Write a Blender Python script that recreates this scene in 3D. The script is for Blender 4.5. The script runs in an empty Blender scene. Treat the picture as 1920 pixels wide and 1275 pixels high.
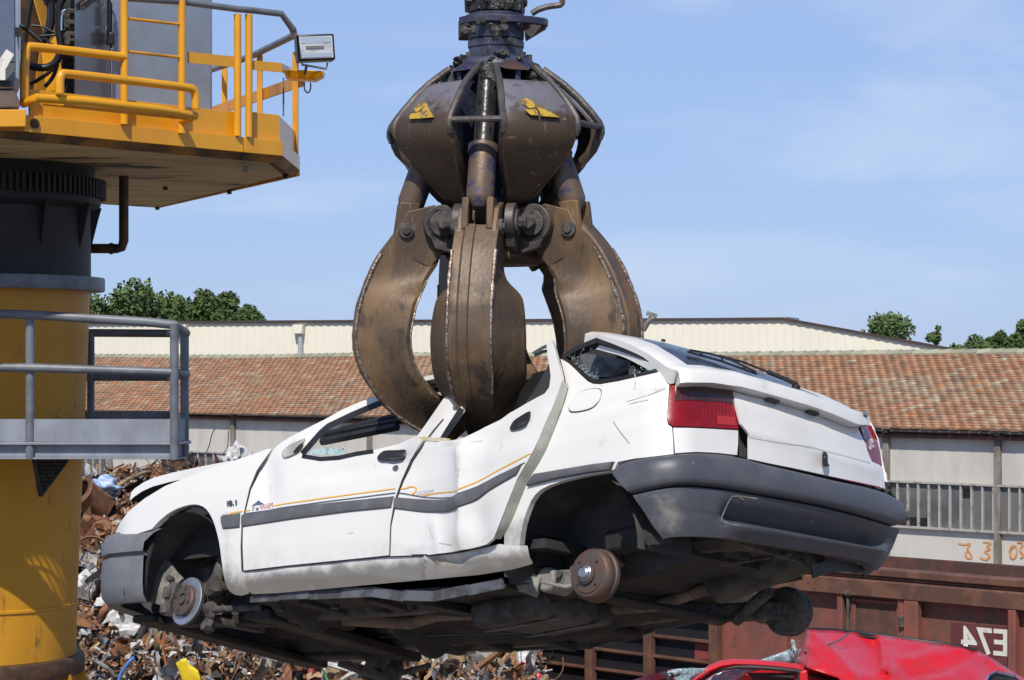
import bpy, bmesh, math, random
import numpy as np
from mathutils import Vector, Matrix, noise as mnoise
from mathutils.geometry import delaunay_2d_cdt
R_ = math.radians
C = bpy.context.scene.collection
E = 5.5; F = 4200.0; CX = 960.0; HY = 682.0
rng = random.Random(7)

# ------------------------------------------------------------------ helpers
def P(px, py, Y): return Vector(((px-CX)/F*Y, Y, E+(HY-py)/F*Y))
def Pz(px, py, z):
    Y = (z-E)*F/(HY-py); return P(px, py, Y)

class Face:
    """A vertical plane in the yard, given by its distance at two picture columns; off is outward (towards the yard)."""
    def __init__(s, pa, Ya, pb, Yb):
        a = P(pa, HY, Ya); b = P(pb, HY, Yb)
        s.o = a; s.t = (b-a).normalized(); s.n = Vector((s.t.y, -s.t.x, 0))
        if s.n.y > 0: s.n = -s.n
    def p(s, px, py, off=0.0):
        d = Vector(((px-CX)/F, 1, (HY-py)/F)); o = Vector((0, 0, E))
        q = s.o+s.n*off
        k = (q-o).dot(s.n)/d.dot(s.n)
        return o+d*k
    def pz(s, px, z, off=0.0):
        v = s.p(px, HY, off); v.z = z; return v

def L(o, label=None, cat=None, group=None, kind=None):
    if label: o['label'] = label
    if cat: o['category'] = cat
    if group: o['group'] = group
    if kind: o['kind'] = kind
    return o
def empty(name, loc, label, cat, group=None):
    o = bpy.data.objects.new(name, None); C.objects.link(o); o.location = loc; o.empty_display_size = .2
    L(o, label, cat, group); o['_loc'] = list(loc); return o
ROOTLOC = {}
def wloc(o):
    v = Vector((0, 0, 0))
    while o is not None: v = v+Vector(o.location); o = o.parent
    return v
def lin(c): return tuple(((x/12.92) if x <= .04045 else ((x+.055)/1.055)**2.4) for x in c)

class MB:
    def __init__(s): s.v = []; s.f = []; s.m = []; s.col = []; s.mi = 0; s.c = (1, 1, 1)
    def add(s, vs, fs):
        b = len(s.v); s.v += [Vector(v) for v in vs]
        for f in fs: s.f.append([b+i for i in f]); s.m.append(s.mi); s.col.append(s.c)
    def box(s, c, d, rot=None):
        c = Vector(c); d = Vector(d)/2; vs = []
        for z in (-1, 1):
            for y in (-1, 1):
                for x in (-1, 1):
                    v = Vector((x*d.x, y*d.y, z*d.z))
                    if rot is not None: v = rot @ v
                    vs.append(c+v)
        s.add(vs, [(0, 2, 3, 1), (4, 5, 7, 6), (0, 1, 5, 4), (2, 6, 7, 3), (0, 4, 6, 2), (1, 3, 7, 5)])
    def hexa(s, a, b):   # two quads (front, back)
        vs = list(a)+list(b); n = len(a)
        s.add(vs, [tuple(range(n)), tuple(range(2*n-1, n-1, -1))]+[(i, n+i, n+(i+1) % n, (i+1) % n) for i in range(n)])
    def prism(s, pts, ext):
        ext = Vector(ext); s.hexa([Vector(p) for p in pts], [Vector(p)+ext for p in pts])
    def bar(s, a, b, w, h, up=(0, 0, 1)):
        a = Vector(a); b = Vector(b); d = (b-a).normalized(); up = Vector(up)
        x = d.cross(up)
        if x.length < 1e-4: x = d.cross(Vector((0, 1, 0)))
        x.normalize(); y = x.cross(d)
        q = [x*(-w/2)-y*(h/2), x*(w/2)-y*(h/2), x*(w/2)+y*(h/2), x*(-w/2)+y*(h/2)]
        s.hexa([a+k for k in q], [b+k for k in q])
    def cyl(s, a, b, r, r2=None, n=16, cap=True):
        a = Vector(a); b = Vector(b); r2 = r if r2 is None else r2
        d = (b-a).normalized(); x = d.orthogonal().normalized(); y = d.cross(x); vs = []
        for p, rr in ((a, r), (b, r2)):
            for i in range(n):
                t = 2*math.pi*i/n; vs.append(p+(x*math.cos(t)+y*math.sin(t))*rr)
        fs = [(i, (i+1) % n, n+(i+1) % n, n+i) for i in range(n)]
        if cap: fs += [tuple(range(n-1, -1, -1)), tuple(range(n, 2*n))]
        s.add(vs, fs)
    def tube(s, pts, r, n=10, smooth=0, cap=True):
        pts = [Vector(p) for p in pts]
        for _ in range(smooth):
            q = [pts[0]]
            for a, b in zip(pts, pts[1:]): q += [a*.75+b*.25, a*.25+b*.75]
            pts = q+[pts[-1]]
        rs = r if isinstance(r, (list, tuple)) else [r]*len(pts)
        vs = []; x = None
        for i, p in enumerate(pts):
            d = (pts[min(i+1, len(pts)-1)]-pts[max(i-1, 0)]).normalized()
            if x is None: x = d.orthogonal().normalized()
            else: x = (x-d*x.dot(d)).normalized()
            y = d.cross(x)
            for k in range(n):
                t = 2*math.pi*k/n; vs.append(p+(x*math.cos(t)+y*math.sin(t))*rs[i])
        m = len(pts); fs = []
        for i in range(m-1):
            for k in range(n): fs.append((i*n+k, i*n+(k+1) % n, (i+1)*n+(k+1) % n, (i+1)*n+k))
        if cap: fs += [tuple(range(n-1, -1, -1)), tuple((m-1)*n+k for k in range(n))]
        s.add(vs, fs)
    def lathe(s, c, prof, axis=(0, 0, 1), n=32, cap=True):
        c = Vector(c); d = Vector(axis).normalized(); x = d.orthogonal().normalized(); y = d.cross(x); vs = []
        for r, z in prof:
            for k in range(n):
                t = 2*math.pi*k/n; vs.append(c+d*z+(x*math.cos(t)+y*math.sin(t))*r)
        m = len(prof); fs = []
        for i in range(m-1):
            for k in range(n): fs.append((i*n+k, i*n+(k+1) % n, (i+1)*n+(k+1) % n, (i+1)*n+k))
        if cap: fs += [tuple(range(n-1, -1, -1)), tuple((m-1)*n+k for k in range(n))]
        s.add(vs, fs)
    def sheet(s, grid):   # grid of rows of points
        h = len(grid); w = len(grid[0]); vs = [p for r in grid for p in r]
        s.add(vs, [(i*w+j, i*w+j+1, (i+1)*w+j+1, (i+1)*w+j) for i in range(h-1) for j in range(w-1)])
    def blob(s, c, r, seed=0, n=2, amp=.35, sc=(1, 1, 1)):
        bm = bmesh.new(); bmesh.ops.create_icosphere(bm, subdivisions=n, radius=1)
        vs = []
        for v in bm.verts:
            k = 1+amp*mnoise.noise(v.co*1.7+Vector((seed*3.1, seed, 0)))
            vs.append(Vector(c)+Vector((v.co.x*sc[0], v.co.y*sc[1], v.co.z*sc[2]))*r*k)
        s.add(vs, [tuple(v.index for v in f.verts) for f in bm.faces]); bm.free()
    def build(s, name, mats, parent=None, sharp=35, bevel=0, solid=0, flip=None, xf=None, usecol=False, segs=2, loc=None):
        if not isinstance(mats, (list, tuple)): mats = [mats]
        me = bpy.data.meshes.new(name)
        o = bpy.data.objects.new(name, me); C.objects.link(o)
        base = Vector((0, 0, 0))
        if parent is not None: o.parent = parent; base = wloc(parent)
        elif loc is not None: o.location = loc; base = Vector(loc)
        vs = s.v
        if xf is not None: vs = xf(vs)
        me.from_pydata([tuple(Vector(v)-base) for v in vs], [], s.f)
        for m in mats: me.materials.append(m)
        me.polygons.foreach_set('material_index', s.m)
        if usecol:
            at = me.attributes.new('tint', 'FLOAT_COLOR', 'FACE')
            at.data.foreach_set('color', [k for c in s.col for k in (c[0], c[1], c[2], 1)])
        bm = bmesh.new(); bm.from_mesh(me); bmesh.ops.recalc_face_normals(bm, faces=bm.faces) if flip != 'keep' else None
        bm.to_mesh(me); bm.free()
        me.polygons.foreach_set('use_smooth', [True]*len(me.polygons))
        if sharp is not None: me.set_sharp_from_angle(angle=R_(sharp))
        if solid:
            md = o.modifiers.new('solid', 'SOLIDIFY'); md.thickness = solid; md.offset = 0
        if bevel:
            md = o.modifiers.new('bevel', 'BEVEL'); md.width = bevel; md.segments = segs; md.limit_method = 'ANGLE'; md.angle_limit = R_(40)
            md.harden_normals = False
        me.update()
        return o

# ------------------------------------------------------------------ materials
def mat(name, c1, c2=None, scale=3, lo=.42, hi=.6, rough=.5, rough2=None, metal=0, bump=0, bscale=40, c3=None, s3=20, l3=.6, h3=.66,
        coat=0, stretch=(1, 1, 1), spec=.5, detail=6, alpha=None, trans=0, attr=None, metal2=None, c4=None, s4=6, l4=.62, h4=.68, dirt_shade=None, scr=None):
    m = bpy.data.materials.new(name); m.use_nodes = True
    nt = m.node_tree; N = nt.nodes; K = nt.links
    b = N['Principled BSDF']
    tc = N.new('ShaderNodeTexCoord'); mp = N.new('ShaderNodeMapping'); mp.inputs['Scale'].default_value = stretch
    K.new(tc.outputs['Object'], mp.inputs[0])
    def rgb(c): 
        n = N.new('ShaderNodeRGB'); n.outputs[0].default_value = (*c, 1); return n.outputs[0]
    def mask(sc, l, h, det=detail):
        n = N.new('ShaderNodeTexNoise'); n.inputs['Scale'].default_value = sc; n.inputs['Detail'].default_value = det; n.inputs['Roughness'].default_value = .62
        K.new(mp.outputs[0], n.inputs['Vector'])
        r = N.new('ShaderNodeMapRange'); r.interpolation_type = 'SMOOTHSTEP'
        r.inputs[1].default_value = l; r.inputs[2].default_value = h
        K.new(n.outputs['Fac'], r.inputs[0]); return r.outputs[0]
    def mix(f, a, c, kind='MIX'):
        n = N.new('ShaderNodeMix'); n.data_type = 'RGBA'; n.blend_type = kind
        if isinstance(f, (int, float)): n.inputs[0].default_value = f
        else: K.new(f, n.inputs[0])
        K.new(a, n.inputs[6]); K.new(c, n.inputs[7]); return n.outputs[2]
    if attr:
        a = N.new('ShaderNodeAttribute'); a.attribute_name = attr; col = a.outputs['Color']
        if c1 is not None: col = mix(1.0, col, rgb(c1), 'MULTIPLY')
    else: col = rgb(c1)
    f2 = None
    if c2 is not None: f2 = mask(scale, lo, hi); col = mix(f2, col, rgb(c2))
    if dirt_shade:
        a = N.new('ShaderNodeAttribute'); a.attribute_name = 'dirt'
        n = N.new('ShaderNodeTexNoise'); n.inputs['Scale'].default_value = 14; n.inputs['Detail'].default_value = 8; n.inputs['Roughness'].default_value = .7
        K.new(mp.outputs[0], n.inputs['Vector'])
        ad = N.new('ShaderNodeMath'); ad.operation = 'MULTIPLY_ADD'; K.new(n.outputs['Fac'], ad.inputs[0]); ad.inputs[1].default_value = .9; K.new(a.outputs['Fac'], ad.inputs[2])
        r = N.new('ShaderNodeMapRange'); r.interpolation_type = 'SMOOTHSTEP'; r.inputs[1].default_value = .55; r.inputs[2].default_value = 1.35; K.new(ad.outputs[0], r.inputs[0])
        gate = N.new('ShaderNodeMath'); gate.operation = 'MULTIPLY'; K.new(r.outputs[0], gate.inputs[0])
        st = N.new('ShaderNodeMath'); st.operation = 'MULTIPLY'; st.use_clamp = True; K.new(a.outputs['Fac'], st.inputs[0]); st.inputs[1].default_value = 6; K.new(st.outputs[0], gate.inputs[1])
        col = mix(gate.outputs[0], col, rgb(dirt_shade))
    if c3 is not None: col = mix(mask(s3, l3, h3), col, rgb(c3))
    if c4 is not None: col = mix(mask(s4, l4, h4), col, rgb(c4))
    if scr is not None:
        for rz, sd in ((.6, 3.0), (-.5, 9.0)):
            m2 = N.new('ShaderNodeMapping'); m2.inputs['Rotation'].default_value = (.5, rz*1.5, rz*.7); m2.inputs['Scale'].default_value = (110, 110, 5); m2.inputs['Location'].default_value = (sd, sd, sd)
            K.new(tc.outputs['Object'], m2.inputs[0])
            n = N.new('ShaderNodeTexNoise'); n.inputs['Scale'].default_value = 1; n.inputs['Detail'].default_value = 2; K.new(m2.outputs[0], n.inputs['Vector'])
            r = N.new('ShaderNodeMapRange'); r.inputs[1].default_value = .68; r.inputs[2].default_value = .76; r.inputs[4].default_value = .5; K.new(n.outputs['Fac'], r.inputs[0])
            col = mix(r.outputs[0], col, rgb(scr))
    K.new(col, b.inputs['Base Color'])
    b.inputs['Roughness'].default_value = rough; b.inputs['Metallic'].default_value = metal
    def mixf(f, x, y):
        n = N.new('ShaderNodeMix'); n.data_type = 'FLOAT'; K.new(f, n.inputs[0]); n.inputs[2].default_value = x; n.inputs[3].default_value = y; return n.outputs[0]
    if rough2 is not None and f2 is not None: K.new(mixf(f2, rough, rough2), b.inputs['Roughness'])
    if metal2 is not None and f2 is not None: K.new(mixf(f2, metal, metal2), b.inputs['Metallic'])
    b.inputs['Coat Weight'].default_value = coat; b.inputs['Coat Roughness'].default_value = .08
    b.inputs['Specular IOR Level'].default_value = spec
    if trans: b.inputs['Transmission Weight'].default_value = trans
    if alpha is not None: b.inputs['Alpha'].default_value = alpha
    if bump:
        n = N.new('ShaderNodeTexNoise'); n.inputs['Scale'].default_value = bscale; n.inputs['Detail'].default_value = 5
        K.new(mp.outputs[0], n.inputs['Vector'])
        bp = N.new('ShaderNodeBump'); bp.inputs['Strength'].default_value = bump; bp.inputs['Distance'].default_value = .01
        K.new(n.outputs['Fac'], bp.inputs['Height']); K.new(bp.outputs[0], b.inputs['Normal'])
    return m
M = {}
M['ground'] = mat('yard dirt', (.20, .17, .14), (.14, .12, .10), scale=.6, rough=.95, bump=.6, bscale=8)
M['white_paint'] = mat('white car paint', (.765, .745, .695), (.70, .675, .62), scale=2.2, lo=.48, hi=.72, rough=.32, coat=.5, c3=(.5, .48, .43), s3=26, l3=.70, h3=.76, dirt_shade=(.20, .182, .155))
M['white_dirty'] = mat('dirty white paint', (.62, .61, .57), (.30, .29, .26), scale=5, lo=.38, hi=.66, rough=.5, rough2=.8, c3=(.16, .15, .13), s3=22, l3=.6, h3=.72, bump=.05)
M['white_grime'] = mat('grimy white paint', (.765, .745, .695), (.61, .58, .51), scale=7, lo=.60, hi=.78, c3=(.45, .42, .36), s3=24, l3=.68, h3=.76, dirt_shade=(.17, .155, .13), rough=.35, coat=.4, stretch=(1, 1, 1))
M['plastic'] = mat('grey bumper plastic', (.070, .074, .088), (.115, .117, .125), scale=2.6, lo=.4, hi=.7, rough=.42, rough2=.6, c3=(.25, .23, .18), s3=14, l3=.66, h3=.78, dirt_shade=(.42, .39, .31), spec=.45, bump=.06, bscale=160)
M['plastic_grey'] = mat('light grey bumper plastic', (.15, .155, .168), (.19, .19, .2), scale=3, rough=.5, c3=(.28, .26, .22), s3=9, l3=.66, h3=.76, bump=.04, bscale=160)
M['strip'] = mat('grey rubbing strip', (.105, .105, .112), (.15, .148, .145), scale=8, lo=.45, hi=.7, rough=.48)
M['black'] = mat('black rubber', (.012, .012, .013), (.022, .022, .022), scale=9, rough=.5)
M['cabin'] = mat('dark cabin lining', (.02, .02, .022), (.035, .034, .034), scale=4, rough=.8)
M['liner'] = mat('wheel arch liner', (.055, .053, .05), (.11, .1, .088), scale=5, lo=.45, hi=.7, rough=.85, bump=.2)
M['under'] = mat('dirty underseal', (.015, .014, .013), (.036, .031, .026), scale=4, lo=.45, hi=.68, rough=.7, c3=(.10, .08, .06), s3=15, l3=.64, h3=.72, bump=.25, bscale=25)
M['cast_dusty'] = mat('dusty steel underside', (.085, .078, .068), (.036, .033, .03), scale=7, rough=.75, bump=.2)
M['pipe_rust'] = mat('rusty exhaust', (.2, .14, .10), (.11, .075, .055), scale=10, rough=.75, bump=.15)
M['galv'] = mat('galvanised flange', (.13, .14, .155), (.07, .065, .06), scale=7, rough=.6, metal=.3)
M['drum_rust'] = mat('rusty brake drum', (.13, .075, .055), (.10, .085, .075), scale=9, lo=.4, hi=.65, rough=.6, metal=.35, bump=.12)
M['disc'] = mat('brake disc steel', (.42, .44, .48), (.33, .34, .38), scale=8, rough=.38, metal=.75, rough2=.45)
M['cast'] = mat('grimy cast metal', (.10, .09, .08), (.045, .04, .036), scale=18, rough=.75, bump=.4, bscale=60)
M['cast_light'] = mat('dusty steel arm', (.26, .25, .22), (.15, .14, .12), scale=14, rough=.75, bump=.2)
M['chromecap'] = mat('worn bare cap', (.45, .45, .45), (.3, .3, .3), scale=20, rough=.3, metal=.9)
M['lamp_red'] = mat('red lamp plastic', (.27, .006, .012), (.20, .005, .009), scale=4, rough=.2, coat=.15, spec=.35)
M['lamp_dark'] = mat('smoked lamp plastic', (.045, .018, .02), (.07, .02, .02), scale=5, rough=.1, coat=.6)
M['lamp_amber'] = mat('amber lamp plastic', (.75, .12, .02), rough=.15, coat=.5)
M['glass_dark'] = mat('dark rear glass', (.022, .026, .034), (.05, .052, .055), scale=5, rough=.16, rough2=.3, spec=.35)
M['shard'] = mat('broken glass shards', (.42, .56, .54), (.25, .36, .36), scale=30, rough=.15, spec=.8)
M['orange_line'] = mat('orange tape', (.82, .42, .02), rough=.4)
M['grey_line'] = mat('grey tape', (.10, .105, .14), rough=.4)
M['decal_blue'] = mat('decal blue', (.09, .12, .2), rough=.4)
M['decal_red'] = mat('decal red', (.5, .16, .14), rough=.4)
M['decal_lilac'] = mat('decal lilac', (.45, .43, .55), rough=.4)
M['badge'] = mat('badge chrome', (.18, .18, .2), rough=.3, metal=.6)
M['door_inner_edge'] = mat('olive primer door edge', (.42, .42, .36), (.30, .30, .26), scale=4, rough=.6)
M['foam'] = mat('filler yellow', (.45, .38, .18), (.55, .52, .42), scale=12, rough=.8)
M['cover_top'] = mat('worn lilac grey plate', (.165, .158, .185), (.13, .10, .08), scale=5, lo=.5, hi=.66, rough=.5, metal=.15, c3=(.055, .04, .03), s3=9, l3=.54, h3=.70, bump=.14, bscale=40, c4=(.30, .22, .15), s4=24, l4=.62, h4=.74, dirt_shade=(.075, .048, .029), scr=(.38, .31, .24))  # dark tone carries nose rust and the painted shade of the lower faces
M['rust'] = mat('worn rusty steel', (.105, .072, .047), (.20, .118, .055), scale=3.6, lo=.4, hi=.66, rough=.5, rough2=.66, metal=.3, metal2=.15, c3=(.34, .29, .24), s3=38, l3=.67, h3=.76, c4=(.045, .036, .03), s4=6, l4=.54, h4=.68, bump=.25, bscale=45, stretch=(1, 1, .5), scr=(.36, .30, .24))
M['rust_edge'] = mat('polished worn edge', (.36, .30, .25), (.16, .12, .09), scale=40, lo=.4, hi=.6, rough=.42, metal=.7, bump=.5, bscale=90)
M['blue_worn'] = mat('worn blue paint', (.033, .040, .115), (.105, .068, .045), scale=6, lo=.42, hi=.56, rough=.45, c3=(.22, .17, .13), s3=30, l3=.66, h3=.74, metal=.2, bump=.2, bscale=40)
M['ram_rod'] = mat('dark oily rod', (.045, .042, .04), (.09, .085, .08), scale=10, rough=.28, metal=.5, c3=(.02, .018, .017), s3=22, l3=.56, h3=.64, bump=.15, bscale=60)
M['ram'] = mat('worn ram barrel', (.155, .105, .07), (.045, .052, .125), scale=9, lo=.50, hi=.60, rough=.5, metal=.3, c3=(.06, .045, .035), s3=14, l3=.58, h3=.68, c4=(.35, .3, .25), s4=45, l4=.7, h4=.76, bump=.2, bscale=60)
M['blue_dark'] = mat('dark blue paint', (.022, .026, .055), (.06, .065, .10), scale=7, lo=.45, hi=.65, rough=.45, c3=(.16, .14, .12), s3=24, l3=.62, h3=.7, bump=.25, bscale=50)
M['cover'] = mat('worn cover steel', (.135, .125, .15), (.15, .092, .05), scale=4.5, lo=.44, hi=.58, rough=.42, rough2=.58, metal=.35, c3=(.32, .26, .19), s3=36, l3=.66, h3=.76, c4=(.045, .035, .028), s4=8, l4=.56, h4=.68, bump=.2, bscale=45)
M['grease'] = mat('black grease', (.018, .017, .016), (.04, .037, .034), scale=12, rough=.28, rough2=.5, bump=.9, bscale=70, spec=.6)
M['grey_steel_dark'] = mat('grimy frame bars', (.07, .062, .06), (.12, .1, .085), scale=9, rough=.5, metal=.3, bump=.2, bscale=60)
M['yellow_old'] = mat('flaked yellow', (.48, .30, .03), (.16, .11, .05), scale=26, lo=.48, hi=.6, rough=.6)
M['yellow'] = mat('crane yellow', (.78, .36, .008), (.72, .32, .008), scale=2, rough=.38, coat=.25, c3=(.3, .13, .03), s3=10, l3=.68, h3=.78, c4=(.16, .09, .03), s4=26, l4=.71, h4=.75)
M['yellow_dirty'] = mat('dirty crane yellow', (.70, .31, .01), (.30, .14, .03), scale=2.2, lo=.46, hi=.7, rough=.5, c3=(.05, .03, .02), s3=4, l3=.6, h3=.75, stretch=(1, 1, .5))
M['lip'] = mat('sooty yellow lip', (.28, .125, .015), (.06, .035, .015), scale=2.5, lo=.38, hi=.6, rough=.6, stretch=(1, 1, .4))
M['yellow_col'] = mat('column ochre', (.60, .28, .012), (.50, .22, .012), scale=1.2, lo=.4, hi=.65, rough=.5, c3=(.30, .12, .015), s3=2.2, l3=.54, h3=.75, stretch=(1, 1, .3), c4=(.17, .085, .025), s4=7, l4=.60, h4=.73, bump=.03, bscale=6)
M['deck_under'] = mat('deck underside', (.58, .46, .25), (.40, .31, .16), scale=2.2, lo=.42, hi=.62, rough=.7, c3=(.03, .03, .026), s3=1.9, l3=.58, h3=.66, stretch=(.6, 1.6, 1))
M['rail_grey'] = mat('grey handrail paint', (.17, .185, .21), (.12, .13, .145), scale=4, rough=.45, c3=(.1, .09, .085), s3=14, l3=.66, h3=.74)
M['plat_grey'] = mat('blue grey platform paint', (.28, .302, .34), (.21, .226, .255), scale=2.5, rough=.45, c3=(.14, .12, .1), s3=9, l3=.68, h3=.76, stretch=(1, 1, .5))
M['cab_grey'] = mat('grey cabinet paint', (.27, .32, .38), (.24, .28, .335), scale=2, rough=.3, coat=.3)
M['cab_dark'] = mat('dark glossy door', (.11, .118, .125), (.13, .135, .14), scale=2, rough=.22, coat=.5, stretch=(4, 4, .3))
M['black_col'] = mat('black pedestal paint', (.007, .007, .008), (.016, .016, .018), scale=3, rough=.6, c3=(.035, .032, .03), s3=9, l3=.66, h3=.74)
M['brown_rust'] = mat('rusty pipe paint', (.05, .025, .014), (.10, .05, .02), scale=8, rough=.6)
M['hose'] = mat('black hose', (.012, .012, .013), rough=.38)
M['chrome'] = mat('chrome pipe', (.75, .76, .78), rough=.12, metal=1)
M['cab_glass'] = mat('cab glass', (.10, .12, .17), (.13, .15, .2), scale=1.5, rough=.06, coat=.6)
M['lamp_glass'] = mat('floodlight glass', (.55, .56, .56), (.42, .43, .44), scale=12, rough=.12, coat=.6, bump=.3, bscale=70)
M['silver'] = mat('silver reflector', (.72, .72, .70), rough=.3, metal=.8)
M['cream'] = mat('cream cladding', (.82, .77, .62), (.79, .74, .60), scale=.4, rough=.5)
M['brown_trim'] = mat('brown roof trim', (.06, .04, .035), rough=.5)
M['galv_light'] = mat('zinc downpipe', (.45, .46, .47), rough=.5, metal=.2)
M['tile'] = mat('clay tiles', (.82, .97, .95), rough=.85, attr='tint', bump=.3, bscale=14, c3=(.24, .22, .17), s3=1.6, l3=.58, h3=.8)
M['concrete'] = mat('stained concrete', (.60, .57, .51), (.50, .475, .43), scale=1.4, lo=.4, hi=.65, rough=.9, c3=(.17, .165, .155), s3=2.4, l3=.64, h3=.8, stretch=(1, 1, .3), bump=.15, bscale=12)
M['post'] = mat('rust stained post', (.17, .14, .115), (.26, .24, .21), scale=5, rough=.8, stretch=(1, 1, .3))
M['win_frame'] = mat('pale window bars', (.42, .405, .37), (.28, .235, .19), scale=7, lo=.5, hi=.65, rough=.7)
M['win_pane'] = mat('dusty window pane', (.095, .098, .10), (.15, .15, .145), scale=1.1, rough=.3, rough2=.5)
M['win_dark'] = mat('broken pane gap', (.012, .012, .014), rough=.6)
M['graf_orange'] = mat('orange spray paint', (.72, .27, .06), (.62, .34, .16), scale=6, rough=.8)
M['graf_white'] = mat('white spray paint', (.70, .69, .69), rough=.8)
M['graf_red'] = mat('dark red spray paint', (.25, .05, .06), rough=.8)
M['wagon'] = mat('faded red wagon paint', (.25, .078, .055), (.15, .068, .05), scale=1.7, lo=.42, hi=.62, rough=.75, c3=(.055, .032, .026), s3=5, l3=.6, h3=.72, c4=(.30, .10, .06), s4=9, l4=.68, h4=.74, bump=.12, bscale=15, stretch=(1, 1, .6))
M['wagon_rail'] = mat('rusty wagon rail', (.17, .075, .045), (.105, .05, .034), scale=3, rough=.8, c3=(.06, .035, .03), s3=9, l3=.6, h3=.7)
M['wagon_dark'] = mat('brown wagon panel', (.085, .045, .035), (.14, .055, .04), scale=4, rough=.8, c3=(.2, .16, .14), s3=14, l3=.68, h3=.76)
M['wagon_patch'] = mat('fresh red patch', (.26, .055, .045), (.2, .045, .04), scale=5, rough=.7)
M['wagon_plate'] = mat('dark red number square', (.12, .03, .03), (.15, .04, .035), scale=4, rough=.7)
M['text_white'] = mat('stencil white', (.72, .70, .62), (.55, .52, .45), scale=9, lo=.55, hi=.66, rough=.7)
M['red_paint'] = mat('red car paint', (.60, .012, .022), (.55, .02, .03), scale=3, rough=.42, coat=.15, c3=(.5, .12, .12), s3=14, l3=.72, h3=.78)
M['red_faded'] = mat('scraped pink paint', (.55, .30, .36), (.55, .08, .09), scale=5, rough=.5)
M['glass_pale'] = mat('crazed glass', (.36, .45, .50), (.22, .30, .36), scale=9, lo=.4, hi=.62, rough=.12, c3=(.62, .68, .70), s3=45, l3=.6, h3=.66, bump=.4, bscale=120)
M['leaf'] = mat('tree leaves', (1, 1, 1), rough=.65, attr='tint', spec=.25)
M['bark'] = mat('bark', (.08, .06, .045), (.05, .04, .03), scale=6, rough=.9)
# ------------------------------------------------------------------ camera, light, sky
sc = bpy.context.scene
cam = bpy.data.cameras.new('camera'); camo = bpy.data.objects.new('camera', cam); C.objects.link(camo); sc.camera = camo
camo.location = (0, 0, E); camo.rotation_euler = (R_(90), 0, 0)
cam.sensor_width = 36; cam.lens = F/1920*36; cam.shift_y = (HY-637.5)/1920; cam.clip_end = 3000; cam.clip_start = .1
SA, SE = R_(-10), R_(50)
S = Vector((math.sin(SA)*math.cos(SE), -math.cos(SA)*math.cos(SE), math.sin(SE)))
sl = bpy.data.lights.new('sun', 'SUN'); so = bpy.data.objects.new('sun', sl); C.objects.link(so)
so.rotation_euler = S.to_track_quat('Z', 'Y').to_euler(); so.location = (0, 0, 30)
sl.energy = 4.2; sl.angle = R_(.53); sl.color = (1, .95, .87)
w = bpy.data.worlds.new('World'); sc.world = w; w.use_nodes = True
nt = w.node_tree; N = nt.nodes; K = nt.links
bg = N['Background']; bg.inputs['Strength'].default_value = .105
sky = N.new('ShaderNodeTexSky'); sky.sky_type = 'NISHITA'; sky.sun_disc = False
sky.sun_elevation = SE; sky.sun_rotation = math.atan2(S.x, S.y); sky.altitude = 200; sky.air_density = 1.0; sky.dust_density = .25; sky.ozone_density = 4.0
# thin wisps of cirrus laid over the sky
tc = N.new('ShaderNodeTexCoord'); mp = N.new('ShaderNodeMapping'); mp.inputs['Scale'].default_value = (3.0, 3.0, 11); mp.inputs['Rotation'].default_value = (0, R_(-14), 0)
K.new(tc.outputs['Generated'], mp.inputs[0])
nz = N.new('ShaderNodeTexNoise'); nz.inputs['Scale'].default_value = 1.6; nz.inputs['Detail'].default_value = 7; nz.inputs['Distortion'].default_value = .6
K.new(mp.outputs[0], nz.inputs['Vector'])
mr = N.new('ShaderNodeMapRange'); mr.interpolation_type = 'SMOOTHSTEP'; mr.inputs[1].default_value = .47; mr.inputs[2].default_value = .74; mr.inputs[4].default_value = .55
K.new(nz.outputs['Fac'], mr.inputs[0])
tint = N.new('ShaderNodeMix'); tint.data_type = 'RGBA'; tint.blend_type = 'MULTIPLY'; tint.inputs[0].default_value = 1
K.new(sky.outputs[0], tint.inputs[6]); tint.inputs[7].default_value = (.80, .85, 1.0, 1)
flat = N.new('ShaderNodeMix'); flat.data_type = 'RGBA'; sx = N.new('ShaderNodeSeparateXYZ'); K.new(tc.outputs['Generated'], sx.inputs[0])
el = N.new('ShaderNodeMapRange'); el.interpolation_type = 'SMOOTHSTEP'; el.inputs[1].default_value = .16; el.inputs[2].default_value = .50; el.inputs[3].default_value = .68; el.inputs[4].default_value = 0.0
K.new(sx.outputs[2], el.inputs[0]); K.new(el.outputs[0], flat.inputs[0]); K.new(tint.outputs[2], flat.inputs[6]); flat.inputs[7].default_value = (3.75, 5.2, 8.5, 1)
mx = N.new('ShaderNodeMix'); mx.data_type = 'RGBA'; K.new(mr.outputs[0], mx.inputs[0]); K.new(flat.outputs[2], mx.inputs[6]); mx.inputs[7].default_value = (6.2, 7.2, 8.9, 1)
K.new(mx.outputs[2], bg.inputs['Color'])
sc.view_settings.view_transform = 'Standard'; sc.view_settings.look = 'None'; sc.view_settings.gamma = 1; sc.view_settings.exposure = 0
sc.render.engine = 'CYCLES'
sc.cycles.max_bounces = 6; sc.cycles.use_denoising = True
try: sc.cycles.denoiser = 'OPENIMAGEDENOISE'
except Exception: pass

# ------------------------------------------------------------------ ground
g = MB(); g.add([(-500, -200, 0), (500, -200, 0), (500, 900, 0), (-500, 900, 0)], [(0, 1, 2, 3)])
L(g.build('ground', M['ground']), kind='structure')

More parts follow.
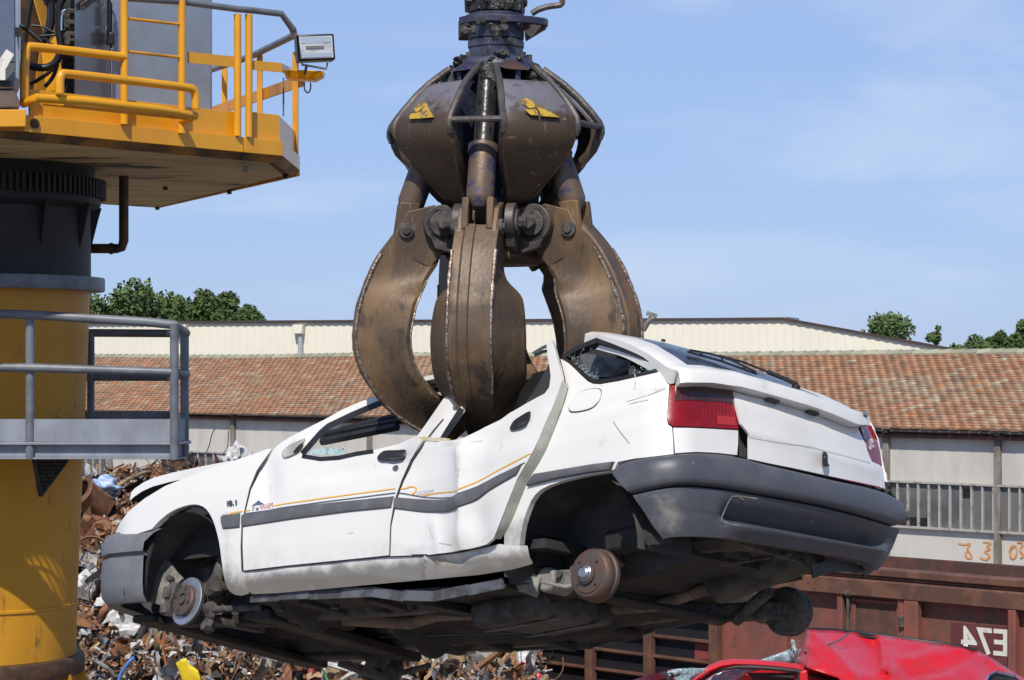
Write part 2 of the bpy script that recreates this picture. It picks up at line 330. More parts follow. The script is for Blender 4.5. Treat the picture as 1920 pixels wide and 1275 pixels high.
# ------------------------------------------------------------------ pale clad hall far behind
HALL = Face(200, 85, 1470, 78)
hall = empty('industrial_hall', HALL.pz(700, 0), 'long pale cream clad hall with a dark roof edge standing behind the tiled shed', 'hall')
top = [(-250, 608.5), (200, 605), (1470, 598), (1797, 657)]
tp = [HALL.p(x, y) for x, y in top]
back = Vector((.13, 1, 0))*30
m = MB(); base = [HALL.pz(x, 0) for x, y in (top[0], top[-1])]
m.prism([base[0], base[1]]+tp[::-1], back)
hw = m.build('wall', M['cream'], hall)
m = MB()    # ribs of the cladding, folded in real metal
x0 = HALL.pz(-250, 0); x1 = HALL.pz(1797, 0); Lh = (x1-x0).length
ks = [((p-x0).dot(HALL.t), p.z) for p in tp]
def ztop(s):
    for (a, za), (b, zb) in zip(ks, ks[1:]):
        if a <= s <= b: return za+(zb-za)*(s-a)/(b-a)
    return ks[-1][1]
s_ = .1
while s_ < Lh-.1:
    a = x0+HALL.t*s_; z = ztop(s_)-.12
    m.add([a+HALL.n*.002+Vector((0, 0, 1)), a+HALL.t*.05+HALL.n*.02+Vector((0, 0, 1)), a+HALL.t*.15+HALL.n*.02+Vector((0, 0, 1)), a+HALL.t*.2+HALL.n*.002+Vector((0, 0, 1)),
           a+HALL.n*.002+Vector((0, 0, z)), a+HALL.t*.05+HALL.n*.02+Vector((0, 0, z)), a+HALL.t*.15+HALL.n*.02+Vector((0, 0, z)), a+HALL.t*.2+HALL.n*.002+Vector((0, 0, z))],
          [(0, 1, 5, 4), (1, 2, 6, 5), (2, 3, 7, 6)])
    s_ += .30
m.build('cladding_rib', M['cream'], hall)
m = MB()
for a, b in zip(tp, tp[1:]): m.prism([a+HALL.n*.12+Vector((0, 0, -.04)), b+HALL.n*.12+Vector((0, 0, -.04)), b+HALL.n*.12+Vector((0, 0, .05)), a+HALL.n*.12+Vector((0, 0, .05))], Vector((.13, 1, 0))*30.3)
m.build('roof', M['brown_trim'], hall)
m = MB(); a = HALL.p(1380, 600, -1); b = HALL.p(1475, 599, -1); m.prism([a, b, b+Vector((0, 0, .1)), a+Vector((0, 0, .1))], HALL.n*-3)
m.build('roof_light', M['galv_light'], hall)
for px in (344, 563):
    m = MB(); q = HALL.p(px, 625, .16)
    m.cyl(HALL.pz(px, 3, .16), q, .085, n=12); o = m.build('downpipe', M['galv_light'], hall)
    m = MB(); a = HALL.p(px-9.5, 609, .04); b = HALL.p(px+9.5, 609, .04); c = HALL.p(px+8, 626, .04); d = HALL.p(px-7, 626, .04)
    m.prism([a, b, c, d], HALL.n*.3); m.build('hopper', M['cream'], o, bevel=.02)

# ------------------------------------------------------------------ tiled shed with a concrete wall
SH = Face(360, 63, 1920, 45)
shed = empty('tiled_shed', SH.pz(1000, 0), 'old shed with orange clay tile roof over grey concrete walls and barred windows', 'shed')
pxL, pxR = -260, 2150
ez = 4.12
m = MB(); m.prism([SH.pz(pxL, 0), SH.pz(pxR, 0), SH.pz(pxR, ez+.0), SH.pz(pxL, ez+.0)], SH.n*-.25)
m.build('wall', M['concrete'], shed)
posts = [-30, 207, 437, 693, 915, 1120, 1310, 1490, 1662, 1871, 2085]
for px in posts:
    m = MB(); m.box((0, 0, 0), (.14, .1, ez-.02)); a = math.atan2(SH.t.y, SH.t.x)
    q = SH.pz(px, (ez-.02)/2, .045); rot = Matrix.Rotation(a, 3, 'Z')
    m.v = [rot @ v+q for v in m.v]; m.build('post', M['post'], shed, bevel=.01)
wz1, wz0 = 3.03, 2.09
def window(pa, pb, n, brk=()):
    a = SH.pz(pa, 0).dot(SH.t); b = SH.pz(pb, 0).dot(SH.t)
    def q(s, z, off): 
        v = SH.o+SH.t*(s-SH.o.dot(SH.t))+SH.n*off; v.z = z; return v
    m = MB()
    m.prism([q(a, wz0, .015), q(b, wz0, .015), q(b, wz1, .015), q(a, wz1, .015)], SH.n*.01)
    pane = m
    m = MB()
    for k in range(n+1):
        s = a+(b-a)*k/n; w = .019
        m.prism([q(s-w, wz0, .026), q(s+w, wz0, .026), q(s+w, wz1, .026), q(s-w, wz1, .026)], SH.n*.06)
    for z, h in ((wz0, .022), (wz1, .018)): m.prism([q(a-.03, z-h, .0265), q(b+.03, z-h, .0265), q(b+.03, z+h, .0265), q(a-.03, z+h, .0265)], SH.n*.075)
    f = m.build('window', M['win_frame'], shed)
    pane.build('pane', M['win_pane'], f)
    if brk:
        for k, h0, h1 in brk:
            m = MB(); s0 = a+(b-a)*k/n; s1 = a+(b-a)*(k+1)/n; H = wz1-wz0
            m.prism([q(s0, wz0+h0*H, .027), q(s1, wz0+h0*H, .027), q(s1, wz0+h1*H, .027), q(s0, wz0+h1*H, .027)], SH.n*.004)
            m.build('missing_pane', M['win_dark'], f)
window(100, 204, 8); window(317, 434, 8, ((6, .5, .9),)); window(445, 560, 8)
window(1320, 1480, 9); window(1500, 1655, 8); window(1667, 1866, 10, ((2, .03, .22), (3, .03, .22), (1, .0, .2), (7, .7, .9))); window(1876, 2080, 10)
# tiles: real courses of little arched clay tiles
tiles = MB(); tr = random.Random(3)
ev = [SH.pz(pxL, ez, .27), SH.pz(pxR, ez, .27)]; rz = 5.68; rd = 4.2
Ls = (ev[1]-ev[0]).length; up = (-SH.n*(rd+.27)+Vector((0, 0, rz-ez))); nrow = 30; tw = .235
ncol = int(Ls/tw); nup = up.normalized(); nrm = SH.t.cross(nup).normalized(); 
if nrm.z < 0: nrm = -nrm
patch = lambda s, r: mnoise.noise(Vector((s*.25, r*.16, 3.3)))
for r in range(nrow):
    for c in range(ncol):
        s0 = c*tw+(tw/2 if r % 2 else 0)
        sag = .05*mnoise.noise(Vector((s0*.12, r*.05, 9)))+.035*math.sin(s0*.35)
        k = tr.random(); pt = patch(s0, r)
        base = [(.44, .205, .12), (.50, .235, .14), (.40, .195, .12), (.48, .27, .175), (.43, .28, .20)][min(4, int(k*3.2+max(0, pt*3+.6)))]
        if tr.random() < .05: base = (.31, .19, .135)
        if tr.random() < .03: base = (.53, .38, .28)
        if tr.random() < .035: base = (.55, .22, .10)
        j = .90+.2*tr.random(); tiles.c = tuple(x*j for x in base)
        jz = tr.uniform(-.008, .008)
        lo = ev[0]+SH.t*s0+up*((r-.25)/nrow)+nrm*(.05+sag+jz); hi = ev[0]+SH.t*s0+up*((r+1.0)/nrow)+nrm*(.008+sag)
        vs = []
        for (p, hgt) in ((lo, .032), (hi, .03)):
            for q_, hh in ((0, 0), (.25, .8), (.5, 1), (.75, .8), (.97, 0)): vs.append(p+SH.t*(tw*q_)+nrm*(hgt*hh))
        for q_ in (0, .25, .5, .75, .97): vs.append(lo+SH.t*(tw*q_)-nrm*.035)
        tiles.add(vs, [(0, 1, 6, 5), (1, 2, 7, 6), (2, 3, 8, 7), (3, 4, 9, 8), (10, 11, 1, 0), (11, 12, 2, 1), (12, 13, 3, 2), (13, 14, 4, 3)])
ro = tiles.build('roof', M['tile'], shed, usecol=True, sharp=50)
m = MB(); m.c = (.30, .25, .19)
s0 = 0
while s0 < Ls:
    sag = .05*mnoise.noise(Vector((s0*.12, nrow*.05, 9)))+.035*math.sin(s0*.35)
    j = .8+.4*tr.random(); m.c = (.42*j, .35*j, .26*j)
    a = ev[0]+SH.t*s0+up+nrm*(.02+sag); m.cyl(a, a+SH.t*.36+Vector((0, 0, .02)), .10, .11, n=8); s0 += .34
m.build('ridge_tile', M['tile'], ro, usecol=True)
m = MB(); u1 = up*.012; m.prism([ev[0]+u1-nrm*.13, ev[1]+u1-nrm*.13, ev[1]+up-nrm*.13, ev[0]+up-nrm*.13], Vector((0, 0, -.06))); m.build('roof_board', M['wagon_dark'], ro)
# spray paint on the shed wall
def graf_line(pts, wid, mt, nm='graffiti', sm=2):
    m = MB(); pts = [Vector((a, b, 0)) for a, b in pts]
    for _ in range(sm):
        q = [pts[0]]
        for a, b in zip(pts, pts[1:]): q += [a*.75+b*.25, a*.25+b*.75]
        pts = q+[pts[-1]]
    rows = [[], []]
    for i, p in enumerate(pts):
        d = (pts[min(i+1, len(pts)-1)]-pts[max(0, i-1)]); d = d.normalized() if d.length else Vector((1, 0, 0)); nn = Vector((-d.y, d.x, 0))*wid/2
        a = p+nn; b = p-nn; rows[0].append(SH.p(a.x, a.y, graf_line.off)); rows[1].append(SH.p(b.x, b.y, graf_line.off))
    graf_line.off += .0008
    m.sheet(rows); return m
graf_line.off = .012
def merge(ms):
    r = MB()
    for k in ms: r.add(k.v, k.f)
    return r
g1 = [graf_line([(1797, 1019), (1808, 1022), (1822, 1018), (1812, 1028), (1818, 1036), (1824, 1046), (1814, 1048), (1809, 1040), (1816, 1030)], 3.2, 0),
      graf_line([(1843, 1016), (1862, 1018), (1847, 1024), (1860, 1030), (1843, 1034), (1856, 1040), (1850, 1051), (1838, 1046)], 3.2, 0),
      graf_line([(1838, 1044), (1850, 1052), (1857, 1042)], 2.6, 0)]
merge(g1).build('graffiti', M['graf_orange'], shed, flip='keep')
graf_line.off = .02
g2 = [graf_line([(1892, 1034), (1904, 1019), (1908, 1036), (1900, 1050), (1893, 1041), (1897, 1022)], 3.4, 0), graf_line([(1907, 1016), (1921, 1018), (1910, 1030), (1921, 1042), (1913, 1046)], 3.2, 0)]
merge(g2).build('graffiti', M['graf_orange'], shed, flip='keep')
def fillpoly(face, pts, off):
    m = MB(); m.add([face.p(x, y, off) for x, y in pts], [tuple(range(len(pts)))]); return m
bl = [[(1680, 1062), (1698, 1052), (1714, 1055), (1713, 1075), (1690, 1080)], [(1716, 1066), (1728, 1057), (1742, 1055), (1739, 1075), (1716, 1075)],
      [(1741, 1066), (1756, 1056), (1778, 1053), (1796, 1060), (1801, 1075), (1741, 1080)], [(1801, 1066), (1807, 1058), (1830, 1066), (1856, 1063), (1863, 1080), (1801, 1085)]]
for k, pl in enumerate(bl):
    gw = fillpoly(SH, pl, .014).build('graffiti', M['graf_white'], shed, flip='keep')
    graf_line.off = .018; graf_line(pl[:4] if k else pl[:3], 2.4, 0, sm=1).build('outline', M['graf_red'], gw, flip='keep')

# ------------------------------------------------------------------ trees
def tree(name, label, px0, px1, ptop, Y, n, seed, lobes=9, dens=1.0, group='trees behind the buildings', sparse=False, lf=.34, hue=(1, 1, 1)):
    r = random.Random(seed)
    xa = P(px0, 640, Y).x; xb = P(px1, 640, Y).x; zt = P(0, ptop, Y).z; cx = (xa+xb)/2; W = (xb-xa)/2
    t = empty(name, (cx, Y, 0), label, 'tree', group)
    m = MB(); H = zt; bend = r.uniform(-.3, .3)
    top = Vector((cx+bend, Y, H*.86)); tr_ = max(.1, W*.07)
    m.tube([(cx, Y, -.1), (cx+.05, Y, H*.3), (cx+bend*.6, Y, H*.6), top], [tr_*1.3, tr_, tr_*.7, tr_*.2], n=9)
    cl = []
    cz = zt-W*.85 if not sparse else zt-W
    for k in range(lobes):
        a = r.uniform(0, 2*math.pi); q = r.random()**.6
        c = Vector((cx+W*.66*q*math.cos(a), Y+W*.6*q*math.sin(a), cz+W*.55*r.uniform(-1, .85)*math.sqrt(max(.05, 1-q*q*.6))))
        rad = W*r.uniform(.30, .5)
        c.z = min(c.z, zt-rad*.95) if k else zt-rad; cl.append((c, rad, r.uniform(.75, 1.2)))
        st = Vector((cx+bend*.4, Y, max(H*.35, c.z-W*.7)))
        m.tube([st, st.lerp(c, .5)+Vector((0, 0, -.1*W)), c], [tr_*.5, tr_*.3, tr_*.08], n=6)
    m.build('trunk', M['bark'], t)
    L_ = MB()
    for i in range(n):
        c, rad, br = cl[r.randrange(len(cl))]
        d = Vector((r.gauss(0, 1), r.gauss(0, 1), r.gauss(0, 1))).normalized()
        q = r.random()**.33
        kk = 1+.32*mnoise.noise(d*2.2+c)
        p = c+d*rad*q*kk
        sz = lf*r.uniform(.5, 1.15); b1 = r.uniform(.7, 1.25)*br
        L_.c = tuple(x*b1*h for x, h in zip((.070, .112, .034) if r.random() < .75 else (.11, .15, .045), hue))
        u = Vector((r.gauss(0, 1), r.gauss(0, 1), r.gauss(0, 1))).normalized(); v = u.orthogonal().normalized()*sz*.55
        u = u*sz
        L_.add([p-u*.5, p+v*.5, p+u*.5, p-v*.5], [(0, 1, 2, 3)])
    L_.build('crown', M['leaf'], t, sharp=None, flip='keep', usecol=True)
tree('broadleaf_tree', 'broad dense green tree rising behind the pale hall at the far left', 120, 330, 522, 112, 13000, 1, 26)
tree('broadleaf_tree', 'rounded green tree between the broad left tree and the smaller domed one', 240, 385, 552, 116, 8000, 2, 16)
tree('broadleaf_tree', 'taller domed tree with ragged top rightmost of the left clump', 352, 452, 541, 113, 5200, 3, 14, lf=.3)
tree('broadleaf_tree', 'low bushy tree sloping down to the hall roof right of the domed one', 395, 500, 571, 110, 5200, 4, 14, lf=.3)
tree('broadleaf_tree', 'compact dark green tree behind the sloping end of the hall roof', 1580, 1728, 584, 112, 9500, 5, 20, lf=.3)
tree('thin_tree', 'thin straggly young tree with few leaves beside the end of the hall', 1734, 1772, 612, 100, 260, 6, 7, sparse=True, lf=.26)
tree('bush', 'low green tree just right of the end of the cream hall', 1770, 1868, 629, 104, 5200, 7, 13, lf=.28)
tree('broadleaf_tree', 'small green tree peeping over the right end of the tiled roof', 1822, 1912, 621, 106, 5400, 8, 13, lf=.28)
tree('broadleaf_tree', 'open branched tree cut off by the right edge of the picture', 1880, 1978, 600, 100, 3400, 9, 12, lf=.3)
tree('broadleaf_tree', 'dark low tree behind the straggly thin tree', 1716, 1772, 645, 115, 1100, 10, 7, lf=.28)

# ------------------------------------------------------------------ freight wagon
WG = Face(1477, 28.4, 1912, 26)
wag = empty('freight_wagon', WG.pz(1500, 0), 'rusty red open freight wagon marked E74 standing in front of the shed', 'wagon')
pl_, pr_ = 905, 2150
ztop_ = WG.p(1912, 1086).z
m = MB(); zb = .9
m.prism([WG.pz(pl_, zb), WG.pz(pr_, zb), WG.pz(pr_, ztop_-.12), WG.pz(pl_, ztop_-.12)], WG.n*-.09); m.build('side_wall', M['wagon'], wag)
m = MB(); m.prism([WG.pz(pl_, zb, -2.6), WG.pz(pr_, zb, -2.6), WG.pz(pr_, ztop_-.12, -2.6), WG.pz(pl_, ztop_-.12, -2.6)], WG.n*-.09); m.build('side_wall', M['wagon_dark'], wag)
m = MB(); m.prism([WG.pz(pl_, zb-.25), WG.pz(pr_, zb-.25), WG.pz(pr_, zb), WG.pz(pl_, zb)], WG.n*-2.7); m.build('underframe', M['wagon_dark'], wag)
m = MB()
def rail(z0, z1, off0, off1): m.prism([WG.pz(pl_, z0, off1), WG.pz(pr_, z0, off1), WG.pz(pr_, z1, off1), WG.pz(pl_, z1, off1)], WG.n*(off0-off1))
zt_ = ztop_
rail(zt_-.09, zt_, -.16, .10); rail(zt_-.14, zt_-.093, -.10, .055); rail(zt_-.345, zt_-.143, -.10, .15)
m.build('top_rail', M['wagon_rail'], wag, bevel=.012)
stiff = [962, 1012, 1112, 1222, 1345, 1477, 1592, 1716, 1905, 2010]
for px in stiff:
    if px in (1592,): continue
    m = MB(); z1 = zt_-.35
    w = .14 if px < 1400 else .10
    if px in (1716,): w = .2
    q = WG.pz(px, 0, .05); 
    a = [q-WG.t*w/2+Vector((0, 0, zb)), q+WG.t*w/2+Vector((0, 0, zb)), q+WG.t*w/2+Vector((0, 0, z1)), q-WG.t*w/2+Vector((0, 0, z1))]
    m.prism(a, WG.n*.10); m.build('stiffener', M['wagon_rail'] if px < 1400 else M['wagon'], wag, bevel=.008)
# left bays: louvred openings under a plain band
for a, b in zip(stiff[:4], stiff[1:5]):
    d0 = WG.p(a, 1196+ (1345-a)*-.01, .02).z
    zt2 = 2.2
    m = MB(); m.prism([WG.pz(a, zb, .004), WG.pz(b, zb, .004), WG.pz(b, zt2, .004), WG.pz(a, zt2, .004)], WG.n*.004); op = m.build('opening', M['win_dark'], wag)
    m = MB()
    for k in range(5):
        z = zt2-.02-k*.27; m.prism([WG.pz(a, z-.09, .01), WG.pz(b, z-.09, .01), WG.pz(b, z-.055, .10), WG.pz(a, z-.055, .10)], Vector((0, 0, .045)))
    m.build('ledge', M['wagon_rail'], op, bevel=.006)
m = MB(); m.prism([WG.p(1303, 1201, .006), WG.p(1336, 1201, .006), WG.p(1336, 1236, .006), WG.p(1303, 1236, .006)], WG.n*.006); m.build('paint_patch', M['wagon_patch'], wag)
# door with frame
m = MB()
def fr(x0, y0, x1, y1, off, th, mt=None): m.prism([WG.p(x0, y0, off), WG.p(x1, y0+(x1-x0)*.085, off), WG.p(x1, y1+(x1-x0)*.085, off), WG.p(x0, y1, off)], WG.n*th)
fr(1576, 1099, 1704, 1110, .04, .09); fr(1576, 1111, 1586, 1300, .04, .08); fr(1690, 1102, 1700, 1300, .04, .08)
dr = m.build('door', M['wagon'], wag, bevel=.008)
m = MB(); fr(1598, 1121, 1690, 1127, .03, .03); fr(1598, 1128, 1606, 1300, .03, .03); fr(1683, 1123, 1689, 1300, .03, .03); m.build('door_frame', M['wagon'], dr, bevel=.005)
m = MB(); fr(1607, 1128, 1682, 1300, .012, .02); m.build('door_panel', M['wagon_dark'], dr)
m = MB(); m.cyl(WG.p(1590, 1108, .12), WG.p(1590, 1300, .12), .022, n=10); m.cyl(WG.p(1586, 1112, .14), WG.p(1595, 1112, .14), .04, n=10); m.build('latch_bar', M['cast'], dr)
m = MB(); m.box(WG.p(1692, 1165, .13), (.09, .06, .14)); m.build('hinge', M['cast'], dr, bevel=.01)
m = MB(); m.prism([WG.p(1783, 1167, .004), WG.p(1901, 1176, .004), WG.p(1901, 1246, .004), WG.p(1783, 1246, .004)], WG.n*.004); m.build('number_square', M['wagon_plate'], wag)
def text_mesh(name, body, origin, xdir, ydir, height, width, mt, parent, mirror=True, thick=.002, bold=.0):
    cu = bpy.data.curves.new('t', 'FONT'); cu.body = body; cu.size = 1; cu.offset = bold; cu.resolution_u = 3
    o = bpy.data.objects.new('t', cu); C.objects.link(o)
    dg = bpy.context.evaluated_depsgraph_get(); me = o.evaluated_get(dg).to_mesh()
    vs = [v.co.copy() for v in me.vertices]; fs = [tuple(p.vertices) for p in me.polygons]
    x0 = min(v.x for v in vs); x1 = max(v.x for v in vs); y0 = min(v.y for v in vs); y1 = max(v.y for v in vs)
    bpy.data.objects.remove(o); bpy.data.curves.remove(cu)
    m = MB(); nrm = xdir.cross(ydir).normalized()
    for v in vs:
        u = (v.x-x0)/(x1-x0); 
        if mirror: u = 1-u
        k = (v.y-y0)/(y1-y0)
        m.v.append(Vector(origin)+xdir*u*width+ydir*k*height)
    for f in fs: m.f.append(list(f)); m.m.append(0); m.col.append((1, 1, 1))
    return m.build(name, mt, parent, sharp=None, flip='keep') if name else m
a = WG.p(1802, 1224, .014); b = WG.p(1889, 1232, .014); h = (WG.p(1889, 1180, .014)-b).length
text_mesh('number_lettering', 'E74', a, (b-a).normalized(), ((WG.p(1802, 1172, .014)-a).normalized()), h, (b-a).length, M['text_white'], wag, bold=.018)
m = MB()
for px in (1050, 1180, 1800, 1960):
    q = WG.pz(px, .46, -.5); m.cyl(q-WG.n*.06, q+WG.n*.06, .46, n=24); m.cyl(q-WG.n*.02, q+WG.n*.1, .2, n=16)
    m.build('wheel', M['cast'], wag); m = MB()
# ------------------------------------------------------------------ the white car: pose, bend, body surface
QY, QP, QR, QT = 2.42798, .2196, .20865, np.array([.80626, 9.702, -1.21539+E])
QB = np.array([.03296, -.11358, .07629]); HG = np.array([1.0, 0, .3])
def rotm(a, b, c):
    ca, sa, cb, sb, cc, s_ = np.cos(a), np.sin(a), np.cos(b), np.sin(b), np.cos(c), np.sin(c)
    o = np.zeros_like(ca); i = np.ones_like(ca)
    st = lambda r: np.stack([np.stack(k, -1) for k in r], -2)
    return st([[ca, -sa, o], [sa, ca, o], [o, o, i]]) @ st([[cb, o, sb], [o, i, o], [-sb, o, cb]]) @ st([[i, o, o], [o, cc, -s_], [o, s_, cc]])
RC = rotm(np.array(QY), np.array(QP), np.array(QR))
def bendw(x):
    t = np.clip((x-.75)/.5, 0, 1); return t*t*(3-2*t)
def c2w(p):
    p = np.asarray(p, float).reshape(-1, 3); w_ = bendw(p[:, 0])
    Rb = rotm(QB[0]*w_, QB[1]*w_, QB[2]*w_)
    q = np.einsum('nij,nj->ni', Rb, p-HG)+HG
    return q @ RC.T+QT
def w2c(W):
    p0 = (np.asarray(W, float).reshape(-1, 3)-QT) @ RC
    q = p0.copy()
    for _ in range(7):
        w_ = bendw(q[:, 0]); Rb = rotm(QB[0]*w_, QB[1]*w_, QB[2]*w_)
        q = np.einsum('nji,nj->ni', Rb, p0-HG)+HG
    return q
ZW = [.05, .20, .30, .45, .60, .75, .90, 1.0, 1.2, 1.4]; VW = [.76, .80, .835, .850, .852, .842, .812, .770, .690, .58]
ZR = [.05, .2, .4, .6, .75, .9, 1.0, 1.2]; VR = [-.56, -.60, -.63, -.65, -.65, -.635, -.60, -.50]
def body(p, off=0.0):
    x, y, z = p[:, 0], p[:, 1], p[:, 2]
    w_ = np.interp(z, ZW, VW)+off; xr = np.interp(z, ZR, VR)-off; xf = 3.37+off
    w_ = w_-.03*np.clip((x-2.3)/.9, 0, 1)**2-.01*np.clip((.2-x)/.8, 0, 1)**2
    ay = np.minimum(np.abs(y)/.85, 1)
    x = np.where(x < 1.3, x-.115*ay**2.2, x+.16*ay**2.2)
    rc = np.where(x < 1.3, .13, .30)
    c = (xf+xr)/2; h = (xf-xr)/2
    qx = np.abs(x-c)-(h-rc); qy = np.abs(y)-(w_-rc)
    return np.sqrt(np.maximum(qx, 0)**2+np.maximum(qy, 0)**2)+np.minimum(np.maximum(qx, qy), 0)-rc
def rays(px): 
    px = np.asarray(px, float).reshape(-1, 2)
    return np.stack([(px[:, 0]-CX)/F, np.ones(len(px)), (HY-px[:, 1])/F], 1)
CAMO = np.array([0, 0, E])
def hit(px, off=0.0, fn=None):
    fn = fn or body
    d = rays(px); t = np.full(len(d), 7.6); best = np.full(len(d), 9.); bt = t.copy(); done = np.zeros(len(d), bool)
    for _ in range(90):
        f = fn(w2c(CAMO+d*t[:, None]), off)
        b = f < best; best = np.where(b, f, best); bt = np.where(b, t, bt)
        t = t+np.where(f < .0004, 0, np.maximum(f*.65, .0006)) if _ else t+f*.65
        if np.all((f < .0006) | (t > 13.5)): break
    return w2c(CAMO+d*np.where(t > 13.4, bt, t)[:, None])
def normal(p, off=0.0):
    e = 1e-3; g = np.stack([body(p+np.eye(3)[k]*e, off)-body(p-np.eye(3)[k]*e, off) for k in range(3)], 1)
    return g/np.maximum(np.linalg.norm(g, axis=1), 1e-9)[:, None]
def cplane(px, axis, val):
    """Picture points -> car coordinates on the car plane axis = val."""
    d = rays(px); t0 = np.full(len(d), 7.0); t1 = np.full(len(d), 14.0)
    f0 = w2c(CAMO+d*7.0)[:, axis]-val
    for _ in range(40):
        tm = (t0+t1)/2; f = w2c(CAMO+d*tm[:, None])[:, axis]-val
        s = np.sign(f) == np.sign(f0); t0 = np.where(s, tm, t0); t1 = np.where(s, t1, tm)
    return w2c(CAMO+d*((t0+t1)/2)[:, None])
def V(a): return [Vector(x) for x in np.asarray(a)]
def carxf(vs): return V(c2w([tuple(v) for v in vs]))
def resample(poly, step, closed=True):
    out = []; n = len(poly)
    for i in range(n if closed else n-1):
        a = poly[i]; b = poly[(i+1) % n]; L_ = math.hypot(b[0]-a[0], b[1]-a[1]); k = max(1, int(round(L_/step)))
        for j in range(k): out.append((a[0]+(b[0]-a[0])*j/k, a[1]+(b[1]-a[1])*j/k))
    if not closed: out.append(poly[-1])
    return out
def chaikin(poly, n=1, closed=True, keep=()):
    for _ in range(n):
        q = []; m_ = len(poly)
        for i in range(m_ if closed else m_-1):
            a = poly[i]; b = poly[(i+1) % m_]
            q += [(a[0]*.75+b[0]*.25, a[1]*.75+b[1]*.25), (a[0]*.25+b[0]*.75, a[1]*.25+b[1]*.75)]
        poly = q if closed else [poly[0]]+q+[poly[-1]]
    return poly
def inside(p, poly):
    x, y = p; r = False; n = len(poly)
    for i in range(n):
        x1, y1 = poly[i]; x2, y2 = poly[(i+1) % n]
        if (y1 > y) != (y2 > y) and x < (x2-x1)*(y-y1)/(y2-y1)+x1: r = not r
    return r
def fill(poly, step, hole=None):
    pts = list(poly); n = len(pts); edges = [(i, (i+1) % n) for i in range(n)]
    if hole:
        h0 = len(pts); pts += list(hole); k = len(hole); edges += [(h0+i, h0+(i+1) % k) for i in range(k)]
    xs = [p[0] for p in poly]; ys = [p[1] for p in poly]
    nb = len(pts); y = min(ys)+step*.5; row = 0
    B = np.array(pts)
    while y < max(ys):
        x = min(xs)+(step*.5 if row % 2 else 0)
        while x < max(xs):
            if inside((x, y), poly) and not (hole and inside((x, y), hole)) and np.min((B[:, 0]-x)**2+(B[:, 1]-y)**2) > (step*.55)**2: pts.append((x, y))
            x += step
        y += step*.87; row += 1
    vs, es, fs, ov, oe, of = delaunay_2d_cdt([Vector(p) for p in pts], edges, [], 0, 1e-5)
    vs = [(v.x, v.y) for v in vs]
    out = []
    for f in fs:
        c = (sum(vs[i][0] for i in f)/len(f), sum(vs[i][1] for i in f)/len(f))
        if inside(c, poly) and not (hole and inside(c, hole)): out.append(tuple(f))
    used = sorted({i for f in out for i in f}); mp_ = {o: i for i, o in enumerate(used)}
    return [vs[i] for i in used], [tuple(mp_[i] for i in f) for f in out]
def shell(pts3, faces, nrm, thick):
    """Front skin plus a turned-in hem along every open border (car coordinates)."""
    ec = {}
    for f in faces:
        for a, b in zip(f, f[1:]+f[:1]): ec.setdefault((min(a, b), max(a, b)), []).append((a, b))
    v = [Vector(p) for p in pts3]; fs = [list(f) for f in faces]; mp_ = {}
    for k, l in ec.items():
        if len(l) == 1:
            a, b = l[0]
            for i in (a, b):
                if i not in mp_: mp_[i] = len(v); v.append(Vector(pts3[i])-Vector(nrm[i])*thick)
            fs.append([b, a, mp_[a], mp_[b]])
    shell.src = list(range(len(pts3)))+list(mp_.keys())
    return v, fs
def setdirt(o, d):
    at = o.data.attributes.new('dirt', 'FLOAT', 'POINT'); at.data.foreach_set('value', [float(x) for x in d])
def panel(name, poly, mt, off=0.0, step=9, thick=.02, dent=None, parent=None, hole=None, mirror=False, surf=None, nrmc=None, both=False, sharp=32, build=True, dirt_shade=None):
    poly = resample(poly, step)
    if hole: hole = resample(hole, step)
    p2, fs = fill(poly, step, hole)
    A = np.array(p2)
    p3 = surf(A) if surf else hit(A, off)
    nr = normal(p3, off) if nrmc is None else np.tile(np.array(nrmc, float), (len(p3), 1))
    if dent is not None: p3 = p3+nr*dent(A, p3)[:, None]
    if mirror:
        p3 = p3*np.array([1, -1, 1])+np.array([0, 0, .08])*np.clip((.9-p3[:, :1])/1.2+.4, .45, 1); nr = nr*np.array([1, -1, 1]); fs = [f[::-1] for f in fs]
    v, f2 = shell(p3, fs, nr, thick)
    m = MB(); m.v = v; m.f = f2; m.m = [0]*len(f2); m.col = [(1, 1, 1)]*len(f2)
    if not build: return m
    o = m.build(name, mt, parent, sharp=sharp, xf=carxf)
    if dirt_shade is not None: setdirt(o, np.asarray(dirt_shade(A))[shell.src])
    return o
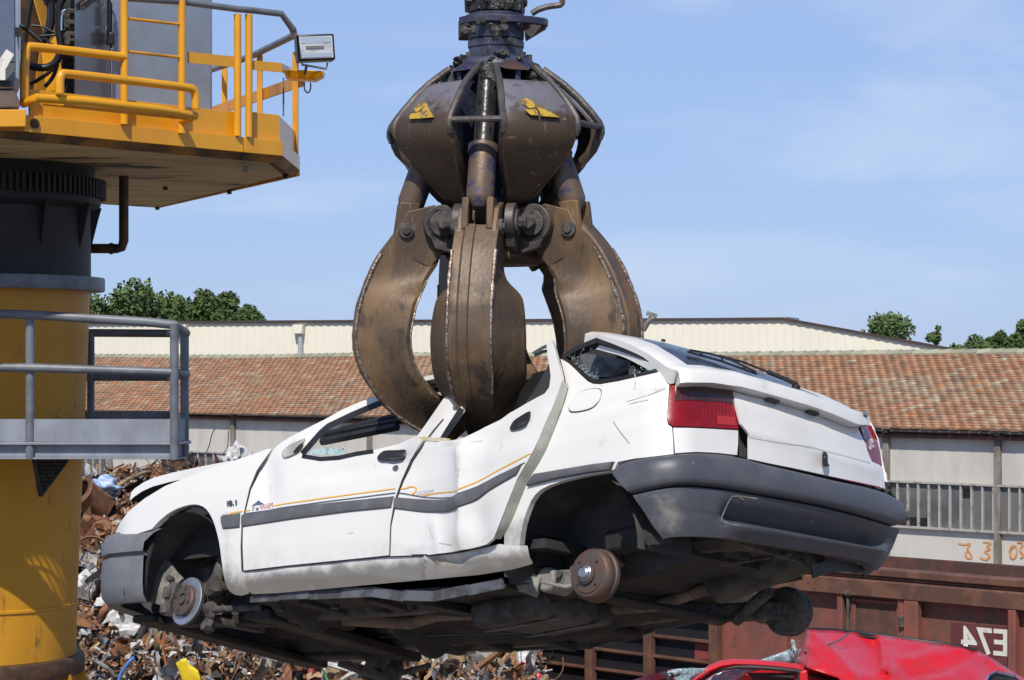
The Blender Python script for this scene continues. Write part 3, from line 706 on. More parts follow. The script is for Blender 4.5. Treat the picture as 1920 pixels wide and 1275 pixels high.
def band(name, lines, profile, mt, off, cols, parent, thick=.05, sharp=40, mirror=False, extra=None, dirt_shade=None):
    """A strip swept between traced lines; profile = [(position in lines, outward displacement)]."""
    LN = []
    for ln in lines:
        a = np.array(ln, float); s = np.concatenate([[0], np.cumsum(np.hypot(*np.diff(a, axis=0).T))]); s /= s[-1]
        t = np.linspace(0, 1, cols); x = np.interp(t, s, a[:, 0]); y = np.interp(t, s, a[:, 1])
        k = np.array([.25, .5, .25]); xx, yy = x.copy(), y.copy()
        for _ in range(2): xx[1:-1] = np.convolve(xx, k, 'valid'); yy[1:-1] = np.convolve(yy, k, 'valid')
        LN.append(np.stack([xx, yy], 1))
    rows = []; N_ = []; DD = []
    for pos, dsp in profile:
        i = min(int(pos), len(LN)-2); f = pos-i; A = LN[i]*(1-f)+LN[i+1]*f
        p = hit(A, off); n_ = normal(p, off)
        for _ in range(3): n_[1:-1] = (n_[:-2]+2*n_[1:-1]+n_[2:])/4
        n_ /= np.linalg.norm(n_, axis=1)[:, None]
        d = dsp(A) if callable(dsp) else np.full(len(A), dsp)
        if extra is not None: d = d+extra(A)
        rows.append(p+n_*d[:, None]); N_.append(n_); DD.append(dirt_shade(A) if dirt_shade is not None else np.zeros(len(A)))
    g = np.array(rows); nn = np.array(N_); r, c = g.shape[:2]
    fs = [[i*c+j, i*c+j+1, (i+1)*c+j+1, (i+1)*c+j] for i in range(r-1) for j in range(c-1)]
    p3 = g.reshape(-1, 3); nr = nn.reshape(-1, 3)
    if mirror: p3 = p3*np.array([1, -1, 1])+np.array([0, 0, .03]); nr = nr*np.array([1, -1, 1])
    v, f2 = shell(p3, fs, nr, thick)
    m = MB(); m.v = v; m.f = f2; m.m = [0]*len(f2); m.col = [(1, 1, 1)]*len(f2)
    o = m.build(name, mt, parent, sharp=sharp, xf=carxf)
    if dirt_shade is not None: setdirt(o, np.concatenate(DD)[shell.src])
    return o
def strokes(name, lines, wid, mt, off, parent, dent=None):
    m = MB()
    for ln in lines:
        ln = resample(ln, 6, closed=False); A = np.array(ln); D = np.gradient(A, axis=0); D /= np.maximum(np.linalg.norm(D, axis=1), 1e-6)[:, None]
        nn = np.stack([-D[:, 1], D[:, 0]], 1)*wid/2
        rows = []
        for q in (A+nn, A-nn):
            p3 = hit(q, off); 
            if dent is not None: p3 = p3+normal(p3)*dent(q, p3)[:, None]
            rows.append(V(p3))
        m.sheet(rows)
    return m.build(name, mt, parent, flip='keep', xf=carxf)
def sstep(a, b, x):
    t = np.clip((x-a)/(b-a), 0, 1); return t*t*(3-2*t)
def gauss(A, cx, cy, sx, sy, rot=0.0):
    c, s = math.cos(rot), math.sin(rot); dx = A[:, 0]-cx; dy = A[:, 1]-cy
    return np.exp(-(((dx*c+dy*s)/sx)**2+((-dx*s+dy*c)/sy)**2))
_seed = np.random.RandomState(5)
def npn(A, sc, seed=0):
    return np.array([mnoise.noise(Vector((a[0]*sc, a[1]*sc, seed*7.7))) for a in A])
def d_rear(A, p):    # bent rear door: vertical crease near the front, trailing edge sprung outwards, ripples low down
    x = A[:, 0]; y = A[:, 1]
    cr = 866+(y-900)*.02
    d = .034*np.where(x < cr, np.exp(-np.abs(x-cr)/15.), np.exp(-np.abs(x-cr)/55.))*sstep(815, 850, y)*(1-.5*sstep(940, 1010, y))-.028*gauss(A, 800, 930, 45, 90)
    d += .012*np.exp(-np.abs(x-805-(y-960)*.25)/14.)*sstep(955, 985, y)
    d += .016*gauss(A, 870, 1000, 24, 30)-.014*gauss(A, 905, 985, 22, 45)
    d += .040*sstep(900, 1055, x+(y-800)*.30)+.004*npn(A, .018, 3)+.007*gauss(A, 960, 830, 60, 22, -.5)-.010*gauss(A, 905, 880, 26, 60, .3)
    return d
def d_front(A, p):
    return .003*npn(A, .012, 2)-.012*gauss(A, 640, 885, 70, 16, -.2)-.012*gauss(A, 755, 850, 30, 22)+.012*sstep(735, 790, A[:, 0])*sstep(900, 840, A[:, 1])-.02*gauss(A, 500, 900, 22, 50)
def d_quarter(A, p):
    return .004*npn(A, .01, 4)-.012*gauss(A, 1185, 745, 70, 10, -.35)+.008*gauss(A, 1180, 760, 80, 12, -.35)-.008*gauss(A, 1215, 800, 22, 60, .3)
def d_sill(A, p):
    return .006*npn(A, .02, 6)-.03*gauss(A, 842, 1056, 26, 10)+.012*gauss(A, 800, 1058, 4, 30)-.012*gauss(A, 810, 1060, 5, 30)-.01*gauss(A, 935, 1052, 6, 8)

car = empty('white_car', Vector(c2w([[1.3, 0, .2]])[0]), 'crushed white hatchback with no wheels hanging in the claws of the grapple', 'car')
# --- panels traced on the body side
wing_arch = chaikin([(440, 1115), (427, 1106), (421, 1088), (416, 1055), (412, 1022), (407, 999), (401, 979), (394, 964), (384, 951), (368, 945), (350, 947), (325, 956), (305, 970), (284, 992)], 1, False)
wing = [(509, 842), (481, 882), (467, 916), (459, 951), (452, 988), (450.5, 1026), (452, 1070), (455.5, 1095), (463, 1114), (452, 1117)]+wing_arch+[(250, 1003), (213, 1013), (218, 995), (226, 978), (243, 957), (272, 934), (310, 911), (355, 893), (412, 873), (455, 858), (485, 848), (504, 841)]
def d_wing(A, p): return .02*np.exp(-((A[:, 0]-360)/90.)**2)*sstep(985, 940, A[:, 1])+.0*A[:, 0]
for mir in (False, True): panel('front_wing', wing, M['white_paint'], .004, 8, .03, None, car, mirror=mir, dirt_shade=lambda A: .75*sstep(1040, 1115, A[:, 1])*(A[:, 0] > 400)+.35*np.exp(-(np.abs(A[:, 0]-425)/14.))*(A[:, 1] > 960))
front_door = [(512, 842), (524, 832), (542, 821), (575, 803), (608, 786.5), (639, 769), (672, 755), (706, 741.5), (745, 727), (800, 709), (838, 701.5), (900, 691), (900, 697), (838, 709), (800, 717), (745, 736), (709, 751), (660, 772), (612, 795), (599, 807), (563.5, 849), (580, 856), (601, 860), (634, 861.5), (691, 847), (735, 834), (771, 824), (781, 819), (793.5, 827), (785, 840), (769, 862), (752.5, 900), (738.5, 940), (731, 985), (729, 1041), (640, 1050), (540, 1060), (456.5, 1069.5), (455, 1026), (455.5, 990), (462, 952), (470, 917), (484, 884)]
for mir in (False, True):
    fd = panel('front_door', front_door, M['white_paint'], .004, 8, .028, d_front, car, mirror=mir, dirt_shade=lambda A: .22*sstep(-60, 0, A[:, 1]-np.interp(A[:, 0], [456, 729], [1069, 1041]))+.5*gauss(A, 560, 838, 22, 12)+.25*gauss(A, 790, 822, 20, 6))
    if not mir: fdoor = fd
rear_door = [(797, 823), (812, 826), (845, 826), (865, 824), (880, 815), (910, 800), (940, 788), (959, 776), (994, 760), (1030, 746), (1039, 734), (1041.5, 713), (1038, 692), (1034, 675), (1030.5, 652), (1020, 655), (1001, 664), (1001, 661), (1022, 651), (1041, 643.5), (1046, 655), (1052, 673), (1060, 699), (1065, 722), (1058, 743), (1048, 769), (1034, 800), (1016, 840), (999, 871), (980, 901), (964, 941), (948, 981), (935, 1010), (920, 1021), (890, 1029), (859, 1034), (807, 1040), (731.5, 1042.5), (733.5, 985), (741.5, 941), (755, 901), (771.5, 864), (788, 840)]
rdoor = panel('rear_door', rear_door, M['white_paint'], .004, 6, .018, d_rear, car, sharp=24, dirt_shade=lambda A: .24*sstep(-50, 0, A[:, 1]-np.interp(A[:, 0], [731, 860, 935], [1042, 1034, 1010]))+.35*gauss(A, 845, 832, 26, 8)+.3*gauss(A, 868, 880, 5, 40)+.45*gauss(A, 947, 838, 3, 5))
rear_door_far = [(800, 823), (865, 824), (940, 788), (994, 760), (1032, 746), (1052, 720), (1060, 743), (1016, 840), (964, 941), (935, 1010), (860, 1034), (733, 1042), (741, 941), (771, 864)]
panel('rear_door', rear_door_far, M['white_paint'], .004, 10, .03, None, car, mirror=True)
# turned-in edge of the sprung rear door, its shading painted in as olive
edge_ = [(1066, 722), (1059, 744), (1049, 770), (1035, 801), (1017, 841), (1000, 872), (981, 902), (965, 942), (950, 982), (936, 1011)]
A = np.array(resample(edge_, 8, False)); p3 = hit(A, .004); nr = normal(p3); dd = d_rear(A, p3)
m = MB(); wd = np.interp(A[:, 1], [722, 790, 860, 960, 1011], [.002, .011, .026, .022, .006])
m.sheet([V(p3+nr*dd[:, None]), V(p3+nr*dd[:, None]-nr*.01+np.array([[-1, 0, 0]])*wd[:, None]*.55-nr*wd[:, None]*.25), V(p3+nr*dd[:, None]-nr*.035+np.array([[-1, 0, 0]])*wd[:, None]*.95-nr*wd[:, None]*.6)])
m.build('door_edge', M['door_inner_edge'], rdoor, flip='keep', xf=carxf)
q_arch = chaikin([(1158, 866), (1150, 884), (1110, 889), (1062, 899), (1019, 913), (999, 931), (985.5, 962), (977.5, 990), (974, 1021)], 1, False)
quarter = [(1050, 672), (1058, 676), (1066, 681), (1076, 690), (1088, 702), (1102, 715), (1112, 720), (1126, 721), (1159, 715.5), (1205, 704.5), (1246, 695), (1253, 697), (1258, 708), (1260, 716), (1255, 722), (1253, 745), (1250.5, 788), (1252.5, 796), (1260, 801), (1262, 826), (1263, 851), (1230, 855), (1190, 859)]+q_arch+[(962, 1024), (945, 1022), (945, 985), (962, 935), (988, 885), (1012, 842), (1034, 792), (1056, 735), (1062, 722), (1056, 695)]
for mir in (False, True):
    qp = panel('rear_quarter_panel', quarter, M['white_grime'], -.004, 9, .03, d_quarter, car, mirror=mir, dirt_shade=lambda A: .30*gauss(A, 1215, 735, 60, 7, -.33)+.5*sstep(930, 1010, A[:, 1])+.35*gauss(A, 1090, 880, 70, 14, -.15)+.4*gauss(A, 1255, 705, 10, 10))
    if not mir: quart = qp
# fuel flap
flap = chaikin([(1066, 768), (1069, 753), (1080, 739), (1096, 731), (1120, 728), (1127, 732), (1124, 748), (1114, 761), (1099, 768), (1074, 772)], 2)
panel('fuel_flap', flap, M['white_paint'], .004, 5, .012, None, quart)
c_ = [(sum(p[0] for p in flap)/len(flap)), (sum(p[1] for p in flap)/len(flap))]
panel('flap_gap', [((x-c_[0])*1.055+c_[0]+.8, (y-c_[1])*1.09+c_[1]+.8) for x, y in flap], M['cast'], -.0015, 5, .002, None, quart)
# B pillar
panel('door_pillar', [(781, 819), (800, 793), (820, 764), (831, 748), (838, 742), (850, 741), (860, 752), (868, 766), (850, 792), (829, 822), (808, 827), (793, 827)], M['white_paint'], -.012, 7, .018, None, car)
panel('pillar_seam', resample([(796, 827), (812, 806), (830, 785), (832, 786), (815, 807), (799, 828)], 5), M['cast'], -.009, 4, .002, None, car)
panel('split_sealant', [(779, 821), (790, 819), (812, 820), (830, 821), (845, 823), (840, 827), (818, 828), (800, 826), (788, 826)], M['foam'], -.002, 4, .008, lambda A, p: .006*npn(A, .2, 3), car)
# sill
sill = [(456, 1071), (540, 1062), (640, 1052), (729, 1043.5), (806, 1042), (859, 1036), (920, 1024), (937, 1020), (960, 1024), (974, 1022), (979, 1045), (986, 1061), (960, 1068), (898, 1078), (820, 1085), (720, 1094), (600, 1105), (520, 1112), (474, 1114), (464, 1108), (457, 1092)]
for mir in (False, True): panel('sill', sill, M['white_paint'], -.006, 7, .05, d_sill, car, mirror=mir, dirt_shade=lambda A: .22+.80*sstep(-6, 34, A[:, 1]-np.interp(A[:, 0], [456, 729, 860, 975], [1069, 1042, 1036, 1022]))+.3*npn(A, .03, 4))
# rubbing strips
strips = [[(417, 971), (421, 966.5), (452, 962), (451, 990), (423, 993), (420, 988)],
          [(457, 965), (520, 955), (600, 945), (680, 937), (741, 930.5), (737, 944), (734, 953), (660, 960), (560, 973), (500, 982), (457, 989), (455.5, 976)],
          [(742, 932), (790, 934), (855, 935), (868, 930), (900, 916), (940, 898), (993, 872.5), (987, 884), (980, 895), (950, 911), (928, 923), (900, 941), (868, 954), (839, 960), (790, 959), (741, 954), (738, 944)],
          [(1006, 888), (1060, 879), (1110, 871), (1152, 865.5), (1148, 875), (1146, 882), (1100, 888), (1040, 899), (989, 912), (996, 900)]]
SB = [([(417, 968), (435, 964.5), (452, 962)], [(421, 992.5), (437, 991.5), (451, 990)], None),
      ([(457, 965), (520, 955), (600, 945), (680, 937), (740, 930.5)], [(456.5, 989), (500, 982), (560, 973), (660, 960), (735, 953)], d_front),
      ([(742.5, 932), (790, 934), (830, 935.5), (855, 934.5), (868, 930), (900, 916), (940, 898), (992, 873)], [(740, 954), (790, 959.5), (839, 960.5), (868, 954), (900, 941), (928, 923), (950, 911), (981, 894)], d_rear),
      ([(1006, 888), (1060, 879), (1110, 871), (1152, 865.5)], [(989, 912), (1040, 899), (1100, 888), (1146, 882)], d_quarter)]
for a_, b_, dn in SB:
    ex = (lambda A, f=dn: f(A, None)) if dn else None
    pr = [(0, .004), (.08, .014), (.3, .0175), (.7, .0175), (.92, .014), (1, .004)]
    band('rubbing_strip', [a_, b_], pr, M['strip'], .0, 40, car, .012, extra=ex)
    band('rubbing_strip', [a_, b_], pr, M['strip'], .0, 16, car, .012, mirror=True)
# coach lines and lettering
lo = .0065
strokes('coach_line', [[(426, 967), (432, 962), (440, 960.5), (455, 958.5)], [(460, 957.6), (468, 956)], [(510, 947.5), (600, 935), (680, 924), (741, 916)]], 2.1, M['orange_line'], lo, car, lambda A, p: d_front(A, p)*(A[:, 0] > 457))
strokes('coach_line', [[(749, 915.5), (757, 914.5), (765, 911), (771, 910.5), (775, 914), (774, 919), (770, 923.5), (764, 926)], [(782, 928), (800, 924), (815, 922), (840, 922), (862, 922.5), (872, 918), (920, 894), (960, 875), (1006, 854)]], 2.1, M['orange_line'], lo, car, d_rear)
strokes('coach_line', [[(417, 966), (430, 966), (441, 965)]], 2.2, M['grey_line'], lo, car)
strokes('coach_line', [[(457, 963.3), (520, 953), (600, 942), (680, 932), (741, 924)]], 2.2, M['grey_line'], lo, car, d_front)
strokes('coach_line', [[(746, 923.5), (756, 924.5), (786, 929.5), (820, 932), (847, 932.5), (868, 928), (900, 914), (940, 895), (995, 871)]], 2.2, M['grey_line'], lo, car, d_rear)
panel('pagoda_decal', [(471, 948), (479, 941), (482, 937), (486, 940), (492, 944)], M['decal_blue'], lo, 3, .001, d_front, car)
strokes('pagoda_decal', [[(474, 949), (473, 957)], [(479, 952), (483, 951.5)], [(481, 952), (481, 956.5)], [(475.5, 950), (477, 950)], [(485, 948.5), (487, 948.5)], [(478, 955), (484, 954)]], 1.6, M['decal_blue'], lo, car, d_front)
def side_text(name, body_, pa, pb, h, mt, thickpx=None, dent=None, off=.007, bold=.0):
    """mirrored lettering laid on the body side between two picture points on its base line"""
    a = Vector((pa[0], pa[1], 0)); b = Vector((pb[0], pb[1], 0)); x = (b-a).normalized(); y = Vector((0, -1, 0))
    m = text_mesh(None, body_, a, x, y, h, (b-a).length, mt, None, bold=bold)
    A = np.array([(v.x, v.y) for v in m.v]); p3 = hit(A, off)
    if dent is not None: p3 = p3+normal(p3)*dent(A, p3)[:, None]
    m.v = V(p3); return m.build(name, mt, car, sharp=None, flip='keep', xf=carxf)
side_text('lettering', 'PEKIN', (487, 954.5), (509, 950.5), 9.5, M['decal_red'], dent=d_front)
side_text('lettering', 'MOSCOU', (775, 926.5), (805, 921.5), 7, M['decal_lilac'], dent=d_rear)
bd = text_mesh(None, '1.8i', Vector((425, 948, 0)), Vector((1, -.10, 0)).normalized(), Vector((0, -1, 0)), 9.5, 18, None, None, bold=.02)
A = np.array([(v.x, v.y) for v in bd.v]); mm = MB()
f_ = V(hit(A, .014)); b_ = V(hit(A, .003)); mm.add(f_, bd.f); mm.build('badge', M['badge'], car, sharp=None, flip='keep', xf=carxf)
mm = MB(); mm.add(V(hit(A+np.array([1.2, 1.0]), .006)), bd.f); mm.build('badge', M['black'], car, sharp=None, flip='keep', xf=carxf)  # offset black copy, painted as the drop shadow of the badge
# door handles and lock
def lump(name, outer, inner_shift, off0, off1, mt, parent, dent=None, n=2):
    o_ = chaikin(outer, n); c = (sum(p[0] for p in o_)/len(o_), sum(p[1] for p in o_)/len(o_))
    dn = dent or (lambda A, p: np.zeros(len(A)))
    def ring(sc, off):
        A = np.array([((x-c[0])*sc+c[0], (y-c[1])*sc+c[1]) for x, y in o_]); p = hit(A, off); return V(p+normal(p)*dn(A, p)[:, None])
    m = MB(); R = [ring(1, off0), ring(.97, off0+(off1-off0)*.6), ring(.82, off1)]
    k = len(o_)
    for r in R: m.v += r
    for i in range(2):
        for j in range(k): m.f.append([i*k+j, i*k+(j+1) % k, (i+1)*k+(j+1) % k, (i+1)*k+j])
    m.f.append([2*k+j for j in range(k)]); m.m = [0]*len(m.f); m.col = [(1, 1, 1)]*len(m.f)
    return m.build(name, mt, parent, sharp=50, xf=carxf)
lump('door_handle', [(706, 858), (709, 852), (717, 845), (725, 843), (742, 842), (756, 841), (760, 843), (759, 851), (757, 857), (753, 860), (740, 862), (725, 863), (711, 864), (707, 862)], 0, .003, .022, M['black'], fdoor, d_front, n=1)
lump('handle_recess', [(720, 857), (750, 854.5), (756, 857), (744, 861.5), (724, 863)], 0, .018, .026, M['cabin'], fdoor, d_front)
lump('lock', [(735, 875), (741, 870), (747, 873), (746, 880), (740, 883), (735, 881)], 0, .003, .012, M['chromecap'], fdoor, d_front)
lump('door_handle', [(959.5, 804), (963, 796), (969, 790), (985, 782), (999, 777), (1003, 778), (1003, 786), (1000, 794), (995, 799), (982, 805), (970, 809), (963, 810), (960, 808)], 0, .003, .024, M['black'], rdoor, d_rear, n=1)
lump('handle_recess', [(972, 800), (995, 793), (998, 797), (984, 804), (973, 807)], 0, .019, .027, M['cabin'], rdoor, d_rear)
# black plastic quarter trim in the rear door, window seals
panel('corner_trim', [(989, 760), (1003, 744), (1018, 722), (1030, 702), (1037, 690), (1041, 713), (1041, 728), (1036, 742), (1026, 750), (1005, 756)], M['cabin'], .0, 7, .01, d_rear, rdoor)
strokes('window_seal', [[(567, 851), (602, 811), (616, 799), (662, 777), (711, 757), (747, 742), (800, 723)]], 11, M['black'], .007, fdoor)
strokes('window_seal', [[(566, 855), (600, 860.5), (635, 858), (668, 851), (700, 846)]], 8, M['black'], .005, fdoor, d_front)
strokes('window_seal', [[(866, 766), (850, 791), (836, 813), (829, 825)]], 11, M['black'], -.004, car)
strokes('window_seal', [[(1002, 667), (1018, 659.5), (1029, 657)], [(1033, 660), (1037, 690), (1041, 713), (1040, 729), (1034, 742)]], 6, M['black'], .03, rdoor)
# dark shut lines behind the panel gaps
strokes('shut_line', [[(507, 843), (483, 882), (469, 916), (460.5, 951), (453.5, 988), (452.5, 1026), (454, 1070)], [(456, 1070), (540, 1061), (640, 1051), (730, 1042.3), (807, 1041), (860, 1035), (920, 1022)], [(794, 828), (786, 841), (770, 863), (753.5, 901), (740, 941), (732.5, 985), (730.5, 1042)]], 4.2, M['black'], .001, car)
arch_in = [(440, 1113), (428, 1104), (423, 1088), (418, 1055), (414, 1022), (409, 999), (403, 980), (396, 966), (385, 953.5), (368, 947.5), (350, 949.5), (325, 959), (305, 973), (286, 993)]
strokes('arch_seal', [chaikin(arch_in, 1, False)], 5, M['black'], -.012, car)
panel('rear_bench', [(955, 795), (975, 735), (1000, 700), (1036, 690), (1044, 715), (1040, 745), (1000, 768)], M['black'], 0, 8, .05, None, car, surf=lambda A: cplane(A, 1, .52), nrmc=(0, 1, 0))  # added black filler sheet standing in for the dark door innards
# old scratches and chips
strokes('scratch', [[(1172, 752), (1210, 740), (1248, 727)], [(1180, 757), (1215, 748)], [(1190, 700), (1192, 715), (1189, 728)], [(1150, 790), (1165, 812), (1180, 830)]], 1.3, M['white_dirty'], .0005, quart, d_quarter)
strokes('scratch', [[(946, 830), (948, 840), (945, 846)], [(884, 830), (905, 826)], [(868, 880), (866, 905), (868, 922)], [(800, 985), (806, 1004), (812, 1010)], [(824, 1018), (850, 1022)]], 1.5, M['white_dirty'], .006, rdoor, d_rear)
strokes('scratch', [[(560, 960), (575, 958)], [(652, 1000), (662, 998)], [(500, 905), (503, 925)], [(700, 866), (705, 878)]], 1.2, M['white_dirty'], .006, fdoor, d_front)
# mirror corner, broken off
lump('mirror_mount', [(527, 851), (531, 843), (545, 833), (560, 826), (574, 820), (570, 828), (562, 842), (556, 851), (541, 858), (530, 860)], 0, .004, .016, M['white_dirty'], fdoor, d_front)
lump('mirror_hole', [(548, 851), (553, 842), (563, 832), (570, 829), (565, 840), (557, 849)], 0, .015, .0175, M['black'], fdoor, d_front)
# ------------------------------------------------------------------ car: tail, tailgate, bumpers, roof, bonnet, chassis
def edge_surf(line, val):   # helper: signed distance in px below a polyline y(x)
    xs = [p[0] for p in line]; ys = [p[1] for p in line]
    return lambda A: A[:, 1]-np.interp(A[:, 0], xs, ys)
bump_top = [(1148, 884), (1154, 874), (1168, 866), (1200, 859.5), (1230, 856), (1267, 851.5), (1306, 849), (1345, 850.5), (1382, 854.5), (1420, 866), (1490, 882), (1563, 899.5), (1620, 911), (1653, 920), (1680, 933), (1696, 952)]
bump_mid = [(1696, 976), (1684, 989), (1640, 975), (1590, 961), (1533, 947), (1475, 936), (1415, 925.5), (1350, 915), (1300, 910), (1268, 910), (1230, 916), (1186, 926)]
bmid = bump_mid[::-1]
bp_ = [(0, -.012), (.05, .006), (.18, .019), (.45, .025), (.75, .026), (.90, .022), (.96, .012), (1, -.016)]
bumper = band('rear_bumper', [bump_top, bmid], bp_, M['plastic'], .035, 70, car, .05, sharp=50, extra=lambda A: .006*gauss(A, 1278, 880, 30, 30)-.004*gauss(A, 1320, 880, 30, 20), dirt_shade=lambda A: .25*gauss(A, 1276, 872, 16, 14))
L0 = [(1187, 928), (1230, 918), (1268, 912.5), (1300, 912.5), (1350, 917.5), (1415, 928), (1475, 938.5), (1533, 949.5), (1590, 963.5), (1640, 977.5), (1684, 991.5)]
L1 = [(1206, 960), (1260, 950), (1310, 955), (1372, 969), (1450, 983.5), (1560, 1004.5), (1640, 1019), (1665, 1020), (1684, 1008)]
L2 = [(1221, 984), (1270, 974), (1320, 976), (1366, 985), (1440, 995), (1520, 1009), (1600, 1024), (1650, 1032), (1668, 1033), (1678, 1029)]
L3 = [(1241, 1012.5), (1257, 1008.5), (1296, 1005), (1330, 1005), (1375, 1008.5), (1474, 1025), (1540, 1036), (1613, 1049), (1640, 1056), (1652, 1073), (1660, 1066)]
on_ = lambda A: sstep(1345, 1385, A[:, 0])*sstep(1672, 1645, A[:, 0])
ap = [(0, .0), (.04, .004), (.3, lambda A: .004-.008*on_(A)), (.6, lambda A: -.002-.036*on_(A)), (.85, lambda A: -.005-.064*on_(A)), (1.0, lambda A: -.007-.074*on_(A)), (1.05, lambda A: -.008-.072*on_(A)),
      (1.5, lambda A: -.010-.012*on_(A)), (1.9, lambda A: -.013+.018*on_(A)), (2.0, lambda A: -.014+.030*on_(A)), (2.15, lambda A: -.016+.030*on_(A)), (2.6, lambda A: -.022+.016*on_(A)), (3.0, lambda A: -.03+.010*on_(A))]
band('bumper_apron', [L0, L1, L2, L3], ap, M['plastic'], .03, 80, bumper, .05, sharp=45, dirt_shade=lambda A: .42*gauss(A, 1258, 968, 40, 34)+.22*gauss(A, 1240, 930, 60, 10)+.2*gauss(A, 1400, 1012, 160, 6, .13))
strokes('tow_cover_line', [[(1394, 937), (1384, 930), (1372, 931), (1364, 945), (1354, 968), (1353, 976), (1368, 982), (1388, 985)], [(1384, 930), (1420, 935)]], 2.2, M['cast_light'], .032, bumper)
# tail lamps (wrap round the corner) and the white corner panel under them
lamp = [(1257, 722), (1277, 719), (1300, 720.5), (1337, 719), (1376, 727), (1379, 757), (1382, 785), (1385, 804), (1340, 801.5), (1300, 799.5), (1262, 799), (1252, 793), (1253, 765)]
def split(poly, line, keep_above):   # clip polygon with y(x) line, horizontal-ish
    f = lambda p: p[1]-np.interp(p[0], [q[0] for q in line], [q[1] for q in line])
    out = []; P_ = resample(poly, 4)
    for a, b in zip(P_, P_[1:]+P_[:1]):
        fa, fb = f(a), f(b); ia = (fa <= 0) == keep_above; ib = (fb <= 0) == keep_above
        if ia: out.append(a)
        if ia != ib:
            t = fa/(fa-fb); out.append((a[0]+(b[0]-a[0])*t, a[1]+(b[1]-a[1])*t))
    return out
tl = panel('tail_lamp', lamp, M['lamp_red'], -.004, 6, .04, None, car)
sm_ = [(1266, 724), (1300, 723), (1374, 730), (1377, 757), (1345, 753), (1300, 750), (1265, 751)]
panel('lamp_band', sm_, M['lamp_dark'], -.002, 6, .004, None, tl)
panel('lamp_lens', [(1345, 779), (1377, 782), (1379, 798), (1347, 795)], mat('brighter lamp cell', (.42, .025, .018), rough=.2, coat=.4), -.0015, 6, .003, None, tl)
m = MB()
for k in range(16):
    x = 1272+k*6.6; A = np.array([(x, 754), (x+.4, 797)]); m.tube(V(hit(A, -.0042)), .0012, n=5)
m.build('lens_rib', M['lamp_red'], tl, xf=carxf)
panel('corner_panel', [(1262, 802), (1300, 802.5), (1340, 804.5), (1384, 807), (1384, 830), (1382, 853), (1345, 849), (1306, 847), (1266, 849.5), (1264, 825)], M['white_paint'], -.004, 7, .03, None, car)
flamp = [(1613, 798), (1624, 796), (1634, 798), (1644, 820), (1650, 845), (1654, 874), (1648, 872), (1634, 866), (1623, 832)]
tl2 = panel('tail_lamp', flamp, M['lamp_red'], -.006, 5, .04, None, car)
tl2['label'] = 'broken red tail lamp'
panel('lamp_hole', [(1622, 829), (1636, 820), (1640, 838), (1630, 845), (1625, 840)], mat('bare lamp bulb cavity', (.7, .66, .6), (.25, .05, .04), scale=30, rough=.4), -.001, 4, .003, None, tl2)
panel('corner_panel', [(1648, 873), (1655, 876), (1658, 900), (1660, 917), (1653, 914), (1651, 895)], M['white_paint'], -.006, 5, .03, None, car)
# inner tail structure seen in the gap beside the tailgate
panel('tail_flange', [(1376, 728), (1384, 728), (1392, 790), (1408, 818), (1408, 862), (1384, 855), (1386, 806)], M['liner'], -.05, 6, .02, None, car)
panel('tail_flange', [(1258, 716), (1272, 719), (1274, 725), (1258, 727), (1246, 694), (1254, 696)], M['liner'], -.03, 5, .02, None, car)
# tailgate, sprung open a little
gate = [(1377, 731), (1382, 733), (1430, 745), (1478, 758), (1530, 772), (1580, 786), (1612, 797), (1618, 815), (1623, 832), (1628, 850), (1634, 866), (1648, 872), (1651, 913), (1600, 902), (1540, 889), (1480, 876), (1440, 868), (1405, 860.5), (1404.5, 817), (1402, 813), (1388, 795), (1381, 764)]
def d_gate(A, p):
    yy = A[:, 1]-np.interp(A[:, 0], [1380, 1640], [800, 882])
    return .006*np.exp(-np.abs(yy)/12.)*(1+0*yy)-.012*sstep(-40, -75, yy)+.002*npn(A, .02, 8)
tg = panel('tailgate', gate, M['white_paint'], .008, 7, .010, d_gate, car)
# hatch frame: a real slab with glass, hinged at the roof, twisted up by the crush
lowedge = [(1278, 716), (1300, 717), (1337, 717.5), (1388, 724.5), (1456, 742), (1540, 767.5), (1611, 796), (1637, 797)]
NU, NV = 30, 22
lx = np.array([p[0] for p in lowedge]); ly = np.array([p[1] for p in lowedge])
us = np.linspace(0, 1, NU)
Re = hit(np.stack([1278+(1637-1278)*us, np.interp(1278+(1637-1278)*us, lx, ly)], 1), .055)
yf = .645-1.29*us
Fr = np.stack([.03-.0*us, yf, 1.292+.055*(1-(yf/.645)**2)+.01*us], 1)
G = np.zeros((NV, NU, 3)); vs_ = np.linspace(0, 1, NV)
for i, v in enumerate(vs_):
    lipv = .16
    up_ = np.minimum(v/lipv, 1)
    # the lip stands up and leans forward, then the glass runs to the roof
    lipend = Re+np.array([.055, 0, .078])
    k = max(0, (v-lipv)/(1-lipv))
    b = Re*(1-up_)+lipend*up_+np.array([-.018, 0, .018])*math.sin(up_*math.pi)
    q = (b if v <= lipv else lipend*(1-k)+Fr*k)
    edge = 1-np.abs(2*us-1)**4
    q = q+np.array([-.02, 0, .03])[None]*(math.sin(k*math.pi)*.9)*1
    q[:, 0] += .0; G[i] = q
def gnorm(i, j):
    a = G[min(i+1, NV-1), j]-G[max(i-1, 0), j]; b = G[i, min(j+1, NU-1)]-G[i, max(j-1, 0)]
    n = np.cross(b, a); n /= np.linalg.norm(n); return n if n[2] > 0 else -n
NG = np.array([[gnorm(i, j) for j in range(NU)] for i in range(NV)])
def isglass(i, j): return 4 <= i < NV-3 and 3 <= j < NU-4
ids = lambda i, j: i*NU+j
pts = G.reshape(-1, 3).copy(); nn = NG.reshape(-1, 3)
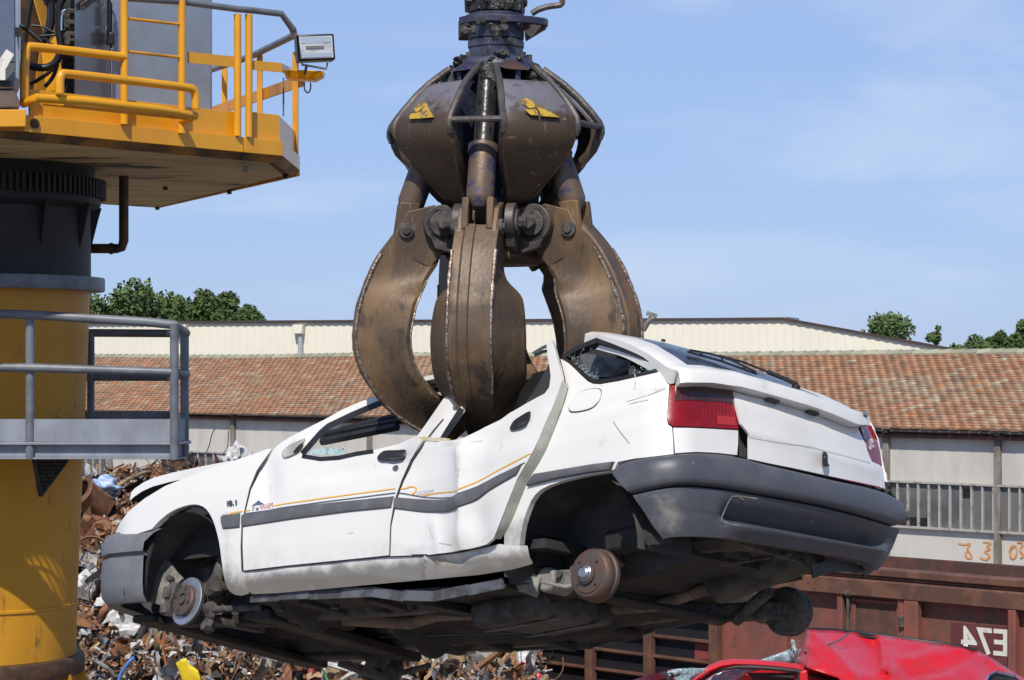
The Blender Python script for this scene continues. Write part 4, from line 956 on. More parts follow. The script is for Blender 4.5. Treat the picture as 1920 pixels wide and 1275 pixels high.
for i in range(NV):
    for j in range(NU):
        if j in (0, NU-1): pts[ids(i, j)] -= nn[ids(i, j)]*.012
        pts[ids(i, j)] += nn[ids(i, j)]*.004*mnoise.noise(Vector(pts[ids(i, j)]*9))
wf = [[ids(i, j), ids(i, j+1), ids(i+1, j+1), ids(i+1, j)] for i in range(NV-1) for j in range(NU-1) if not isglass(i, j)]
v_, f_ = shell(pts, wf, nn, .062)
m = MB(); m.v = v_; m.f = f_; m.m = [0]*len(f_); m.col = [(1, 1, 1)]*len(f_)
hat = m.build('hatch_frame', M['white_grime'], car, sharp=40, xf=carxf)
setdirt(hat, [.55*max(0, mnoise.noise(Vector((pts[i][0]*9, pts[i][1]*9, pts[i][2]*9))))*(1 if (i % NU) < 4 and i//NU > 10 else .25) for i in shell.src])
gf = [[ids(i, j), ids(i, j+1), ids(i+1, j+1), ids(i+1, j)] for i in range(NV-1) for j in range(NU-1) if isglass(i, j)]
m = MB(); m.v = [Vector(p-n*.006) for p, n in zip(pts, nn)]; m.f = gf; m.m = [0]*len(gf); m.col = [(1, 1, 1)]*len(gf)
m.build('rear_glass', M['glass_dark'], hat, xf=carxf)
def gpt(u, v, h):
    i = v*(NV-1); j = u*(NU-1); i0 = min(int(i), NV-2); j0 = min(int(j), NU-2); a = i-i0; b = j-j0
    p = (pts.reshape(NV, NU, 3)[i0, j0]*(1-a)*(1-b)+pts.reshape(NV, NU, 3)[i0+1, j0]*a*(1-b)+pts.reshape(NV, NU, 3)[i0, j0+1]*(1-a)*b+pts.reshape(NV, NU, 3)[i0+1, j0+1]*a*b)
    return Vector(p+NG[i0, j0]*h)
# wiper
m = MB(); m.cyl(gpt(.66, .17, -.01), gpt(.66, .17, .022), .018, n=12)
m.tube([gpt(.66, .17, .022), gpt(.61, .20, .028), gpt(.55, .26, .026)], .010, n=8)
m.tube([gpt(.55, .26, .026), gpt(.46, .33, .026), gpt(.36, .38, .02)], .005, n=6)
wip = m.build('wiper', M['black'], hat, xf=carxf)
m = MB(); 
m.tube([gpt(.22, .40, .014), gpt(.31, .37, .020), gpt(.40, .33, .020), gpt(.49, .25, .014)], .0045, n=6)
m.tube([gpt(.21, .40, .006), gpt(.35, .33, .006), gpt(.50, .25, .006)], .005, n=6)
for u_, v_k in ((.26, .375), (.35, .335), (.44, .285)): m.tube([gpt(u_, v_k, .018), gpt(u_+.01, v_k-.01, .006)], .004, n=5)
m.build('wiper_blade', M['black'], wip, xf=carxf)
m = MB(); m.cyl(gpt(.30, .80, -.002), gpt(.30, .80, .010), .009, n=8); m.build('washer_jet', M['black'], hat, xf=carxf)
# number plate lamps and handle recess under the lip, latch and badge on the gate
def gslab(name, px, off, off2, mt, parent, dent=None):
    return panel(name, px, mt, off, 5, off-off2, dent, parent)
k0 = 8; sh0 = Re[k0:-1]+np.array([.006, 0, .004]); sh1 = sh0+np.array([.085, 0, -.012])
m = MB(); m.sheet([V(sh0), V(sh0*.5+sh1*.5), V(sh1)]); m.build('lip_shelf', M['white_dirty'], hat, flip='keep', xf=carxf)
for f_ in (.52, .70):
    c = Re[int(f_*NU)]; m = MB(); m.box(Vector(c)+Vector((.045, 0, -.008)), (.030, .075, .012)); m.build('plate_lamp', M['cast'], hat, bevel=.003, xf=carxf)
lump('gate_latch', [(1539, 846), (1550, 848), (1551, 868), (1556, 873), (1549, 875), (1541, 870)], 0, .006, .036, M['black'], tg, d_gate, n=1)
lump('latch_hole', [(1543, 854), (1547, 855), (1547, 861), (1543, 860)], 0, .035, .0375, M['badge'], tg, d_gate, n=1)
strokes('gate_crease', [[(1404, 817), (1450, 826), (1520, 838), (1580, 852), (1632, 867)]], 1.4, M['white_dirty'], .0155, tg)
bp = [gpt(.955, .05, .004), gpt(.975, .045, .004), gpt(.98, .085, .004), gpt(.962, .09, .004)]
m = MB(); m.prism(bp, Vector((-.004, 0, .006))); m.build('badge', M['badge'], hat, xf=carxf)

# quarter window: black rubber frame, broken glass, dark shelf inside
qw = [(1051, 668), (1074, 652.5), (1096, 642), (1118, 633), (1150, 645), (1182, 658), (1218, 674), (1248, 691), (1228, 698), (1180, 709), (1127, 719), (1112, 717.5), (1100, 711), (1086, 697), (1068, 680)]
cx_ = sum(p[0] for p in qw)/len(qw); cy_ = sum(p[1] for p in qw)/len(qw)
qwi = [((x-cx_)*.90+cx_, (y-cy_)*.80+cy_) for x, y in qw]
qf = panel('quarter_window', qw, M['black'], -.008, 6, .03, None, car, hole=qwi)
sh_ = random.Random(4); m = MB()
for k in range(520):
    t = sh_.random()
    if t < .62: x = sh_.uniform(1072, 1122); y = np.interp(x, [1060, 1088, 1112, 1126], [676, 697, 712, 714])-abs(sh_.gauss(0, 9))
    elif t < .82: x = sh_.uniform(1180, 1240); y = np.interp(x, [1180, 1240], [703, 690])-abs(sh_.gauss(0, 8))
    else: x = sh_.uniform(1060, 1115); y = np.interp(x, [1060, 1115], [664, 642])+abs(sh_.gauss(0, 5))
    s = sh_.uniform(.8, 2.4); A = np.array([(x+sh_.uniform(-s, s), y+sh_.uniform(-s, s)) for _ in range(3)])
    b = len(m.v); m.add(V(hit(A, -.012-sh_.random()*.02)), [(0, 1, 2)])
m.build('glass_shard', M['shard'], qf, flip='keep', xf=carxf)
panel('parcel_shelf', [(1085, 666), (1095, 662), (1180, 676), (1184, 690), (1150, 706), (1120, 707), (1100, 696)], M['cab_dark'], 0, 9, .02, None, car, surf=lambda A: cplane(A, 1, .50))
panel('parcel_shelf', [(1060, 668), (1118, 640), (1246, 692), (1126, 716), (1108, 714)], M['cabin'], 0, 9, .02, None, car, surf=lambda A: cplane(A, 1, .36))
panel('shelf_support', [(1180, 690), (1188, 684), (1192, 690), (1188, 700), (1178, 706)], M['foam'], 0, 6, .01, None, car, surf=lambda A: cplane(A, 1, .56))
# bonnet, sprung open at the nose
top_l = [(505, 841), (453, 857), (412, 863.5), (374, 871), (321, 882.5), (290, 891), (270, 900), (254, 911), (247, 918)]
bl = resample(top_l, 12, False); T_ = cplane(bl, 1, .69)
m = MB(); rows = []; ys = np.linspace(.69, -.69, 17)
for y in ys:
    q = T_.copy(); q[:, 1] = y; q[:, 2] += .028*(1-(y/.69)**4)-.012; q[:, 0] += .13*(1-(y/.69)**2)*np.linspace(0, 1, len(q)); rows.append(q)
g = np.array(rows); n0, n1 = g.shape[:2]
fs = [[i*n1+j, i*n1+j+1, (i+1)*n1+j+1, (i+1)*n1+j] for i in range(n0-1) for j in range(n1-1)]
v_, f_ = shell(g.reshape(-1, 3), fs, np.tile(np.array([0, 0, 1.]), (n0*n1, 1)), .047)
off_ = len(v_); under = [Vector(p)-Vector((0, 0, .044)) for p in g.reshape(-1, 3)]
m.v = v_+under; m.f = f_+[[off_+i for i in f[::-1]] for f in fs]; m.m = [0]*len(f_)+[1]*len(fs); m.col = [(1, 1, 1)]*len(m.f)
m.build('bonnet', [M['white_paint'], M['cabin']], car, sharp=40, xf=carxf)
# front bumper, full width, with a groove
plan = [(2.80, .835), (2.92, .835), (3.06, .825), (3.16, .785), (3.23, .71), (3.27, .58), (3.30, .40), (3.32, .2), (3.325, 0)]
plan = plan+[(x, -y) for x, y in plan[-2::-1]]
prof = [(.215, -.11), (.205, -.05), (.235, -.022), (.29, -.008), (.36, 0), (.425, .004), (.43, -.014), (.442, -.014), (.447, .012), (.49, .018), (.535, .010), (.56, -.012), (.565, -.05)]
fb = [(px_, py_) for px_, py_ in [(189, 1038), (213, 1012), (282, 992), (259, 1030), (260, 1085), (264, 1140), (240, 1132), (211, 1107), (194, 1067)]]
pp = hit([(p[0]+2, p[1]) for p in fb], .02); print('fb', pp.round(2).tolist())
ztopb = 0; m = MB(); cen = Vector((2.2, 0, 0)); rows = []
for z, o in prof:
    r = []
    for (x, y) in plan:
        sgn = 1 if y >= 0 else -1
        nx = max(0, (x-2.95)/.3); ny = (abs(y)/.835)**3
        L2 = math.hypot(nx, ny) or 1
        zz = z
        if x == plan[0][0]: x = np.interp(z, [.2, .33, .48, .56], [2.77, 2.775, 2.79, 2.70])
        r.append((x+o*nx/L2*1.2, y+sgn*o*ny/L2, zz))
    rows.append(r)
FBZ = .03
m.sheet([[Vector((x, y, z+FBZ)) for x, y, z in r] for r in rows])
m.build('front_bumper', M['plastic_grey'], car, sharp=30, xf=carxf)
# far-side wraps of the tail parts
panel('tail_panel', [(1400, 845), (1480, 862), (1560, 880), (1640, 898), (1668, 905), (1680, 935), (1640, 925), (1560, 905), (1480, 888), (1400, 872)], M['cabin'], -.045, 7, .01, None, car)
# wheel arches
def arch(x0, y0, y1, r, a0, a1, mt, z0=.28, wall=True):
    m = MB(); n = 20; rows = []
    for y in (y0, y1):
        rows.append([Vector((x0+r*math.cos(a0+(a1-a0)*i/n), y, z0+r*math.sin(a0+(a1-a0)*i/n))) for i in range(n+1)])
    m.sheet(rows)
    if wall:
        k = len(m.v); m.v += rows[0]+[Vector((x0, y0, z0-.06))]; m.f.append([k+i for i in range(n+2)]); m.m.append(0); m.col.append((1, 1, 1))
    return m
for sd in (1, -1):
    arch(0.02, .46*sd, .815*sd, .365 if sd > 0 else .33, R_(-5), R_(185), 0, z0=.28 if sd > 0 else .40).build('arch_liner', M['liner'], car, flip='keep', xf=carxf)
    arch(2.54, .40*sd, .825*sd, .372, R_(-4), R_(184), 0, z0=.29 if sd > 0 else .36).build('arch_liner', M['cabin'] if sd < 0 else M['liner'], car, flip='keep', xf=carxf)
panel('liner_edge', [(262, 990), (284, 975), (306, 958), (318, 968), (292, 1000), (278, 1050), (270, 1110), (262, 1110), (254, 1050)], M['cabin'], -.035, 7, .01, None, car)
# floor pan
m = MB(); nx, ny = 90, 40; Z = np.zeros((nx+1, ny+1)); 
def panz(x, y):
    z = .262-.045*y
    ay = abs(y)
    z += .075*math.exp(-(y/.16)**4)*(x > .55)                     # tunnel
    z -= .045*math.exp(-((ay-.42)/.05)**4)*(x > .3)                # long members
    z -= .07*math.exp(-((x-1.95)/.08)**4)*(ay < .62)
    z += .18*max(0, min(1, (x-.16)/-.34)) if x < .16 else 0
    z += .010*(1 if math.sin(x*26) > .2 else -.4)*(.17 < ay < .37)*(x > .9)+.003*mnoise.noise(Vector((x*5, y*5, 2)))
    if x > 2.2: z -= .015+.02*mnoise.noise(Vector((x*9, y*9, 5)))
    return z
xs = np.linspace(-.50, 3.02, nx+1); ys = np.linspace(-.77, .77, ny+1)
m.v = [Vector((x, y, panz(x, y))) for x in xs for y in ys]
for i in range(nx):
    for j in range(ny):
        xc = (xs[i]+xs[i+1])/2; yc = abs(ys[j]+ys[j+1])/2
        if (xc > 2.1 and yc > .56) or (xc > 1.92 and yc > .66): continue
        if yc > .45 and (abs(xc-.02) < .36 or abs(xc-2.54) < .36): continue
        m.f.append([i*(ny+1)+j, (i+1)*(ny+1)+j, (i+1)*(ny+1)+j+1, i*(ny+1)+j+1]); m.m.append(0); m.col.append((1, 1, 1))
m.build('floor_pan', M['under'], car, flip='keep', xf=carxf)
for sd in (1, -1):
    m = MB()
    zf = .232 if sd > 0 else .30
    for a in np.arange(.42, 2.02, .2):
        dz = .006*rng.uniform(-1, 1); m.box((a+.1, .785*sd+.004*rng.uniform(-1, 1), zf+dz), (.199, .012, .045))
    m.build('sill_flange', M['galv'], car, xf=carxf)
    m = MB(); m.box((1.22, .64*sd, .222 if sd > 0 else .28), (1.6, .26, .02)); m.build('floor_side', M['under'], car, xf=carxf, bevel=.005)
fz = lambda y: .262-.045*y
for y in (.44, -.44):
    m = MB(); m.hexa([(2.15, y-.045, fz(y)-.005), (2.15, y+.045, fz(y)-.005), (2.15, y+.032, fz(y)-.062), (2.15, y-.032, fz(y)-.062)], [(.45, y-.045, fz(y)-.005), (.45, y+.045, fz(y)-.005), (.45, y+.032, fz(y)-.055), (.45, y-.032, fz(y)-.055)]); m.build('floor_rail', M['cast'], car, bevel=.006, xf=carxf)
for x in (1.72, 1.30, .92):
    for s_ in (1, -1):
        m = MB(); m.box((x, .60*s_, fz(.6*s_)-.02), (.07, .26, .035)); m.build('floor_rib', M['under'], car, bevel=.006, xf=carxf)
m = MB(); m.box((.66, .26, fz(.26)-.05), (.40, .56, .12), Matrix.Rotation(R_(-2.6), 3, 'X')); tk = m.build('fuel_tank', M['cast_dusty'], car, bevel=.04, segs=4, xf=carxf)
m = MB()
for yy in (.12, .40): m.bar((.88, yy, fz(yy)-.115), (.44, yy, fz(yy)-.115), .03, .004)
m.build('tank_strap', M['galv'], tk, xf=carxf)
for y0, r_ in ((.20, .006), (.235, .005), (-.27, .006)):
    m = MB(); m.tube([(2.2, y0, fz(y0)-.02), (1.6, y0+.01, fz(y0)-.022), (1.1, y0-.01, fz(y0)-.02), (.9, y0+.02, fz(y0)-.03), (.40, y0+.05, fz(y0)-.01)], r_, n=6); m.build('brake_line', M['cast_dusty'], car, xf=carxf)
m = MB(); m.prism([(2.0, .13, fz(0)+.02), (2.0, -.13, fz(0)+.03), (1.0, -.13, fz(0)+.03), (1.0, .13, fz(0)+.02)], (0, 0, -.004)); m.build('heat_shield', M['galv'], car, xf=carxf)
for k_, (x, y) in enumerate(((1.9, .70), (1.55, .69), (1.05, .70), (1.4, .52))):
    m = MB(); m.cyl((x, y, fz(y)-.03), (x, y, fz(y)-.052), .022, n=12); m.build('drain_plug', M['black'], car, xf=carxf)
# cabin shell inside: dark floor, dash, seats, far lining
m = MB(); m.box((1.1, 0, .38), (1.75, 1.45, .04)); m.box((1.98, 0, .58), (.22, 1.45, .42)); m.box((-.02, 0, .55), (.5, .86, .5)); m.box((.42, 0, .55), (.16, 1.3, .46))
m.build('cabin_floor', M['cabin'], car, xf=carxf)
for y in (.36, -.36):
    m = MB(); m.box((1.05, y, .48), (.5, .48, .18)); m.box((.78, y, .72), (.16, .46, .5), Matrix.Rotation(R_(-14), 3, 'Y'))
    m.build('seat', M['cabin'], car, bevel=.05, segs=3, xf=carxf)
m = MB()
for (a, b, r) in (((600, 815), (770, 785), .018), ((604, 828), (745, 800), .022), ((640, 806), (800, 765), .016)):
    q = cplane([a, b], 1, .35); m.tube(V(q), r, n=6)
m.build('door_frame', M['black'], car, xf=carxf)
m = MB(); q = cplane([(586, 842), (622, 840), (650, 844), (645, 852), (580, 852)], 1, -.1); m.add(V(q), [(0, 1, 2, 3, 4)])
for k in range(90):
    x = sh_.uniform(578, 655); y = 849-abs(sh_.gauss(0, 4)); s = sh_.uniform(1, 3); A = np.array([(x+sh_.uniform(-s, s), y+sh_.uniform(-s, s)) for _ in range(3)])
    m.add(V(cplane(A, 1, .2+sh_.random()*.3)), [(0, 1, 2)])
m.build('windscreen_remains', M['shard'], car, flip='keep', xf=carxf)
# crushed roof
rl = [(706, 743), (745, 731), (800, 712), (838, 704), (880, 697), (905, 694)]
T_ = cplane(resample(rl, 10, False), 1, .60); rows = []
for y in np.linspace(.60, -.60, 15):
    q = T_.copy(); q[:, 1] = y; q[:, 2] += .02*(1-(y/.6)**2)-.11*math.exp(-((y-.15)/.22)**2)*np.linspace(0, 1, len(q))
    q[:, 2] += np.array([.02*mnoise.noise(Vector((a[0]*6, y*6, 1))) for a in q]); rows.append(V(q))
m = MB(); m.sheet(rows); m.build('roof', M['white_paint'], car, solid=.012, xf=carxf)
m = MB(); q = cplane([(800, 724), (842, 717), (842, 722), (800, 730)], 1, .57); m.prism(V(q), Vector((0, -.03, 0))); m.build('roof_gutter', M['black'], car, xf=carxf)
m = MB(); q = cplane([(806, 735), (846, 728), (846, 738), (812, 744)], 1, .55); m.prism(V(q), Vector((0, -.03, 0))); m.build('roof_rail', M['white_dirty'], car, xf=carxf)
# rear running gear
def drum(c, sd, front=True):
    c = Vector(c); ax = Vector((0, sd, 0))
    m = MB(); m.lathe(c, [(.105, -.075), (.112, -.072), (.112, -.055), (.106, -.05), (.109, -.03), (.108, -.018), (.102, -.008), (.094, 0), (.082, .002), (.080, .006), (.045, .008), (.044, .02), (.036, .022), (.034, .014)], ax, 40)
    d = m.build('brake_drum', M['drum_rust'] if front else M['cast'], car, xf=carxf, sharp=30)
    m = MB(); m.lathe(c, [(.036, .008), (.036, .026), (.031, .030), (.031, .028)], ax, 24); m.lathe(c, [(.027, .012), (.027, .034), (.020, .04), (.0, .042)], ax, 20, cap=False); m.build('hub_cap', M['chromecap'], d, xf=carxf, sharp=30)
    m = MB()
    for k in range(4):
        a = R_(45+90*k+8); q = c+Vector((.066*math.cos(a), sd*.006, .066*math.sin(a))); m.cyl(q, q+ax*.0012, .0075, n=10)
    m.build('stud_hole', M['black'], d, xf=carxf)
    return d
dn = cplane([(1103, 1076)], 1, .735)[0]; drum(dn, 1)
df = cplane([(1492, 1150)], 1, -.70)[0]; drum(df, -1, False)
m = MB(); m.lathe(Vector(df)+Vector((0, .085, 0)), [(.02, .02), (.10, .012), (.112, 0), (.112, -.01)], (0, 1, 0), 36); m.build('backing_plate', M['cast'], car, xf=carxf)
for sd, c in ((1, dn), (-1, df)):
    c = Vector(c); pv = Vector((.33, .56*sd, .255)); st = Vector((c.x, c.y-.10*sd, c.z))
    m = MB(); m.bar(pv, st, .05, .085); m.cyl(pv-Vector((0, .09*sd, 0)), pv+Vector((0, .06*sd, 0)), .055, n=18); m.cyl(st, Vector((c.x, c.y-.02*sd, c.z)), .05, n=18)
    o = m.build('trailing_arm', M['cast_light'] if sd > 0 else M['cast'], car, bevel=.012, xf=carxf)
    m = MB(); 
    for q in (pv+Vector((-.08, .035*sd, .01)), pv+Vector((-.16, .035*sd, .02))): m.cyl(q, q+Vector((0, .025*sd, 0)), .016, n=8)
    m.build('arm_bolt', M['cast'], o, xf=carxf)
    m = MB(); m.tube([c+Vector((.05, -.05*sd, -.02)), c+Vector((.14, -.02*sd, -.03)), c+Vector((.24, .03*sd, .0))], [.012, .009, .004], n=8); m.build('brake_cable', M['cast_light'], car, xf=carxf)
m = MB(); m.cyl((.33, -.6, .255), (.33, .6, .255), .05, n=18); m.cyl((.22, -.5, .20), (.22, .5, .20), .018, n=8); m.build('rear_axle', M['under'], car, xf=carxf)
for sd in (1, -1):
    m = MB(); m.cyl((-.02, .52*sd, .3), (.20, .55*sd, .2), .03, n=12); m.build('damper', M['cast'], car, xf=carxf)
q = cplane([(1011, 1060), (975, 1050)], 1, .66)
m = MB(); m.tube([Vector((.47, .70, .42)), Vector((.46, .69, .33)), Vector((.44, .68, .25)), Vector((.36, .62, .225))], [.02, .025, .035, .045], n=12, smooth=0); m.build('bump_bracket', M['cast_light'], car, xf=carxf)
# spare wheel tray, exhaust, silencer
m = MB(); cc = Vector(cplane([(1362, 1040)], 2, .35)[0]); m.lathe(cc, [(.31, .05), (.31, .0), (.27, -.035), (.20, -.03), (.19, .0), (.10, .0), (.09, -.03), (.0, -.03)], (0, 0, 1), 40, cap=False); sp = m.build('spare_tray', M['cast_dusty'], car, xf=carxf)
m = MB(); m.tube([cc+Vector((.36, .1, .0)), cc+Vector((.1, .05, -.05)), cc+Vector((-.3, -.05, -.04))], .009, n=6); m.tube([cc+Vector((-.30, .34, .04)), cc+Vector((-.3, .30, -.05)), cc+Vector((-.25, -.3, -.05)), cc+Vector((-.2, -.34, .03))], .008, n=6); m.build('tray_cradle', M['cast'], sp, xf=carxf)
m = MB(); m.box(cc+Vector((.10, .50, .01)), (.26, .10, .10)); m.build('tail_member', M['under'], car, bevel=.02, xf=carxf)
a_, b_ = [Vector(v) for v in cplane([(1345, 1098), (1520, 1034)], 1, -.20)]
d_ = (b_-a_).normalized(); m = MB(); m.lathe(a_, [(.02, -.03), (.055, -.02), (.085, 0), (.085, (b_-a_).length), (.06, (b_-a_).length+.03), (.02, (b_-a_).length+.04)], d_, 20)
m.v = [Vector((v.x, a_.y+(v.y-a_.y)*1.15, v.z)) for v in m.v]; m.build('silencer', M['cast_dusty'], car, xf=carxf)
ex = [(575, 1168), (650, 1160), (715, 1163), (770, 1166), (820, 1154), (880, 1150), (960, 1155), (1050, 1147), (1150, 1142), (1230, 1136), (1300, 1118), (1350, 1098)]
q = cplane(ex, 2, .225); q[-1] = np.array(a_); q[-2] = q[-3]*.5+q[-1]*.5; m = MB(); m.tube(V(q), [.026, .034, .037, .037, .028, .026, .034, .034, .026, .026, .026, .03], n=12); m.build('exhaust_pipe', M['pipe_rust'], car, xf=carxf)
# front corner: disc, hub, caliper, knuckle, engine lump
dc = Vector(cplane([(349, 1127)], 1, .735)[0]); ax = Vector((.10, 1, .05)).normalized()
def fdisc(c, sd):
    ax_ = Vector((ax.x, ax.y*sd, ax.z)).normalized()
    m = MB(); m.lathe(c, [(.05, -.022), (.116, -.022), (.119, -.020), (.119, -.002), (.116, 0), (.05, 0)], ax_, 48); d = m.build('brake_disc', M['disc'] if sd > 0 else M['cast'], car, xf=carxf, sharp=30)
    m = MB(); m.lathe(c, [(.118, -.019), (.1203, -.018), (.1203, -.004), (.118, -.003)], ax_, 48, cap=False); m.lathe(c, [(.078, 0), (.078, .018), (.072, .024), (.034, .026), (.032, .016), (.022, .018), (.02, .03), (.012, .03)], ax_, 36); m.build('disc_bell', M['drum_rust'], d, xf=carxf, sharp=30)
    m = MB(); u = ax_.orthogonal().normalized(); w_ = ax_.cross(u)
    for k in range(4):
        a = R_(30+90*k); q = c+ax_*.0262+(u*math.cos(a)+w_*math.sin(a))*.055; m.cyl(q, q+ax_*.0015, .007, n=8)
    m.build('stud_hole', M['black'], d, xf=carxf)
    m = MB(); k0 = c+Vector((.10, -.005*sd, .01)); m.box(k0, (.05, .075, .17), Matrix.Rotation(R_(-12), 3, 'Y')); m.box(k0+Vector((.01, .03*sd, .03)), (.05, .04, .06)); m.box(k0+Vector((.012, .035*sd, -.05)), (.045, .035, .05)); m.cyl(k0+Vector((0, .02*sd, .09)), k0+Vector((0, .06*sd, .10)), .018, n=8)
    m.build('brake_caliper', M['cast'], d, bevel=.01, xf=carxf)
    m = MB(); m.blob(c+Vector((-.05, -.11*sd, .04)), .075, 3, 2, .5, (1, .8, 1.3)); m.blob(c+Vector((-.13, -.06*sd, .08)), .05, 5, 2, .6); m.blob(c+Vector((-.13, -.05*sd, -.04)), .04, 6, 2, .6); m.blob(c+Vector((-.14, -.04*sd, -.12)), .035, 8, 2, .7)
    m.cyl(c+Vector((-.03, -.14*sd, .1)), c+Vector((-.02, -.24*sd, .5)), .032, n=12); m.cyl(c+Vector((-.13, -.03*sd, -.04)), c+Vector((-.42, -.12*sd, -.02)), .016, n=10)
    m.bar(c+Vector((-.06, -.1*sd, -.07)), c+Vector((-.1, -.42*sd, -.06)), .07, .03)
    m.build('wheel_knuckle', M['cast'], car, sharp=40, xf=carxf)
fdisc(dc, 1); fc = Vector((dc.x, -.70, dc.z-.055)); fdisc(fc, -1)
lp = [(262, 1078), (270, 1055), (284, 1043), (303, 1041), (320, 1052), (333, 1072), (345, 1085), (335, 1095), (322, 1118), (317, 1139), (290, 1131), (264, 1122)]
for sd in (1, -1):
    m = MB(); m.prism([(2.0, .635*sd, .50), (3.0, .60*sd, .48), (3.0, .60*sd, .66), (2.62, .635*sd, .78), (2.0, .635*sd, .80)], (0, -.02*sd, 0)); m.build('inner_wing', M['cabin'], car, xf=carxf)
panel('splash_guard', lp, M['cast_light'], 0, 8, .01, lambda A, p: .03*np.exp(-((A[:, 0]-295)/40.)**2), car, surf=lambda A: cplane(A, 1, .62), nrmc=(0, 1, 0))
m = MB(); m.box((2.75, .1, .50), (.5, .7, .34)); m.box((2.45, -.1, .36), (.3, .9, .22)); m.blob((2.72, .36, .42), .12, 2, 3, .4); m.cyl((2.62, .42, .36), (2.62, .2, .36), .06, n=14)
m.build('engine', M['cast'], car, bevel=.03, xf=carxf)
m = MB(); m.bar((2.15, .62, .19), (2.3, -.62, .22), .16, .05); m.bar((2.2, .45, .19), (3.0, .5, .2), .09, .05); m.bar((2.2, -.45, .21), (3.0, -.5, .22), .09, .05); m.box((2.98, 0, .19), (.16, 1.25, .04)); m.build('subframe', M['under'], car, bevel=.01, xf=carxf)
lampn = MB(); lampn.box((3.02, .56, .63), (.16, .30, .12)); lampn.build('headlamp_housing', M['cabin'], car, bevel=.03, xf=carxf)
m = MB(); m.box((3.02, -.56, .63), (.16, .30, .12)); m.build('headlamp_housing', M['cabin'], car, bevel=.03, xf=carxf)
m = MB(); m.box((2.5, 0, .70), (1.0, 1.2, .02)); m.build('engine_bay', M['cabin'], car, xf=carxf)
# mud flap behind the near rear wheel and torn plastic under the tail
panel('mud_flap', [(1205, 992), (1241, 1012), (1258, 1010), (1262, 1018), (1215, 1022), (1208, 1016)], M['cabin'], -.02, 6, .008, None, car)
panel('under_cover', [(1522, 1058), (1560, 1050), (1600, 1055), (1640, 1068), (1622, 1083), (1620, 1076), (1590, 1072), (1560, 1073), (1526, 1084)], M['black'], -.05, 6, .01, None, car)
# ------------------------------------------------------------------ the orange-peel grapple
GY = 10.45; GX = (930-CX)/F*GY
def gz(py): return E+(HY-py)/F*GY
def GP(az, r, t, py):
    a = R_(az); return Vector((GX+math.sin(a)*r+math.cos(a)*t, GY-math.cos(a)*r+math.sin(a)*t, gz(py)))
grab = empty('grapple', Vector((GX, GY, gz(430))), 'big rusty five-claw scrap grapple gripping the white car', 'grapple')
def GL(prof, mt, name, parent=None, n=40, sharp=35, bump=None, **k):
    m = MB(); m.lathe((GX, GY, 0), [(r, gz(y)) for r, y in prof], (0, 0, 1), n); return m.build(name, mt, parent or grab, sharp=sharp, **k)
GL([(.03, -620), (.05, -618), (.05, -122), (.10, -118), (.115, -60), (.115, 8), (.128, 10), (.128, 24), (.11, 26)], M['grease'], 'swivel')
m = MB()
for k in range(7):
    a = k*51+13; p = GP(a, .115, 0, 0); m.cyl(GP(a, .112, 0, 22), GP(a, .118, 0, -30-9*(k % 3)), .022+.006*(k % 3), n=10)
    m.blob(GP(a+20, .12, 0, 12-6*(k % 2)), .028, k, 2, .6)
    m.tube([GP(a+10, .10, 0, 18), GP(a+14, .15, 0, -2), GP(a+25, .13, 0, -26), GP(a+40, .1, 0, -50)], .012, n=7, smooth=1)
m.build('hose_fitting', M['grease'], grab)
# bracket ring round the neck
m = MB(); ang = [(-118, .165), (-95, .175), (-60, .150), (-30, .152), (0, .155), (30, .165), (55, .205), (74, .245), (84, .245), (90, .225), (104, .17)]
r0 = []; 
for dz in (0, 1):
    pass
inn = [GP(a, r-.028, 0, 30+(.12*(a+118)*.35)) for a, r in ang]; out = [GP(a, r, 0, 30+(.12*(a+118)*.35)) for a, r in ang]
h_ = Vector((0, 0, -.034)); n_ = len(ang)
m.v = out+inn+[v+h_ for v in out]+[v+h_ for v in inn]
for i in range(n_-1):
    m.f += [[i, i+1, n_+i+1, n_+i], [2*n_+i, 2*n_+i+1, i+1, i], [n_+i, n_+i+1, 3*n_+i+1, 3*n_+i], [3*n_+i, 3*n_+i+1, 2*n_+i+1, 2*n_+i]]
m.f += [[0, n_, 3*n_, 2*n_], [n_-1, 3*n_-1, 4*n_-1, 2*n_-1]]; m.m = [0]*len(m.f); m.col = [(1, 1, 1)]*len(m.f)
m.build('bracket_ring', M['blue_dark'], grab, bevel=.004, sharp=40)
m = MB(); m.prism([GP(-100, .185, -.02, 36), GP(-100, .185, -.02, 74), GP(-62, .15, .0, 52), GP(-62, .15, 0, 30)], GP(-80, .0, 0, 30)-GP(-80, .07, 0, 30)); m.build('bracket_block', M['grease'], grab, bevel=.006)
m = MB(); m.prism([GP(80, .235, 0, 45), GP(80, .235, 0, 56), GP(80, .14, 0, 78), GP(80, .13, 0, 50)], GP(80, .1, .02, 30)-GP(80, .1, 0, 30)); m.build('bracket_web', M['grey_steel_dark'], grab)
GL([(.12, 26), (.131, 28), (.131, 74), (.124, 76), (.131, 79), (.131, 90), (.126, 92), (.127, 108)], M['blue_dark'], 'neck')
for a, y in ((-26, 46), (14, 44), (14, 58), (27, 84), (-70, 60), (60, 52)):
    m = MB(); m.cyl(GP(a, .125, 0, y), GP(a, .165, 0, y+2), .020, n=6); m.cyl(GP(a, .16, 0, y+2), GP(a, .178, 0, y+3), .013, n=8)
    m.build('neck_bolt', M['cast'], grab)
for k, (a, y, r_) in enumerate(((0, 68, .028), (-8, 54, .024), (-50, 62, .022))):
    m = MB(); m.blob(GP(a, .128, 0, y), r_, k+3, 3, .7, (1, .5, 1.6)); m.build('grease_clump', M['grease'], grab)
